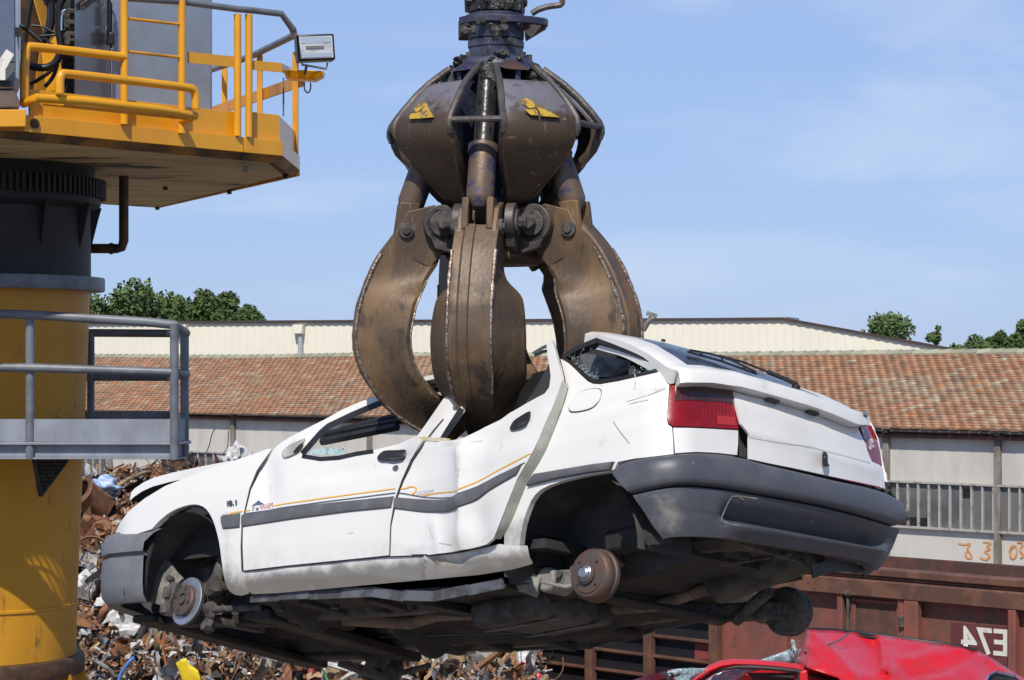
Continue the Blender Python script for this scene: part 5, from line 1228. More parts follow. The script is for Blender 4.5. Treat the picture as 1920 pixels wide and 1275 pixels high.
GL([(.127, 106), (.150, 107), (.150, 111), (.168, 113), (.186, 122), (.19, 130), (.15, 134)], M['blue_dark'], 'flange')
m = MB()
for k in range(10): a = 18+36*k; m.cyl(GP(a, .155, 0, 112), GP(a, .155, 0, 103), .014, n=10)
m.build('flange_bolt', M['cast'], grab)
for k, (a, y, r_) in enumerate(((-62, 118, .030), (-75, 132, .034), (8, 110, .022), (-5, 124, .02), (35, 120, .018))):
    m = MB(); m.blob(GP(a, .175, 0, y), r_, k, 3, .8, (1.2, .8, .8)); m.build('grease_clump', M['grease'], grab)
T0 = -10; TA = [T0+72*k for k in range(5)]; CA = [a+36 for a in TA]
# scalloped skirt
m = MB(); top_r = []; bot = []; N_ = 60
for i in range(N_):
    a = 360*i/N_; d = min(abs((a-c+180) % 360-180) for c in CA); q = math.exp(-(d/15.)**2)
    top_r.append(GP(a, .165+.02*q, 0, 124)); bot.append(GP(a, .205+.05*q, 0, 139+3*q-6*math.exp(-((d-26)/9.)**2)))
m.v = top_r+bot+[v+(Vector((GX, GY, v.z))-v)*.12 for v in bot]
for i in range(N_):
    j = (i+1) % N_; m.f += [[i, j, N_+j, N_+i], [N_+i, N_+j, 2*N_+j, 2*N_+i]]
m.m = [0]*len(m.f); m.col = [(1, 1, 1)]*len(m.f)
m.build('skirt', M['blue_worn'], grab, solid=.012)
GL([(.10, 130), (.12, 150), (.12, 360), (.17, 400), (.17, 430)], M['blue_dark'], 'core', n=20)
for c in CA:
    m = MB(); m.prism([GP(c, .10, -.012, 138), GP(c, .24, -.012, 142), GP(c, .22, -.012, 300), GP(c, .19, -.012, 420), GP(c, .10, -.012, 430)], GP(c, 0, .024, 0)-GP(c, 0, 0, 0)); m.build('web_plate', M['blue_dark'], grab, bevel=.003)
# covers (ram guards)
def cover(c):
    prof = [(.300, 166, .118), (.318, 171, .122), (.360, 188, .138), (.405, 208, .155), (.440, 224, .168), (.455, 234, .174), (.466, 247, .178), (.467, 260, .180), (.460, 273, .179), (.443, 288, .172), (.388, 315, .142), (.328, 345, .104), (.265, 376, .062), (.232, 392, .040)]
    m = MB(); rows = []
    for r, y, w_ in prof:
        row = []
        for u, dr in ((-1, -.05), (-1, -.014), (-.985, -.004), (-.955, .0), (-.4, .002), (0, .002), (.4, .002), (.955, 0), (.985, -.004), (1, -.014), (1, -.05)): row.append(GP(c, r+dr+.004*mnoise.noise(Vector((u*3, y*.03, c))), w_*u, y))
        rows.append(row)
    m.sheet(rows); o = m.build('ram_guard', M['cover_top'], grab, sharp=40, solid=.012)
    dv = [0, .05, .1, .18, .4, .75, .95, .95, .9, .85, .85, .9, .95, 1]  # rust on the nose; downward faces darkened by shade put into the colour
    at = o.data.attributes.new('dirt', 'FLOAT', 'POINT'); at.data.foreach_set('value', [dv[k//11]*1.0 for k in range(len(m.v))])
    return o
# emblem traced on the right-hand cover, laid on its sloping top
c0 = CA[0]; q0, q1, q2 = GP(c0, .318, 0, 170), GP(c0, .415, 0, 214), GP(c0, .318, .1, 170)
en = (q1-q0).cross(q2-q0).normalized(); en = en if en.z > 0 else -en
def emb(px, off):
    d = Vector(((px[0]-CX)/F, 1, (HY-px[1])/F)); o = Vector((0, 0, E)); k = (q0+en*off-o).dot(en)/d.dot(en); return o+d*k
EM = [[(975.5, 185.5), (988, 184), (1003, 193), (1014, 199.5), (1049, 219.8), (1029, 218.5), (1013, 217), (1012, 209), (1004, 200.5), (994, 203.5), (979, 195)],
      [(984, 204), (993, 205.5), (1003, 203.5), (1008, 209), (1009.5, 216.5), (996, 215.5), (986, 208.5)]]
def rot(v, a):
    c, s = math.cos(a), math.sin(a); x, y = v.x-GX, v.y-GY; return Vector((GX+x*c-y*s, GY+x*s+y*c, v.z))
for k, c in enumerate(CA):
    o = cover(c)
    m = MB()
    for pl in EM:
        f = [rot(emb(p, .016), R_(72*k)) for p in pl]; b = [rot(emb(p, .004), R_(72*k)) for p in pl]; m.hexa(f, b)
    m.build('emblem', M['yellow_old'], o)
    # edge bars of the guard, and the rung between neighbouring guards
    m = MB()
    for s in (-1, 1):
        m.tube([GP(c, .205, .10*s, 134), GP(c, .33, .138*s, 172), GP(c, .45, .184*s, 230), GP(c, .470, .186*s, 250), GP(c, .455, .180*s, 266)], .0165, n=8, smooth=1); m.tube([GP(c, .455, .181*s, 262), GP(c, .388, .144*s, 315), GP(c, .265, .064*s, 376)], .008, n=6)
    m.build('guard_bar', M['grey_steel_dark'], grab)
    m = MB(); cn = CA[(k+1) % 5]; m.cyl(GP(c, .462, .186, 244), GP(cn, .462, -.186, 244), .015, n=10); m.build('guard_rung', M['grey_steel_dark'], grab)
# hub with pivots
GL([(.17, 395), (.215, 400), (.225, 430), (.235, 448), (.235, 486), (.20, 498), (.05, 500)], M['rust'], 'hub', n=10, sharp=20, bevel=.01)
for k, a in enumerate(TA):
    for s in (-1, 1):
        m = MB(); m.cyl(GP(a, .265, .10*s, 424), GP(a, .265, .142*s, 424), .088, n=28); m.prism([GP(a, .18, .10*s, 402), GP(a, .30, .10*s, 396), GP(a, .345, .10*s, 424), GP(a, .30, .10*s, 470), GP(a, .18, .10*s, 482)], GP(a, 0, .042*s, 0)-GP(a, 0, 0, 0))
        lug = m.build('pivot_lug', M['grey_steel_dark'], grab, bevel=.004)
        m = MB(); m.cyl(GP(a, .265, .142*s, 424), GP(a, .265, .156*s, 424), .060, n=24); m.cyl(GP(a, .265, .15*s, 424), GP(a, .265, .192*s, 424), .030, n=6); m.build('pivot_bolt', M['cast'], lug, bevel=.003)
    if k in (0, 1, 4):
        for j in range(3):
            m = MB(); m.blob(GP(a+rng.uniform(-14, 14), .30, rng.uniform(-.1, .1), 440+rng.uniform(-12, 18)), .034, k*5+j, 3, .8); m.build('grease_clump', M['grease'], grab)
# rams
for a in TA:
    m = MB(); A_, B_, C_ = GP(a, .165, 0, 142), GP(a, .285, 0, 292), GP(a, .40, 0, 408)
    A_, B_, C_ = GP(a, .20, 0, 142), GP(a, .315, 0, 290), GP(a, .415, 0, 402)
    m.cyl(A_, B_, .048, n=20); o = m.build('ram', M['ram_rod'], grab)
    d = (C_-B_).normalized(); m = MB(); m.lathe(B_, [(.05, -.012), (.07, -.01), (.07, .03), (.0635, .034), (.063, (C_-B_).length-.05), (.055, (C_-B_).length-.03), (.03, (C_-B_).length)], d, 28); m.build('ram_barrel', M['ram'], o)
    m = MB()
    for k in range(2): m.blob(A_.lerp(B_, .04+.12*k)+Vector((rng.uniform(-.01, .01), 0, 0)), .05, k+a, 3, .5, (1, 1, 1.1))
    m.build('grease_clump', M['grease'], o)
    for s in (-1, 1):
        m = MB(); m.prism([GP(a, .36, .04*s, 384), GP(a, .455, .04*s, 382), GP(a, .475, .04*s, 440), GP(a, .40, .04*s, 450)], GP(a, 0, .032*s, 0)-GP(a, 0, 0, 0)); m.build('ram_fork', M['rust'], grab, bevel=.006)
# tines
ST = [(.455, 432, .27, 474, .082), (.545, 480, .285, 500, .09), (.600, 526, .335, 530, .115), (.632, 562, .372, 558, .185), (.65, 590, .395, 580, .205), (.66, 630, .418, 625, .217), (.642, 675, .412, 665, .217), (.59, 720, .375, 702, .212), (.516, 760, .31, 733, .190), (.428, 790, .23, 757, .150), (.327, 812, .18, 780, .100), (.20, 826, .145, 806, .045)]
def spl(rows, k=4):
    R = np.array(rows); t = np.arange(len(R)); tt = np.linspace(0, len(R)-1, (len(R)-1)*k+1); out = []
    for x in tt:
        i = min(int(x), len(R)-2); f = x-i; p0, p1, p2, p3 = R[max(i-1, 0)], R[i], R[i+1], R[min(i+2, len(R)-1)]
        out.append(.5*((2*p1)+(-p0+p2)*f+(2*p0-5*p1+4*p2-p3)*f*f+(-p0+3*p1-3*p2+p3)*f**3))
    return out
TS = spl(ST)
for k, a in enumerate(TA):
    m = MB(); rows = []; sw = .098
    for i, (ro, yo, ri, yi, w_) in enumerate(TS):
        u = i/(len(TS)-1); s_ = sw*(1-.55*max(0, u-.6)/.4); ws = max(w_, s_*.9)
        mid = lambda f: (ro+(ri-ro)*f, yo+(yi-yo)*f)
        wob = .004*mnoise.noise(Vector((i*.25, k*5, 0)))
        def pt(f, t): r, y = mid(f); return GP(a, r+wob, t, y)
        fl = .72 if w_ > .16 else .5
        row = [pt(0, -s_), pt(.015, -s_*.62), pt(0, -s_*.55), pt(-.03, -s_*.5), pt(-.03, -s_*.1), pt(.0, -s_*.04), pt(.01, s_*.3), pt(.01, s_*.62), pt(0, s_), pt(.40, s_+(ws-s_)*.35), pt(.80, ws-.004), pt(.92, ws), pt(1.0, ws-.01), pt(.86, ws*.6), pt(.74, 0), pt(.86, -ws*.6), pt(1.0, -ws+.01), pt(.92, -ws), pt(.80, -ws+.004), pt(.40, -s_-(ws-s_)*.35)]
        rows.append(row)
    cl_ = R_({3: 30, 2: -20, 1: -5}.get(k, 0)); pv0 = GP(a, .265, 0, 424); tax = GP(a, 0, 1, 0)-GP(a, 0, 0, 0)
    Mr = Matrix.Rotation(cl_, 3, tax)
    if cl_: rows = [[pv0+Mr @ (p-pv0) for p in r] for r in rows]
    n = len(rows[0]); m.v = [p for r in rows for p in r]
    for i in range(len(rows)-1):
        for j in range(n): m.f.append([i*n+j, i*n+(j+1) % n, (i+1)*n+(j+1) % n, (i+1)*n+j])
    m.f += [list(range(n)), [(len(rows)-1)*n+j for j in range(n-1, -1, -1)]]; m.m = [0]*len(m.f); m.col = [(1, 1, 1)]*len(m.f)
    tn = m.build('tine', M['rust'], grab, sharp=28)
    for jj in (0, 8):    # worn weld beads along the spine
        m = MB(); m.tube([rows[i][jj] for i in range(4, len(rows))], [.0075*(.6+.8*rng.random()) for i in range(4, len(rows))], n=6); m.build('weld_bead', M['rust_edge'], tn)
    for jj in (12, 16):
        m = MB(); m.tube([rows[i][jj] for i in range(8, len(rows)-2)], .005, n=5); m.build('worn_edge', M['rust_edge'], tn)
    # ears carrying the pivot and the ram pin
    for s in (-1, 1):
        m = MB(); m.prism([GP(a, .23, .066*s, 400), GP(a, .30, .066*s, 388), GP(a, .42, .066*s, 400), GP(a, .47, .066*s, 432), GP(a, .50, .066*s, 470), GP(a, .32, .066*s, 505), GP(a, .24, .066*s, 470)], GP(a, 0, .026*s, 0)-GP(a, 0, 0, 0)); m.build('tine_ear', M['rust'], tn, bevel=.005)
        m = MB(); m.cyl(GP(a, .43, .09*s, 436), GP(a, .43, .112*s, 436), .036, n=20); m.cyl(GP(a, .43, .09*s, 436), GP(a, .43, .122*s, 436), .02, n=12); m.build('ram_pin', M['cast'], tn, bevel=.003)
m = MB(); m.tube([GP(78, .17, 0, 28), GP(80, .20, 0, 20), GP(82, .25, 0, 14), GP(84, .30, 0, 12), GP(84, .312, 0, 8), GP(84, .314, 0, -40)], .014, n=8, smooth=1); m.build('hydraulic_hose', M['grey_steel_dark'], grab)
m = MB(); m.tube([P(1206, 620, 10.3), P(1214, 606, 10.3), P(1222, 596, 10.3)], .012, n=8); m.box(P(1222, 590, 10.3), (.05, .03, .02), Matrix.Rotation(.3, 3, 'Y')); L(m.build('bent_bracket', M['cast_light'], None, loc=P(1214, 606, 10.3)), 'small bent metal bracket sticking up beside the right claw', 'bracket')
# ------------------------------------------------------------------ crane pedestal with its service platform
PX, PY = -4.43, 18.6
def cz(py, Y=PY): return E+(HY-py)/F*Y
ped = empty('crane_pedestal', Vector((PX, PY, 0)), 'ochre yellow steel crane column with a black slewing head and grey service platform', 'crane')
def CL(prof, mt, name, n=72, sharp=30, **k):
    m = MB(); m.lathe((PX, PY, 0), prof, (0, 0, 1), n, cap=False); return m.build(name, mt, ped, sharp=sharp, **k)
CL([(.74, 0), (.80, cz(1232)), (.803, cz(1135)), (.815, cz(1134)), (.815, cz(1129)), (.805, cz(1128)), (.915, cz(538))], M['yellow_col'], 'column')
CL([(.80, cz(546)), (1.03, cz(546)), (1.035, cz(543)), (1.035, cz(524)), (1.03, cz(521)), (.88, cz(520))], M['rail_grey'], 'flange')
CL([(.92, cz(521)), (.915, cz(400)), (.92, cz(395)), (.98, cz(388)), (1.0, cz(384)), (1.0, cz(372)), (.96, cz(370)), (.95, cz(310)), (.7, cz(300))], M['black_col'], 'slewing_head')
m = MB()
for k in range(120):
    a = 2*math.pi*k/120; d = Vector((math.cos(a), math.sin(a), 0)); t = Vector((-d.y, d.x, 0)); z0, z1 = cz(372), cz(338)
    c = Vector((PX, PY, 0))+d*1.0; m.prism([c+t*-.014+Vector((0, 0, z0)), c+t*.014+Vector((0, 0, z0)), c+t*.014+Vector((0, 0, z1)), c+t*-.014+Vector((0, 0, z1))], d*.045)
m.lathe((PX, PY, 0), [(.9, z0), (1.01, z0), (1.01, z1), (.9, z1)], (0, 0, 1), 72, cap=False)
m.build('toothed_ring', M['black_col'], ped)
for k in range(12):
    a = 2*math.pi*(k+.5)/12; d = Vector((math.cos(a), math.sin(a), 0)); t = Vector((-d.y, d.x, 0)); c = Vector((PX, PY, 0))
    m = MB(); m.prism([c+d*.91+Vector((0, 0, cz(386))), c+d*1.01+Vector((0, 0, cz(386))), c+d*.98+Vector((0, 0, cz(410))), c+d*.915+Vector((0, 0, cz(470)))], t*.02); m.build('gusset', M['black_col'], ped)
CL([(.79, cz(1262)), (.86, cz(1260)), (.868, cz(1256)), (.868, cz(1232)), (.86, cz(1228)), (.80, cz(1226))], M['brown_rust'], 'base_flange')
for k in range(14):
    a = 2*math.pi*(k+.2)/14; d = Vector((math.cos(a), math.sin(a), 0)); t = Vector((-d.y, d.x, 0)); c = Vector((PX, PY, 0))
    m = MB(); m.prism([c+d*.76+Vector((0, 0, cz(1256))), c+d*.87+Vector((0, 0, cz(1256))), c+d*1.30+Vector((0, 0, .6)), c+d*.74+Vector((0, 0, .6))], t*.03); m.build('base_gusset', M['yellow_col'], ped)
CL([(.74, .6), (1.34, .6), (1.34, .5), (.7, .5)], M['yellow_col'], 'base_plate')
# service platform
zf = E-.595; zt = E-.42
fr_ = [(-6.3, 17.0), (-2.55, 17.0), (-2.50, 17.25), (-3.05, 20.0), (-6.3, 20.0)]
def V3(p, z): return Vector((p[0], p[1], z))
tb = None
m = MB()
for a, b in ((fr_[0], fr_[1]), (fr_[1], fr_[2]), (fr_[2], fr_[3]), (fr_[3], fr_[4])):
    d = (Vector((*b, 0))-Vector((*a, 0))).normalized(); inn_ = Vector((-d.y, d.x, 0))
    m.prism([V3(a, zf+.004), V3(b, zf+.004), V3(b, zt), V3(a, zt)], inn_*.012)
m.build('toe_board', M['plat_grey'], ped)
m = MB()
for a, b in ((fr_[0], fr_[1]), (fr_[1], fr_[2]), (fr_[2], fr_[3]), (fr_[3], fr_[4])):
    d = (Vector((*b, 0))-Vector((*a, 0))).normalized(); inn_ = Vector((-d.y, d.x, 0))
    for z0, z1, o0, o1 in ((zf-.02, zf, -.03, .06), (zf-.115, zf-.022, .025, .035), (zf-.13, zf-.117, -.01, .06)):
        m.prism([V3(a, z0)+inn_*o0, V3(b, z0)+inn_*o0, V3(b, z1)+inn_*o0, V3(a, z1)+inn_*o0], inn_*(o1-o0))
m.build('edge_channel', M['plat_grey'], ped, bevel=.003)
m = MB()   # expanded-metal floor: real diamond mesh
sp, wd_ = .062, .011
def clipbar(p, q):
    pass
for sgn in (1, -1):
    k = -12.0
    while k < 12.0:
        # line y-17 = sgn*1.0*(x+4.4)+k
        seg = []; xs_ = np.arange(-6.28, -2.5, .035); run = []
        for x in xs_:
            y = 17+sgn*.9*(x+4.4)+k
            lim = -2.52-(y-17.25)*.2 if y > 17.25 else -2.54
            ok = 17.02 < y < 19.98 and x < lim and (x-PX)**2+(y-PY)**2 > .86**2
            if ok: run.append((x, y))
            if (not ok or x == xs_[-1]) and run:
                if len(run) > 1: seg.append((run[0], run[-1]))
                run = []
        for a, b in seg: m.bar(V3(a, zf-.012), V3(b, zf-.012), wd_*1.15, .010)
        k += sp*1.5
m.build('grating_floor', M['plat_grey'], ped)
m = MB()
for x in (-5.6, -4.4, -3.1): m.bar(V3((x, 17.04), zf-.07), V3((x, 19.96), zf-.07), .06, .10)
m.build('floor_joist', M['plat_grey'], ped)
posts_ = [(-5.3, 17.03), (-3.66, 17.03), (-2.56, 17.0), (-2.52, 17.26), (-3.75, 19.96), (-5.2, 19.96)]
tops = [.405, .37, .305, .235, .27, .27]
for (x, y), tz in zip(posts_, tops):
    m = MB(); m.cyl((x, y-.02, zf-.13), (x, y-.02, E+tz), .034, n=14); m.build('rail_post', M['rail_grey'], ped, sharp=50)
def railz(x): return E+np.interp(x, [-6.3, -3.9, -2.56], [.43, .375, .30])
for nm, dz in (('top', 0), ('mid', 1)):
    g = lambda x, y, z: Vector((x, y-.02, z))
    if dz == 0: pts_ = [g(-6.3, 17, E+.43), g(-5.3, 17, E+.41), g(-3.66, 17, E+.372), g(-2.75, 17, E+.315), g(-2.56, 17.02, E+.295), g(-2.51, 17.26, E+.235), g(-2.62, 17.8, E+.24), g(-3.05, 19.97, E+.27), g(-3.75, 19.97, E+.275), g(-6.3, 19.97, E+.28)]
    else: pts_ = [g(-6.3, 17, E-.02), g(-5.3, 17, E-.025), g(-3.66, 17, E-.03), g(-2.56, 17.0, E-.065), g(-2.51, 17.26, E-.08), g(-2.62, 17.8, E-.09), g(-3.05, 19.97, E-.12), g(-3.75, 19.97, E-.12), g(-6.3, 19.97, E-.12)]
    m = MB(); m.tube(pts_, .036 if dz == 0 else .034, n=12); m.build('handrail', M['rail_grey'], ped, sharp=50)
m = MB()
q = [P(64, 862, 17.35), P(126, 862, 17.7), P(76, 930, 17.5)]
ax_, ay_ = (q[1]-q[0]), (q[2]-q[0])
for s in range(1, 9):
    f = s/9
    m.bar(q[0]+ax_*f, q[0]+ax_*f+ay_*(1-f)*.98, .02, .008); m.bar(q[0]+ay_*f, q[0]+ay_*f+ax_*(1-f)*.98, .02, .008); m.bar(q[0]+ax_*f, q[0]+ay_*f, .02, .008)
for a, b in ((0, 1), (1, 2), (2, 0)): m.bar(q[a], q[b], .03, .02)
m.build('mesh_bracket', M['black_col'], ped)

# ------------------------------------------------------------------ slewing superstructure above it
SY = 1.07
def PU(x, y, Y): return P(x, y, Y*SY)
UF = Face(55, 15.2*SY, 530, 16.95*SY)
sup = empty('crane_superstructure', Vector((PX, PY, E+1.5)), 'yellow slewing crane deck with handrails, grey cabinet and floodlight at upper left', 'crane')
zb_, zt_u = E+1.523*SY, E+1.687*SY
p0 = UF.pz(-330, zb_); p1 = UF.pz(530, zb_); p2 = Pz(562, 330, zb_); p3 = Pz(295, 391, zb_); p4 = Vector((-7.5, 19.5, zb_))
def lift(p, z): return Vector((p.x, p.y, z))
poly = [p0, p1, p2, p3, p4]
m = MB(); cin = sum(poly, Vector())/5
pin = [p+(cin-p).normalized()*.14 for p in poly]
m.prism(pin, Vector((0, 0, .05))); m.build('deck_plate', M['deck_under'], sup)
pin2 = [p+(cin-p).normalized()*.03 for p in poly]
m = MB(); m.prism([lift(p, zt_u-.03) for p in pin2], Vector((0, 0, .02))); m.build('deck_floor', M['yellow_dirty'], sup)
# fascia: bright band over a dirty sloped lower lip
pm = UF.pz(458, zb_)
for a, b in ((p0, UF.pz(457.2, zb_)), (UF.pz(459.2, zb_), p1)):
    m = MB(); m.prism([lift(a, zb_+.052), lift(b, zb_+.052), lift(b, zt_u), lift(a, zt_u)], UF.n*-.03); m.build('fascia', M['yellow'], sup, bevel=.004)
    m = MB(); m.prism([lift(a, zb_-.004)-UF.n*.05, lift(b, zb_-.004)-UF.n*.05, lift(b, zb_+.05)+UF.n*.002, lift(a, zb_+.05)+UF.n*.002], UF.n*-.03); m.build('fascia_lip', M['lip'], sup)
cn = Vector(((p2-p1).y, -(p2-p1).x, 0)).normalized()
m = MB(); m.prism([lift(p1, zb_+.052), lift(p2, zb_+.052), lift(p2, zt_u), lift(p1, zt_u)], cn*-.03); m.build('fascia', M['yellow'], sup, bevel=.004)
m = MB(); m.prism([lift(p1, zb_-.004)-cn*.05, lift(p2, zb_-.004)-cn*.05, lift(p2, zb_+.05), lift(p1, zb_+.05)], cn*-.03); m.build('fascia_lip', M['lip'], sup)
bn = Vector(((p3-p2).y, -(p3-p2).x, 0)).normalized()
m = MB(); m.prism([lift(p2, zb_), lift(p3, zb_), lift(p3, zt_u), lift(p2, zt_u)], bn*-.03); m.build('fascia', M['yellow_dirty'], sup)
# kick plates above the deck edge
def up(px0, py0a, py1a, px1, off=-.05, th=.02, mt='yellow', nm='kick_plate'):
    m = MB(); za = UF.p(px0, py0a, off).z; zb2 = UF.p(px0, py1a, off).z
    a, b = UF.pz(px0, zb2, off), UF.pz(px1, zb2, off); m.prism([a, b, lift(b, za), lift(a, za)], UF.n*-th); return m.build(nm, M[mt], sup, bevel=.003)
up(56, 167, 226, 234); up(236, 187, 246, 439); up(475, 210, 268, 524)
ks_ = UF.pz(524, zt_u+.01, -.05); ke = Pz(555.5, 291, zt_u+.01)
m = MB(); m.prism([ks_, ke, lift(ke, E+1.88*SY), lift(ks_, E+1.88*SY)], Vector((-.02, 0, 0))); m.build('kick_plate', M['yellow'], sup)
m = MB(); q = UF.p(65, 232, .002); m.cyl(q-UF.n*.01, q+UF.n*.012, .036, n=20); m.cyl(q, q+UF.n*.014, .026, n=16); m.build('drain_hole', M['brown_rust'], sup)
for px, py in ((460, 316), ):
    m = MB(); m.box(UF.p(px, py, -.03), (.04, .05, .05)); m.build('bracket_tab', M['black_col'], sup)
for px, py in ((295, 388), (430, 358), (310, 350), (535, 328)):
    m = MB(); q = Pz(px, py, zb_); m.cyl(q+Vector((0, 0, .01)), q-Vector((0, 0, .03)), .022, n=8); m.build('bolt', M['black_col'], sup)
# posts and rails
def upost(px, py0, py1, r, off=.0, mt='yellow', nm='rail_post'):
    b = UF.p(px, py1, off); t = UF.p(px, py0, off); m = MB(); m.cyl(b, lift(b, t.z), r, n=16); return m.build(nm, M[mt], sup, sharp=50)
upost(233, -60, 233, .030, .02); upost(341, -60, 250, .030, .02); upost(445.5, 27, 255, .030, .0); upost(466.5, 27, 257, .030, .0)
def utube(pts, r, off, mt, nm, sm=2):
    m = MB(); m.tube([UF.p(x, y, o if o is not None else off) for x, y, o in [(p+(None,))[:3] for p in pts]], r, n=12, smooth=sm); return m.build(nm, M[mt], sup, sharp=50)
utube([(233, -4), (341, 3), (445, 17), (470, 19), (528, 26), (549, 55)], .027, 0, 'rail_grey', 'handrail', 0)
for y0 in (38, 100, -24): utube([(233, y0-4), (341, y0+8)], .012, .02, 'yellow_dirty', 'ladder_rung', 0)
utube([(46, 196), (46, 88), (62, 87), (234, 107)], .034, .02, 'yellow', 'guard_loop', 2)
utube([(44, 194, .02), (75, 180, .28), (374, 214, .28), (340, 226, .02)], .033, .28, 'yellow', 'step_rail', 1)
utube([(112, 176), (112, 138), (128, 138), (346, 163), (367, 168), (367, 204)], .033, .28, 'yellow', 'step_rail', 2)
utube([(78, 194, .16), (352, 222, .16)], .014, .16, 'yellow', 'step_rail', 0)
def flat(a, b, h, th): m.bar(a, b, th, h)
m = MB(); flat(UF.p(352, 107.5, -.01), UF.p(438, 116, -.01), .085, .012); m.build('mid_rail', M['yellow'], sup)
m = MB(); flat(UF.p(474, 122, -.01), UF.p(528, 127, -.01), .075, .012); m.build('mid_rail', M['yellow'], sup)
e1 = UF.p(528, 127, -.01); e2 = PU(556, 141, 17.9); m = MB(); flat(e1, e2, .07, .012); m.build('mid_rail', M['yellow'], sup)
# far rails behind
B1 = PU(554, 150, 18.2); B2 = PU(400, 205, 21.0)
for px, py0, py1, Y in ((554, 98, 290, 18.15), (487, 100, 215, 19.2), (421, 124, 214, 20.7)):
    m = MB(); b = PU(px, py1, Y); t = PU(px, py0, Y); m.bar(b, lift(b, t.z), .05, .05, (0, 1, 0)); m.build('rail_post', M['yellow_dirty'], sup)
m = MB(); m.tube([UF.p(549, 55, 0), PU(552, 66, 18.0), PU(470, 106, 19.4), PU(390, 133, 21)], .03, n=10); m.build('handrail', M['rail_grey'], sup)
m = MB(); m.bar(PU(570, 150, 18.1), PU(395, 211, 21), .02, .10); m.build('mid_rail', M['yellow_dirty'], sup)
m = MB(); m.cyl(PU(531.5, 146, 17.3), PU(531.5, 218, 17.3), .008, n=6); m.build('stay_wire', M['rail_grey'], sup)
# floodlight on its bracket
fl = MB(); C0 = PU(590, 91, 17.3); rt = Matrix.Rotation(R_(14), 3, 'Z') @ Matrix.Rotation(R_(-4), 3, 'Y')
fl.box(C0, (.31, .16, .215), rt); lampo = fl.build('floodlight', M['hose'], sup, bevel=.012)
f = rt @ Vector((0, -1, 0))
m = MB(); m.box(C0+f*.083, (.275, .008, .18), rt); m.build('lamp_glass', M['lamp_glass'], lampo)
m = MB(); m.cyl(C0+f*.089+rt @ Vector((-.09, 0, .01)), C0+f*.089+rt @ Vector((.06, 0, .01)), .018, n=10); m.box(C0+f*.088+rt @ Vector((0, 0, .06)), (.24, .006, .05), rt); m.box(C0+f*.088+rt @ Vector((0, 0, -.065)), (.24, .006, .035), rt); m.build('reflector', M['silver'], lampo)
m = MB(); m.tube([PU(566, 117, 17.2), PU(566, 121, 17.2), PU(612, 129, 17.2), PU(614, 118, 17.2)], .010, n=6); m.tube([PU(575, 122, 17.2), PU(571, 140, 17.2)], .012, n=6); m.build('lamp_yoke', M['hose'], lampo)
m = MB(); m.prism([PU(528, 118, 17.35), PU(540, 130, 17.35), PU(607, 133, 17.2), PU(605, 142, 17.2), PU(590, 150, 17.3), PU(536, 147, 17.4)], Vector((0, .16, 0))); m.build('lamp_bracket', M['yellow'], sup, bevel=.006)
m = MB(); m.tube([PU(571, 155, 17.3), PU(570, 168, 17.3), PU(578, 176, 17.3), PU(583, 166, 17.3), PU(582, 155, 17.3)], .006, n=6, smooth=2); m.build('lamp_cable', M['hose'], sup)
# grey cabinet with a glossy door
UC = -.75
ca, cb = UF.pz(206, zt_u, UC), UF.pz(398, zt_u, UC)
lt_ = Vector((-.95, -.05, 0)).normalized()
cd = UF.p(140, 160, -.35); cd.z = zt_u
m = MB(); bk_ = Vector((-.2, 1, 0))*1.3; m.prism([ca, cb, cb+bk_, ca+bk_], Vector((0, 0, 1.6))); m.build('cabinet', M['cab_grey'], sup, bevel=.02)
m = MB(); m.prism([cd, ca+UF.n*.01-UF.t*.005, ca+UF.n*.01-UF.t*.005+Vector((-.01, .05, 0)), cd+Vector((-.01, .05, 0))], Vector((0, 0, 1.6))); cdo = m.build('cabinet_door', M['cab_dark'], sup, bevel=.01)
dn_ = (ca-cd).normalized(); dv = Vector((dn_.y, -dn_.x, 0)); dv = dv if dv.y < 0 else -dv
def dp(f, py, o): 
    v = cd.lerp(ca, f); Y = v.y; v = v+dv*o; v.z = E+(HY-py)/F*Y; return v
m = MB(); m.cyl(dp(.86, 0, .03), dp(.86, 75, .03), .014, n=8); m.cyl(dp(.93, 5, .03), dp(.93, 90, .03), .010, n=8); m.build('door_rod', M['hose'], cdo)
m = MB(); m.box(dp(.88, 73, .04), (.06, .05, .10)); m.build('door_latch', M['hose'], cdo, bevel=.01)
for f_, py in ((.75, 10), (.80, 52), (.15, 13), (.97, 8), (.97, 68)):
    m = MB(); m.blob(dp(f_, py, .02), .014, 1, 1, .1); m.build('rivet', M['chrome'], cdo)
m = MB(); m.bar(dp(.12, 14, .02), dp(.5, -6, .02), .02, .05); m.build('stay_arm', M['cast'], cdo)
# yellow boom foot, hoses, chrome pipe behind the loop
m = MB(); bq = [PU(62, 175, 16.6), PU(112, 170, 16.9), PU(108, 60, 17.0), PU(92, -40, 17.0), PU(52, -40, 16.7), PU(80, 60, 16.8)]
m.prism(bq, Vector((-.1, .7, 0))); m.build('boom_foot', M['yellow'], sup, bevel=.01)
m = MB(); m.prism([PU(78, 100, 16.5), PU(105, 65, 16.5), PU(122, 170, 16.5), PU(86, 172, 16.5)], Vector((0, .05, 0))); m.build('boom_plate', M['yellow'], sup, bevel=.006)
m = MB(); m.prism([PU(38, 175, 17.6), PU(145, 175, 17.9), PU(145, -60, 17.9), PU(38, -60, 17.6)], Vector((0, .1, 0))); m.build('machine_bulkhead', M['brown_rust'], sup)
m = MB(); m.box(PU(131, 45, 16.5), (.06, .2, .55)); m.box(PU(131, 120, 16.6), (.09, .2, .5)); m.build('valve_block', M['black_col'], sup, bevel=.01)
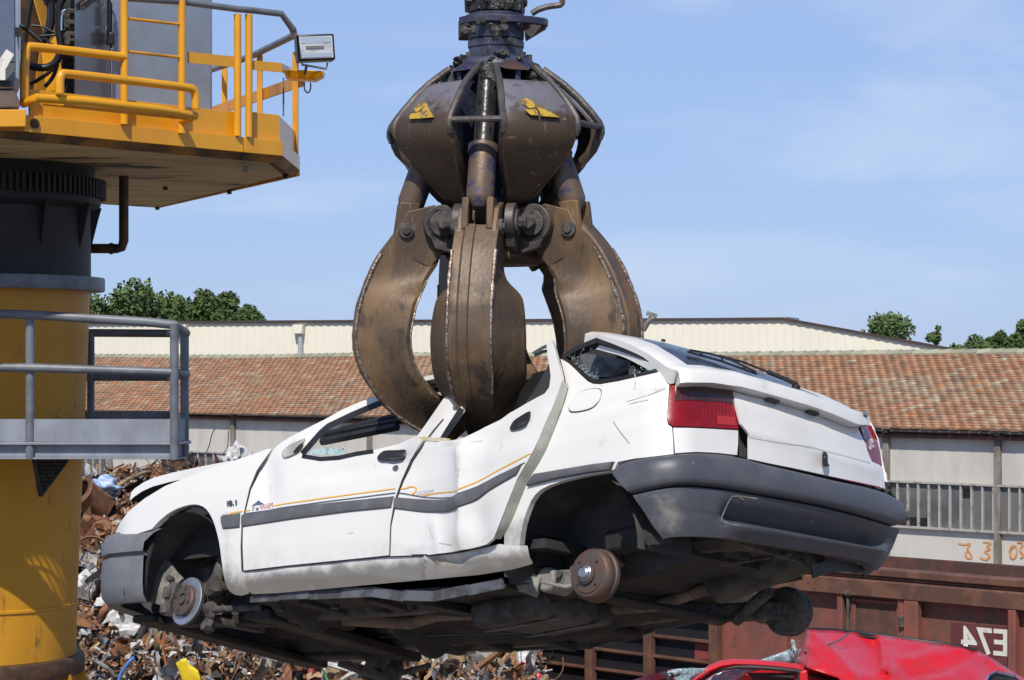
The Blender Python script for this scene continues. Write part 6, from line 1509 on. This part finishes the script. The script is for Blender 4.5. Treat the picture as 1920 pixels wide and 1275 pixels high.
for k, (pts_, r, Y) in enumerate((([(92, 4), (94, 30), (88, 58), (82, 78)], .022, 16.2), ([(97, 6), (98, 40), (90, 68), (80, 80)], .026, 16.15), ([(122, -8), (110, 10), (110, 60), (116, 90), (106, 118), (85, 129), (54, 124)], .030, 16.1), ([(38, 47), (60, 62), (78, 79)], .024, 16.1), ([(118, 100), (100, 130), (75, 148), (56, 158)], .016, 16.2), ([(108, 120), (100, 145), (84, 163)], .016, 16.15), ([(60, 48), (80, 49), (110, 66), (128, 52)], .010, 16.1), ([(60, 70), (90, 66), (115, 66)], .010, 16.1), ([(85, 72), (95, 82), (112, 92)], .010, 16.05), ([(46, 80), (52, 40), (60, -10)], .02, 16.6))):
    m = MB(); m.tube([PU(x, y, Y) for x, y in pts_], r, n=9, smooth=2); m.build('hydraulic_hose', M['hose'], sup, sharp=60)
m = MB(); m.cyl(PU(96, -6, 16.2), PU(98, 8, 16.2), .075, .06, n=16); m.build('hose_gaiter', M['hose'], sup)
m = MB(); m.tube([PU(131, 21, 16.1), PU(122, 22, 16.1), PU(115, 28, 16.1), PU(115, 58, 16.1)], .026, n=12, smooth=2); m.build('chrome_pipe', M['chrome'], sup, sharp=60)
for y in (24, 44, 66, 76):
    m = MB(); m.cyl(PU(126, y, 16.05), PU(137, y, 16.1), .032, n=8); m.build('pipe_union', M['cast'], sup)
# cab at the very left edge
m = MB(); m.prism([PU(-160, 168, 14.9), PU(37, 165, 15.0), PU(37, -80, 15.0), PU(-160, -80, 14.9)], Vector((-.24, .9, 0))); cabb = m.build('operator_cab', M['cab_grey'], sup, bevel=.01)
m = MB(); m.prism([PU(-150, 112, 14.88), PU(27, 115, 14.975), PU(26, -80, 14.975), PU(-150, -80, 14.88)], Vector((0, .01, 0))); m.build('cab_window', M['cab_glass'], cabb)
m = MB(); m.prism([PU(-150, 148, 14.88), PU(27, 150, 14.975), PU(27, 118, 14.975), PU(-150, 115, 14.88)], Vector((0, .01, 0))); m.build('cab_lower_glass', M['cab_dark'], cabb)
m = MB(); m.prism([PU(-12, 128, 14.86), PU(12, 92, 14.86), PU(26, 102, 14.86), PU(6, 138, 14.86)], Vector((0, .004, 0))); m.build('paper_notice', M['text_white'], cabb)
m = MB(); m.prism([PU(-20, 120, 14.85), PU(6, 120, 14.85), PU(10, 126, 14.85), PU(10, 150, 14.85), PU(-20, 150, 14.85)], Vector((0, .004, 0))); m.build('paper_notice', M['text_white'], cabb)
m = MB(); m.bar(PU(28, 60, 14.95), PU(37, 60, 14.95), .05, .06); m.bar(PU(-150, 154, 14.86), PU(25, 158, 14.95), .03, .04); m.build('window_hinge', M['hose'], cabb)
m = MB(); m.prism([PU(-160, 203, 14.95), PU(37, 201, 15.05), PU(38, 192, 15.05), PU(28, 169, 15.0), PU(-160, 167, 14.9)], Vector((-.24, .9, 0))); m.build('cab_sill', M['cab_grey'], cabb, bevel=.008)
m = MB(); m.prism([PU(-160, 240, 14.75), PU(49, 238, 14.85), PU(49, 205, 14.85), PU(-160, 205, 14.75)], Vector((-.26, 1.0, 0))); m.build('cab_support', M['yellow'], sup, bevel=.008)
# dark pipes dropping to the pedestal
m = MB(); m.tube([PU(232, 330, 18.2), PU(232, 452, 18.2), PU(228, 464, 18.2), PU(218, 466, 18.2), PU(155, 466, 18.2)], .042, n=12); m.cyl(PU(206, 466, 18.2), PU(211, 466, 18.2), .052, n=12); m.build('drain_pipe', M['brown_rust'], sup, sharp=60)
m = MB(); m.tube([PU(38, 290, 17.3), PU(37, 425, 17.3), PU(32, 442, 17.3), PU(14, 446, 17.4)], .040, n=12); m.build('drain_pipe', M['brown_rust'], sup, sharp=60)
# ------------------------------------------------------------------ scrap heap
HB = [('rust_a', (.27, .125, .062)), ('rust_b', (.17, .095, .058)), ('rust_c', (.38, .18, .08)), ('dark', (.03, .027, .025)), ('grey', (.33, .31, .28)), ('pale', (.52, .50, .46)), ('tan', (.42, .29, .16)), ('white', (.66, .66, .65))]
HM = [mat('scrap '+n, c, tuple(x*.5 for x in c) if n != 'rust_b' else (.19, .085, .04), scale=6, lo=.42, hi=.62, rough=.62, metal=.15 if n not in ('pale', 'white') else 0, c3=(.15, .07, .035), s3=14, l3=.6, h3=.7, bump=.3, bscale=30) for n, c in HB]
HM.append(mat('scrap steel glint', (.45, .45, .46), (.2, .19, .18), scale=14, rough=.25, rough2=.5, metal=.8, bump=.4, bscale=30))
crest = [(-200, 900), (60, 886), (145, 894), (230, 892), (300, 886), (352, 878), (430, 915), (520, 985), (640, 1075), (760, 1130), (900, 1185), (975, 1212), (1003, 1238), (1020, 1275)]
def zsurf(px, v):
    """v: 0 at the crest (far) .. 1 at the bottom of the view, further towards the yard beyond"""
    Yc = np.interp(px, [600, 900], [35.5, 30.6]); Yf = np.interp(px, [600, 900], [29.8, 26.5])
    Y = Yc+(Yf-Yc)*v; cy = np.interp(px, [c[0] for c in crest], [c[1] for c in crest])
    zc = E+(HY-cy)/F*Yc; zb = E+(HY-1290)/F*Yf
    zf_ = min(zb, zc-.15); k = v if v < 1 else v
    z = zc+(zf_-zc)*k**.9
    return Vector(((px-CX)/F*Y, Y, z))
heap = MB(); rh = random.Random(11)
rows = []
for i in range(34):
    v = -.25+i*.075; row = []
    for px in range(-230, 1060, 18):
        if v < 0:
            p = zsurf(px, 0); p = p+Vector((0, -v*6, v*9))
        else: p = zsurf(px, v)
        p.z += .16*mnoise.noise(p*1.6)+.07*mnoise.noise(p*5)
        if px > 1000: p.z -= (px-1000)*.03
        p.z = max(p.z, .02); row.append(p)
    rows.append(row)
heap.mi = 1; heap.sheet(rows); nf = len(heap.f); heap.m = [rh.choice((1, 3, 3, 1)) for _ in range(nf)]
def rdir(r): return Vector((r.gauss(0, 1), r.gauss(0, 1), r.gauss(0, 1))).normalized()
def ribbon(m, p, L_, w_, r, curl=1.0, n=6):
    d = rdir(r); u = d.orthogonal().normalized(); q = p-d*L_/2; ra, rb = [], []; ax = rdir(r)
    for i in range(n+1):
        ra.append(q+u*w_/2); rb.append(q-u*w_/2); q = q+d*L_/n; R3 = Matrix.Rotation(r.gauss(0, .35)*curl, 3, ax); d = R3 @ d; u = (R3 @ u)
    m.sheet([ra, rb])
def crumple(m, p, s, r, n=4):
    a = rdir(r); b = a.orthogonal().normalized(); nn = a.cross(b); rows = []; sd = r.uniform(0, 90)
    for i in range(n+1):
        row = []
        for j in range(n+1):
            x, y = (i/n-.5)*s, (j/n-.5)*s*r.uniform(.85, 1.1); h = s*.38*mnoise.noise(Vector((x/s*3+sd, y/s*3, sd)))
            row.append(p+a*x+b*y+nn*h)
        rows.append(row)
    m.sheet(rows)
W9 = [0, 0, 0, 1, 1, 1, 2, 2, 2, 3, 3, 4, 4, 5, 6, 6, 6, 8, 8, 7, 5, 1, 3]
for i in range(13500):
    px = rh.uniform(-180, 1010); v = rh.uniform(-.02, 1.1)
    if px > 930 and rh.random() < .4: continue
    p = zsurf(px, max(0, v)); p.z += .16*mnoise.noise(p*1.6)+.07*mnoise.noise(p*5)+abs(rh.gauss(0, .06)); heap.mi = rh.choice(W9); k = rh.random(); s = rh.uniform(.3, 1.0)**1.3*(1.15 if v > .5 else 1.1)+.12
    if k < .46: ribbon(heap, p, .46*s, .04*s, rh, 2.0, 8)
    elif k < .64: crumple(heap, p, .22*s, rh)
    elif k < .80:
        d = rdir(rh); d.z *= .6; a = p-d*.22*s; b = p+d*.22*s; c = p+rdir(rh)*.07*s; heap.tube([a, c, b], .013*s+.004, n=5, smooth=1)
    elif k < .88:
        heap.box(p, (.22*s, .10*s, .05*s), rdir(rh).to_track_quat('X', 'Z').to_matrix())
    elif k < .94:
        d = rdir(rh); heap.lathe(p, [(.07*s, -.03*s), (.09*s, -.03*s), (.09*s, .03*s), (.07*s, .03*s)], d, 12, cap=False)
    else:
        d = rdir(rh); heap.cyl(p-d*.13*s, p+d*.13*s, .04*s, n=10)
for i in range(230):
    px = rh.uniform(-150, 985); v = rh.uniform(.0, 1.05); p = zsurf(px, v); p.z += .16*mnoise.noise(p*1.6)+.16; s = rh.uniform(1.2, 2.3); heap.mi = rh.choice([0, 1, 2, 2, 3, 4, 4, 5, 6, 6, 7, 7]); k = rh.random()
    if k < .4: crumple(heap, p, .32*s, rh, 7)
    elif k < .75: ribbon(heap, p, .6*s, .07*s, rh, 1.5, 10)
    else:
        d = rdir(rh); d.z *= .5; heap.tube([p-d*.4*s, p+rdir(rh)*.12*s, p+d*.4*s], .022*s, n=7, smooth=2)
for i in range(420):
    px = rh.uniform(-150, 1000); v = rh.uniform(.0, 1.05); p = zsurf(px, v); p.z += .16*mnoise.noise(p*1.6)+.1; heap.mi = rh.choice([0, 1, 1, 2, 3, 3, 8]); q = p; pts_ = [q]
    d = rdir(rh)
    for _ in range(6): d = (d+rdir(rh)*.5).normalized(); q = q+d*.16; pts_.append(q)
    heap.tube(pts_, .008, n=4, smooth=1)
L(heap.build('scrap_heap', HM, None, sharp=30, flip='keep', loc=zsurf(400, .6)), 'large heap of mixed rusty scrap metal under the hanging car', 'scrap heap', kind='stuff')

def hp(px, py, lift=.12):
    """a point on the heap seen at a picture place, raised a little off the surface"""
    best = None
    for i in range(140):
        v = i/100; q = zsurf(px, v); e = abs(HY-F*(q.z+.05-E)/q.y-py)
        if best is None or e < best[0]: best = (e, q)
    q = best[1]; return P(px, py, q.y-lift)
def item(name, label, cat, build, mt, px, py, solid=0, sharp=35, bevel=0, group=None, lift=.16, sc=1.0):
    lift += .30
    c = hp(px, py, lift); m = MB(); build(m, c); m.v = [c+(v-c)*sc for v in m.v]
    o = m.build(name, mt, None, loc=c, solid=solid, sharp=sharp, bevel=bevel, flip='keep'); L(o, label, cat, group); return o
def poly_sheet(pts, sag=.05, dy=.0, seed=1, amp=.05, step=9):
    def f(m, c):
        pl = resample(pts, step); p2, fs = fill(pl, step); Y = c.y
        vs = []
        for x, y in p2:
            q = P(x, y, Y+dy*(y-pts[0][1])*.002); h = amp*mnoise.noise(Vector((x*.045+seed, y*.045, seed)))+amp*.6*abs(mnoise.noise(Vector((x*.10, y*.10+seed, 2)))); vs.append(q+Vector((0, -h, h*.5)))
        m.add(vs, fs)
    return f
HW = mat('crumpled white sheet', (.66, .65, .62), (.42, .40, .36), scale=5, lo=.45, hi=.62, rough=.45, c3=(.30, .14, .05), s3=4, l3=.63, h3=.72)
item('crumpled_sheet', 'crumpled white panel with rusty edges in the heap left of the brake disc', 'sheet', poly_sheet([(188, 1172), (214, 1140), (246, 1136), (268, 1142), (266, 1165), (252, 1195), (240, 1216), (228, 1200), (222, 1178), (205, 1166)], seed=3, amp=.10, step=6), HW, 228, 1170, .012)
item('crumpled_sheet', 'pale folded sheet under the front bumper beside the ochre column', 'sheet', poly_sheet([(170, 1148), (182, 1122), (200, 1112), (228, 1118), (236, 1134), (214, 1140), (196, 1156), (180, 1160)], seed=8, amp=.10, step=6), HW, 200, 1135, .012)
item('rusty_plate', 'rust brown bent plate above the crumpled white panel', 'plate', poly_sheet([(178, 1176), (190, 1142), (200, 1126), (228, 1132), (232, 1140), (208, 1142), (196, 1160), (190, 1172)], seed=5, amp=.06, step=7), HM[0], 200, 1150, .014, lift=.24)
item('yellow_sheet', 'bright yellow sheet sticking out at the bottom of the heap', 'sheet', poly_sheet([(330, 1243), (349, 1234), (356, 1246), (372, 1257), (378, 1282), (345, 1285)], seed=2, amp=.03, step=7), mat('yellow scrap sheet', (.80, .60, .02), (.7, .5, .02), scale=4, rough=.45), 352, 1255, .012, lift=.3)
item('blue_hose', 'blue hose end curling up at the bottom of the heap', 'hose', lambda m, c: m.tube([P(222, 1282, c.y), P(226, 1262, c.y), P(236, 1248, c.y), P(246, 1237, c.y), P(250, 1233, c.y+.05)], .022, n=8, smooth=2), mat('blue plastic hose', (.08, .20, .52), rough=.4), 236, 1255, lift=.25)
item('drum_shell', 'open rusty drum lying on its side near the top of the heap', 'drum', lambda m, c: m.lathe(c, [(.13, .24), (.165, .24), (.18, .22), (.165, .2), (.16, -.15), (.02, -.16)], Vector((-.55, -.62, .55)), 26, cap=False), HM[0], 176, 940, solid=.008, lift=.35, sc=1.35)
item('steel_ring', 'thin rusty hoop left of the grey front bumper', 'hoop', lambda m, c: m.lathe(c, [(.17, -.02), (.178, -.02), (.178, .02), (.17, .02), (.17, -.02)], Vector((.3, -.85, .45)), 32, cap=False), HM[0], 172, 1040, lift=.3, sc=1.6)
item('blue_bag', 'crumpled blue plastic bag on the crest of the heap', 'bag', lambda m, c: m.blob(c, .11, 4, 3, 1.0, (1.2, .8, .8)), mat('blue plastic film', (.22, .35, .68), (.5, .58, .72), scale=12, rough=.35), 196, 912, sharp=None, lift=.25, sc=1.6)
item('bent_bracket', 'orange rust angle bracket standing upright below the brake disc', 'bracket', lambda m, c: (m.bar(P(308, 1184, c.y), P(306, 1222, c.y), .05, .03), m.bar(P(306, 1218, c.y), P(314, 1256, c.y), .055, .03), m.bar(P(288, 1196, c.y), P(314, 1212, c.y), .045, .03)), mat('orange rust', (.36, .12, .035), (.2, .08, .04), scale=10, rough=.8), 306, 1215, lift=.35)
item('leaning_plank', 'long tan scrap bar leaning to the right below the car nose', 'bar', lambda m, c: m.bar(P(394, 1250, c.y), P(434, 1202, c.y), .075, .02), HM[6], 412, 1226, lift=.35)
item('grey_bar', 'short pale grey bar leaning left of the orange bracket', 'bar', lambda m, c: m.bar(P(274, 1222, c.y), P(286, 1178, c.y), .05, .02), HM[4], 280, 1200, lift=.32)
item('rusty_beam', 'flat brown steel bar upright at the foot of the heap under the car', 'bar', lambda m, c: m.bar(P(468, 1278, c.y), P(480, 1230, c.y), .055, .02), HM[0], 474, 1255, lift=.35)
item('coil_spring', 'rusty coil spring lying between the hoop and the drum', 'spring', lambda m, c: m.tube([c+Vector((math.cos(t)*.06, t*.012-.15, math.sin(t)*.06)) for t in np.arange(0, 31, .4)], .009, n=6), HM[2], 190, 990, lift=.3, sc=1.6)
item('red_rag', 'dull red crumpled piece at the foot of the heap under the far front hub', 'scrap piece', lambda m, c: [crumple(m, c+Vector((.05*k, 0, .02*k)), .26, random.Random(k), 6) for k in range(4)], mat('dull red scrap', (.30, .06, .05), (.2, .06, .05), scale=8, rough=.7), 592, 1258, .006, lift=.3, sc=1.6)
item('yellow_strap', 'yellow and brown twisted strap at the right end of the heap', 'strap', lambda m, c: m.tube([P(935, 1225, c.y), P(952, 1221, c.y), P(966, 1228, c.y), P(958, 1246, c.y), P(942, 1264, c.y), P(936, 1278, c.y)], .035, n=7, smooth=2), mat('yellow strap', (.50, .33, .05), (.25, .14, .05), scale=9, rough=.6), 950, 1245, lift=.35)
item('red_sack', 'red and white crumpled wrapper beside the yellow strap at the heap end', 'wrapper', lambda m, c: [crumple(m, c+Vector((.03*k, -.02*k, -.05*k)), .2, random.Random(k+9), 6) for k in range(4)], mat('red white film', (.55, .05, .06), (.7, .66, .64), scale=9, lo=.5, hi=.56, rough=.4), 980, 1256, .004, lift=.4, sc=1.6)
item('green_wire', 'bright green plastic wire near the dull red piece', 'wire', lambda m, c: m.tube([P(602, 1252, c.y), P(610, 1262, c.y), P(614, 1280, c.y)], .012, n=6, smooth=1), mat('green wire', (.12, .45, .12), rough=.4), 608, 1264, lift=.4)
item('pale_pipe', 'curved pale strip lying at the heap foot right of the far front hub', 'strip', lambda m, c: m.tube([P(640, 1274, c.y), P(660, 1262, c.y), P(690, 1258, c.y), P(702, 1264, c.y)], .025, n=7, smooth=2), HM[5], 670, 1264, lift=.4)
item('glass_tangle', 'pale tangle of film beside the red piece under the sill', 'tangle', lambda m, c: [crumple(m, c+Vector((.04*k, 0, .03*(k % 2))), .2, random.Random(k+30), 6) for k in range(3)], HM[7], 855, 1248, .004, lift=.35, sc=1.6)
wire = MB()
for k in range(26):
    px = rh.uniform(270, 400); q = zsurf(px, .0); q = P(px, rh.uniform(872, 888), 34.8); d = rdir(rh); wire.tube([q-d*.22+Vector((0, 0, .02)), q+rdir(rh)*.07, q+d*.22], .008, n=4, smooth=1)
L(wire.build('wire_bundle', HM[1], None, loc=P(340, 880, 34.8), flip='keep'), 'tangled bundle of thin rusty wire on top of the heap behind the bonnet', 'wire')
item('torn_film', 'torn pale plastic sheet on the heap behind the bonnet', 'film', lambda m, c: [crumple(m, c+Vector((.05*k, 0, .02*k)), .2, random.Random(k+50), 6) for k in range(3)], HM[7], 430, 858, .003, lift=.0, sc=1.6)

# ------------------------------------------------------------------ the red car on the scrap below right
RY = 13.0
red = empty('red_car', P(1650, 1330, RY), 'crumpled bright red car wreck in the bottom right corner', 'car')
def rp(px, py, Y): return P(px, py, Y)
sheet_o = [(1518, 1181), (1560, 1182.5), (1595, 1186), (1650, 1192), (1700, 1199), (1754, 1207), (1800, 1214), (1833, 1221), (1850, 1229), (1872, 1243), (1895, 1258), (1935, 1282), (1935, 1345), (1640, 1345), (1600, 1300), (1570, 1270), (1530, 1257), (1488, 1245), (1496, 1228), (1504, 1210), (1510, 1192)]
pl = resample(sheet_o, 7); p2, fs = fill(pl, 7)
def redY(x, y):
    y0 = np.interp(x, [1488, 1518, 1833, 1935], [1240, 1181, 1221, 1282])
    Y = 13.3-(y-y0)*.0105
    h = .0
    def ridge(x0, y0_, x1, y1, w_): 
        dx, dy = x1-x0, y1-y0_; t = max(0, min(1, ((x-x0)*dx+(y-y0_)*dy)/(dx*dx+dy*dy))); dd = math.hypot(x-x0-t*dx, y-y0_-t*dy); return math.exp(-(dd/w_)**1.3)
    h += .09*ridge(1518, 1184, 1600, 1262, 16)+.05*ridge(1510, 1200, 1545, 1240, 9)
    h -= .10*ridge(1640, 1212, 1636, 1262, 22); h += .10*ridge(1660, 1206, 1664, 1258, 15)
    h += .06*ridge(1690, 1240, 1800, 1220, 14)-.05*ridge(1700, 1262, 1830, 1240, 16)+.06*ridge(1760, 1275, 1850, 1232, 12)
    h += .05*ridge(1630, 1268, 1660, 1250, 10)+.05*ridge(1860, 1240, 1900, 1275, 10)
    h += .025*mnoise.noise(Vector((x*.03, y*.05, 4)))
    h *= 1.7
    return Y-h
m = MB(); m.add([rp(x, y, redY(x, y)) for x, y in p2], fs); m.build('roof', M['red_paint'], red, solid=.008, sharp=50)
m = MB(); m.tube([rp(x, y-1, redY(x, y)+.02) for x, y in sheet_o[:8]], .012, n=7); m.tube([rp(1540, 1184, 13.35), rp(1700, 1203, 13.32), rp(1800, 1219, 13.30)], .008, n=6); m.build('window_rubber', M['black'], red)
arch_ = [(1280, 1290), (1304, 1268), (1330, 1251), (1350, 1243), (1375, 1239.5), (1417, 1241), (1455, 1244), (1490, 1248), (1530, 1257), (1570, 1268), (1630, 1282)]
A2 = np.array(resample(arch_, 8, False))
m = MB(); rows = []
for k, (dx, dy, dY) in enumerate(((0, 0, .05), (0, -2.5, 0), (1, 1, -.035), (2, 7, -.04), (3, 11, -.02), (3, 12, .05))): rows.append([rp(x+dx, y+dy-2, 12.72+dY+ (x-1280)*.0004) for x, y in A2])
m.sheet(rows); m.build('door_pillar', M['red_paint'], red, sharp=40)
m = MB(); m.tube([rp(x+5, y+11, 12.74) for x, y in A2], .014, n=6); m.tube([rp(1500, 1262, 12.7), rp(1498, 1275, 12.7), rp(1480, 1290, 12.7)], .016, n=6); m.build('window_rubber', M['black'], red)
m = MB(); m.prism([rp(1380, 1258, 12.9), rp(1440, 1252, 12.9), rp(1496, 1260, 12.9), rp(1560, 1275, 12.9), rp(1560, 1330, 12.9), rp(1350, 1330, 12.9)], Vector((0, .02, 0))); m.build('inner_panel', M['red_paint'], red)
m = MB(); m.prism([rp(1400, 1262, 12.8), rp(1490, 1262, 12.8), rp(1488, 1275, 12.8), rp(1420, 1282, 12.8)], Vector((0, .02, 0))); m.build('dark_lining', M['cabin'], red)
m = MB(); m.prism([rp(1500, 1260, 12.66), rp(1516, 1256, 12.66), rp(1516, 1300, 12.66), rp(1500, 1300, 12.66)], Vector((0, .04, 0))); m.build('center_pillar', M['red_paint'], red, bevel=.008)
def gl_sheet(pts, Y, seed, nm='windscreen_glass', mt='glass_pale', amp=.03):
    pl = resample(pts, 6); p2, fs = fill(pl, 6); m = MB(); m.add([rp(x, y, Y-amp*mnoise.noise(Vector((x*.05, y*.05, seed)))) for x, y in p2], fs); return m.build(nm, M[mt], red, solid=.005, sharp=25)
gl_sheet([(1421, 1239), (1469, 1222), (1490, 1214), (1496, 1216), (1492, 1232), (1486, 1243), (1440, 1243)], 13.0, 1)
gl_sheet([(1484, 1198), (1490, 1202), (1494, 1222), (1490, 1243), (1484, 1238), (1487, 1220), (1482, 1205)], 13.1, 2, mt='shard')
gl_sheet([(1316, 1282), (1345, 1262), (1400, 1250), (1440, 1252), (1400, 1262), (1370, 1285)], 12.85, 3)
gl_sheet([(1176, 1278), (1215, 1266), (1255, 1256), (1290, 1253), (1326, 1253), (1310, 1264), (1290, 1285), (1176, 1300)], 12.6, 4, nm='bonnet', mt='red_faded', amp=.05)
gl_sheet([(1240, 1262), (1268, 1254), (1300, 1252.5), (1324, 1254), (1306, 1268), (1280, 1280), (1262, 1272)], 12.56, 6, amp=.04)
m = MB(); sr = random.Random(2)
for k in range(240):
    x = sr.uniform(1262, 1326); y = np.interp(x, [1262, 1326], [1260, 1254])+abs(sr.gauss(0, 6)); s = sr.uniform(1, 3); m.add([rp(x+sr.uniform(-s, s), y+sr.uniform(-s, s), 12.50-sr.random()*.03) for _ in range(3)], [(0, 1, 2)])
m.build('glass_shard', M['shard'], red, flip='keep'); m = MB()
for k in range(160):
    x = sr.uniform(1480, 1500); y = sr.uniform(1200, 1245); s = sr.uniform(1, 3); m.add([rp(x+sr.uniform(-s, s), y+sr.uniform(-s, s), 13.0-sr.random()*.05) for _ in range(3)], [(0, 1, 2)])
m.build('glass_shard', M['shard'], red, flip='keep')
m = MB(); m.tube([rp(1238, 1278, 12.48), rp(1262, 1268, 12.48), rp(1276, 1263, 12.48)], .009, n=6); m.tube([rp(1250, 1280, 12.47), rp(1262, 1262, 12.47), rp(1256, 1262, 12.47)], .007, n=6); m.build('wiper', M['black'], red)
m = MB(); m.tube([rp(1511, 1222, 12.95), rp(1535, 1215, 12.9), rp(1570, 1203, 12.9), rp(1592, 1188, 12.95)], .006, n=6, smooth=1); m.build('aerial', M['badge'], red)
m = MB(); m.prism([rp(1506, 1225, 12.93), rp(1520, 1219, 12.93), rp(1521, 1223, 12.93), rp(1512, 1227, 12.93)], Vector((0, .03, 0))); m.build('aerial_base', M['black'], red)
m = MB(); m.prism([rp(1843, 1290, 12.2), rp(1856, 1268, 12.25), rp(1870, 1261, 12.3), rp(1905, 1270, 12.3), rp(1935, 1290, 12.2)], Vector((0, .02, 0))); m.build('rear_window', M['black'], red)
m = MB(); m.tube([rp(1843, 1290, 12.18), rp(1855, 1267, 12.22), rp(1868, 1259, 12.26), rp(1905, 1268, 12.26)], .007, n=6); m.build('window_trim', M['chrome'], red)
# lower body, standing on the scrap out of view
m = MB(); a = [rp(1300, 1300, 12.6), rp(1935, 1330, 12.1), rp(1935, 1500, 12.1), rp(1250, 1500, 12.6), rp(1190, 1330, 12.5)]
m.prism(a, Vector((.3, 1.2, 0))); m.build('body', M['red_paint'], red, bevel=.06, segs=3)
for px in (1330, 1820):
    m = MB(); c = rp(px, 1480, 12.2); m.lathe(c, [(.14, -.08), (.27, -.09), (.29, -.05), (.29, .05), (.27, .09), (.14, .08)], (.1, -1, 0), 30); w_ = m.build('wheel', M['black'], red); 
m = MB(); rows = []
for i in range(12):
    row = []
    for j in range(22):
        x = 1.2+j*.25; y = 10.6+i*.45; z = 2.55-.55*abs(i-5.2)**1.1*.5-.25*max(0, 6-j)*.3
        row.append(Vector((x, y, max(.02, z+.25*mnoise.noise(Vector((x, y, 3)))))))
    rows.append(row)
m.sheet(rows); m.m = [rh.choice((0, 1, 3, 4)) for _ in m.f]
L(m.build('scrap_mound', HM, None, loc=Vector((3.5, 12.6, 0)), flip='keep'), 'low mound of scrap under the red car', 'scrap heap', kind='stuff')
